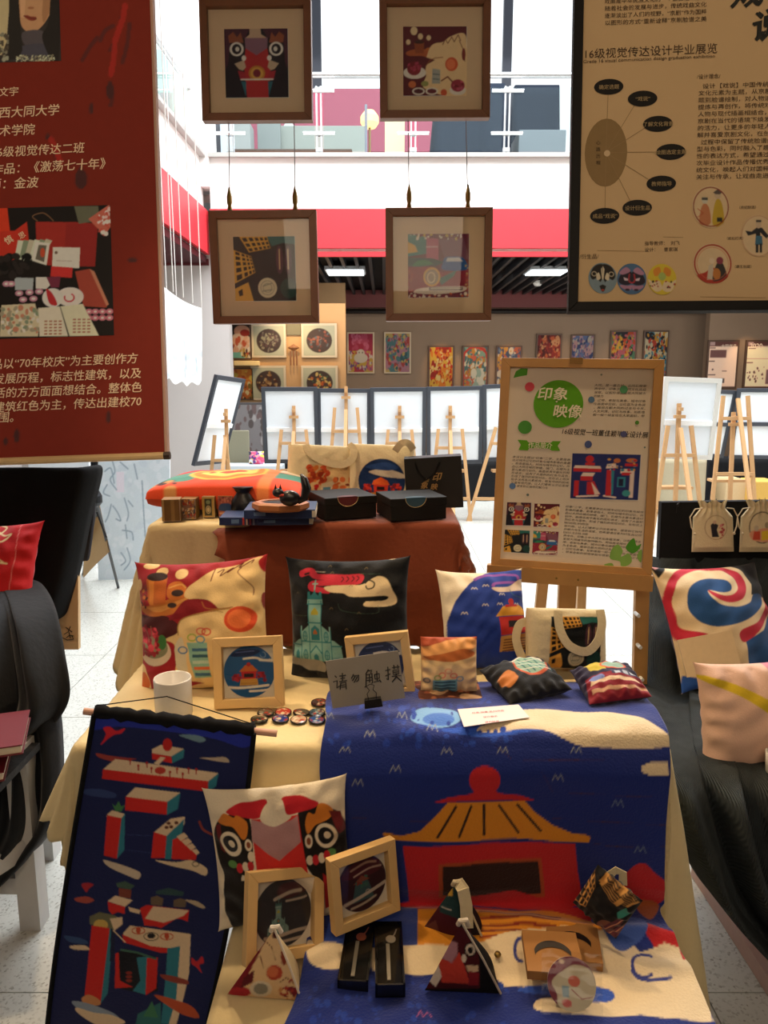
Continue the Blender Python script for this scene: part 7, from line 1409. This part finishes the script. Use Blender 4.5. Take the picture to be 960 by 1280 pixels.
# ================================================================== tetrahedral pouches
def tetra(label, apex, left, right, z, back, art, side_cols, trim, seed=0, apY=.0, n=50, strap=None):
    L_, R_ = atZ(*left, z), atZ(*right, z); mid = (L_ + R_) / 2; A_ = atY(*apex, mid[1] + apY); D_ = atZ(*back, z) if back else mid + (0.01, .10, 0); O = mid.copy(); t = thing('tetrahedral_pouch', label, 'pouch', t=tuple(O))
    def face(a_, b_, c_, bul, cf):
        nr = np.cross(b_ - a_, c_ - a_); nr /= np.linalg.norm(nr); V = []; idx = {}
        for i in range(n + 1):
            for j in range(n + 1 - i):
                s, q = i / n, j / n; r = 1 - s - q; idx[(i, j)] = len(V); V.append(a_ * r + b_ * s + c_ * q + nr * bul * (27 * r * s * q) * (1 + .15 * math.sin(9 * s + 7 * q + seed)))
        Fc = []
        for i in range(n):
            for j in range(n - i):
                Fc.append((idx[(i, j)], idx[(i + 1, j)], idx[(i, j + 1)]))
                if j < n - i - 1: Fc.append((idx[(i + 1, j)], idx[(i + 1, j + 1)], idx[(i, j + 1)]))
        V = np.array(V); return V - O, Fc, cf(V)
    mb = MB(); cols = []
    for f in (face(L_, R_, A_, .010, lambda V: art.at(proj(V))), face(R_, D_, A_, .008, lambda V: np.tile(lin(side_cols[0]), (len(V), 1))), face(D_, L_, A_, .008, lambda V: np.tile(lin(side_cols[1]), (len(V), 1))), face(L_, D_, R_, .0, lambda V: np.tile(lin(side_cols[1]), (len(V), 1)))):
        mb.add(f[0], f[1]); cols.append(f[2])
    obj('body', mb, canvp, t, smooth=True, cols=np.concatenate(cols)); tm = M('seam_' + trim[1:], trim, .7)
    obj('seam', MB().tube([R_ - O, (R_ + A_) / 2 - O + (.003, -.003, 0), A_ - O], .0022, 6), tm, t)
    obj('pull_loop', MB().tube([A_ - O + (-.006, 0, -.004), A_ - O + (-.004, -.004, .006), A_ - O + (.008, -.004, .008), A_ - O + (.012, 0, -.006)], .0045, 8), tm, t)
    if strap: obj('strap', ribbon(MB(), [A_ - O + np.array(k) for k in strap], .024, .002), canvas, t)
    return t
a = Art(278, 1155, 385, 1258, '#DDBE90', 3)
a.P('343,1155 335,1160 284,1243 300,1245 312,1215 330,1180', '#7A1A26').P('343,1158 352,1160 356,1175 340,1172', '#4A1420').E(300, 1240, 14, 6, '#A82A34').Ln('330,1175 340,1185 345,1200', 1, '#6A2A1E', True).Ln('315,1200 325,1195 330,1210', 1, '#6A2A1E').E(343, 1216, 10, 9.5, '#B84A34').E(341, 1215, 7, 7, '#D0704A').E(326, 1236, 14, 10, '#D8CDB8').E(326, 1236, 9, 7, '#8A8A80').E(355, 1195, 4, 12, '#8A3A2A').E(362, 1240, 12, 7, '#7A2430').P('305,1222 318,1212 316,1228 300,1236', '#5A1A22').blobs(345, 1225, 376, 1250, ['#DDBE90', '#A83A34', '#C88A5A'], 24, 2, 5, 4).Ln('350,1228 358,1222 368,1230', 1, '#6A2A1E').done(WI)
tetra('tetrahedral pouch with maroon and cream food print standing on the cream cloth', (343, 1161), (284, 1243), (377, 1251), Z3 + .004, (373, 1205), a, ('#D8C49A', '#7A1A26'), '#E8DCC8', 1)
a = Art(520, 1145, 635, 1255, '#15100F', 3)
a.P('572,1160 590,1158 600,1200 602,1232 598,1236 532,1236 545,1205 558,1185', '#4A1218').P('562,1175 572,1178 572,1192 565,1204 550,1196 552,1184', '#B08088').P('548,1196 565,1204 574,1190 582,1212 588,1230 552,1228', '#C8402E').E(588, 1187, 8, 9, '#15100F').E(588, 1187, 6, 7, '#E0D0B8').E(588, 1188, 3.5, 4.5, '#15100F').P('582,1207 598,1207 598,1214 586,1216', '#D8B890').P('535,1225 548,1205 552,1220 545,1234', '#E0D0B8').P('586,1214 599,1216 598,1232 586,1232', '#8A1E24').E(580, 1198, 3, 5, '#E0D0B8').P('598,1160 606,1200 626,1243 600,1238', '#0C0A0A').done(WI)
tetra('black tetrahedral pouch with a red lion face print, front one on the blanket', (577, 1153), (531, 1238), (626, 1242), Z3 + .022, (612, 1195), a, ('#0E0C0C', '#0E0C0C'), '#C8B8A0', 2)
a = Art(515, 1095, 615, 1190, '#4A1220', 3); a.P('556,1105 575,1104 576,1150 550,1140 548,1122', '#1E3A3E').P('560,1110 566,1108 566,1120 560,1120', '#C8A040').Ln('552,1133 564,1138', 1.4, '#B8B0A8').Ln('524,1165 545,1135 562,1103', 2.4, '#C8B098').P('580,1105 590,1110 608,1180 590,1175', '#241820').P('526,1160 545,1150 550,1170 530,1172', '#6A3A34').done(WI)
tetra('dark green and maroon tetrahedral pouch with a cream strap, behind the lion one', (570, 1104), (524, 1167), (606, 1179), Z3 + .022, (600, 1150), a, ('#2A1A22', '#3A1220'), '#D8C8A8', 3, strap=[(.004, -.006, .006), (.012, -.018, .0), (.018, -.024, -.03), (.02, -.03, -.075)])
a = Art(710, 1070, 805, 1185, '#0E0D10', 3)
def towerq(q, nx, ny, c_='#C8904A'):
    a.P(q, c_); hq_ = homog(UQ, q)
    for i in range(nx):
        for j in range(ny): a.P(hap(hq_, [((i + .2) / nx, (j + .15) / ny), ((i + .9) / nx, (j + .15) / ny), ((i + .9) / nx, (j + .85) / ny), ((i + .2) / nx, (j + .85) / ny)]), '#1A1210')
towerq([(716, 1118), (744, 1080), (750, 1100), (738, 1125)], 5, 3); towerq([(753, 1095), (762, 1088), (795, 1128), (785, 1130)], 6, 2); towerq([(754, 1098), (760, 1095), (782, 1122), (775, 1126)], 4, 1)
a.E(762, 1150, 9, 7, '#7A4A3A').P('757,1155 780,1140 782,1150 760,1165', '#5A2A34').P('762,1163 785,1152 780,1170 772,1176', '#6A3440').P('776,1134 784,1130 788,1140 778,1142', '#3A8A7A').Ln('760,1158 782,1146', 1.5, '#C88A6A').Ln('764,1168 782,1158', 1.5, '#C88A6A').done(WI)
p_d = [(749, 1080), (797, 1127), (775, 1178), (716, 1123)]
o = pillow('window_pouch', 'dark diamond-shaped pouch printed with yellow windows, leaning on the blanket', p_d, .10, .11, a, lean=8, Y=1.335, back='#0E0D10', T=.024, seed=31, n=90, pinch=.02, cat='pouch', tight=20)
lp = atY(768, 1096, 1.345); obj('strap_loop', ribbon(MB(), [(-.012, 0, -.02), (-.010, 0, .004), (.002, 0, .014), (.016, 0, .008), (.018, 0, -.018)], .016, .002, nrm=(.3, .95, 0)), canvas, None, M4=M4(None, lp))
bpy.context.view_layer.update()
lo = COL.objects['strap_loop']; mw_ = lo.matrix_world.copy(); lo.parent = o; lo.matrix_parent_inverse = o.matrix_world.inverted(); lo.matrix_world = mw_

# ================================================================== pen boxes
for k, (tp, bt, w, lb) in enumerate((((452, 1163), (441, 1242), .056, 'black window box with a pink-beaded bookmark, left of the two'), ((485, 1166), (488, 1247), .054, 'black window box with a silver bookmark, right of the two'))):
    zt_ = Z3 + (.018 if k == 0 else .022); A_, B2 = atZ(*tp, zt_), atZ(*bt, zt_); d = A_ - B2; Ln_ = np.linalg.norm(d); yaw = math.atan2(-d[0], d[1]); c = (A_ + B2) / 2
    t = thing('pen_box', lb, 'box', rotm(yaw, 0, 0), tuple(c)); pbm = M('glossy_black_card', '#0C0B0B', .25, coat=.5); h = .026
    obj('tray', MB().box((0, 0, .002), (w, Ln_, .003)).box((0, -Ln_ / 2 + .002, h / 2), (w, .004, h)).box((0, Ln_ / 2 - .002, h / 2), (w, .004, h)).box((-w / 2 + .002, 0, h / 2), (.004, Ln_, h)).box((w / 2 - .002, 0, h / 2), (.004, Ln_, h)), pbm, t)
    obj('insert', MB().box((0, 0, .016), (w - .009, Ln_ - .009, .004)), M('black_foam', '#141312', .8), t)
    obj('bookmark', MB().box((-.002, -.02, .0215), (.007, Ln_ * .55, .002)), M('antique_silver', '#A8A294', .35, .2), t)
    obj('charm', MB().lathe([(.001, 0), (.010, .001), (.010, .003), (.001, .004)], 14, (.004, Ln_ * .22, .0205)).tube([(.004, Ln_ * .22, .023), (.012, Ln_ * .3, .023), (.016, Ln_ * .38, .023)], .0014, 6), M('charm_pink' if k == 0 else 'charm_silver', '#C8705A' if k == 0 else '#C8C0B0', .3, .2), t)
    obj('window', MB().box((0, 0, h + .0005), (w - .002, Ln_ - .002, .0008)), glass_mat('film_window', (.9, .9, .9), rough=.08), t)

# ================================================================== kraft coaster boxes, wrapped coaster, bead
kr = M('kraft_box_card', '#A0713F', .65, var=.06); dk_ = M('dark_coaster', '#1A1210', .4)
def kraft(label, corners, z, seed):
    P = [atZ(x, y, z + .018) for x, y in corners]; c = sum(P) / 4; ex = (P[1] - P[0] + P[2] - P[3]) / 2; w = np.linalg.norm(ex); d = np.linalg.norm((P[0] - P[3] + P[1] - P[2]) / 2); yaw = math.atan2(ex[1], ex[0])
    t = thing('coaster_box', label, 'box', rotm(yaw, 0, 0), (c[0], c[1], z), group='kraft coaster boxes'); s = w
    obj('body', MB().box((0, 0, .009), (w, d, .018)), kr, t, bevel=.0008)
    th = np.linspace(math.radians(15), math.radians(165), 24); r = w * .34; cy = -.01
    outer = [(r * math.cos(v), cy + r * math.sin(v)) for v in th]; inner = [(r * .98 * math.cos(v), cy - .012 + r * .86 * math.sin(v)) for v in th[::-1]]
    obj('crescent_window', MB().add([(x, y, .0193) for x, y in outer + inner], [(i, i + 1, 46 - i, 47 - i) for i in range(23)]), dk_, t)
    return t
kraft('kraft paper coaster box with a crescent window, rear one by the diamond pouch', [(684, 1150), (751, 1157), (749, 1204), (683, 1196)], Z3 + .022, 1)
kraft('kraft paper coaster box with a crescent window, front one half under the wrapped coaster', [(659, 1163), (727, 1166), (724, 1217), (652, 1212)], Z3 + .022 + .030, 2)
c = atZ(706, 1229, Z3 + .042); t = thing('wrapped_coaster', 'clear-wrapped pale coaster with an orange dot print, leaning on the front coaster box', 'coaster', rotm(-.15, math.radians(38), 0), (c[0], c[1] - .058, Z3 + .026))
A_ = uart(lambda a: (a.R(0, 0, 1, 1, '#7A3A4A').P('.1,.5 .3,.3 .6,.15 .95,.3 1,1 .3,1 .2,.7', '#C8C0A8', True).E(.55, .45, .12, .1, '#C86A5A').E(.2, .2, .18, .12, '#8A4A5A').E(.12, .14, .06, .04, '#E0C8B0').E(.3, .12, .06, .04, '#E0C8B0').E(.4, .85, .1, .07, '#C86A6A').P('.3,.55 .45,.55 .45,.75 .32,.75', '#8AA8B8').Ln('.5,.6 .7,.75 .9,.7', .02, '#8A3A3A')), WI, 160)
rr = np.linspace(0, 1, 26); tt = np.linspace(0, 2 * math.pi, 70); Rr, Tt = np.meshgrid(rr, tt, indexing='ij'); r = .042
obj('coaster', MB().grid(np.stack([r * Rr * np.cos(Tt), np.full(Rr.shape, 0.), .05 + r * Rr * np.sin(Tt)], -1)), MP('matt_print_paper'), t, cols=A_.at(np.stack([.5 + .49 * Rr * np.cos(Tt), .5 - .49 * Rr * np.sin(Tt)], -1)).reshape(-1, 3))
obj('coaster_back', MB().tube([(0, .001, .05), (0, .005, .05)], r, 40), cardm, t)
n = 20; U, V = np.meshgrid(np.linspace(-1, 1, n), np.linspace(-1, 1, n), indexing='ij'); obj('clear_wrap', MB().grid(np.stack([U * .052, -.004 - .003 * wob(U, V, 6, 3), .050 + V * .050], -1)), glass_mat('film_window'), t, smooth=True)
c = atZ(622, 1196, Z3 + .034); obj('brass_bead', MB().lathe([(.0, 0), (.005, .001), (.007, .005), (.005, .009), (0, .0095)], 14), M('aged_brass'), None, 'tiny brass bead lying on the cream part of the blanket', 'bead', smooth=True, M4=M4(None, c))
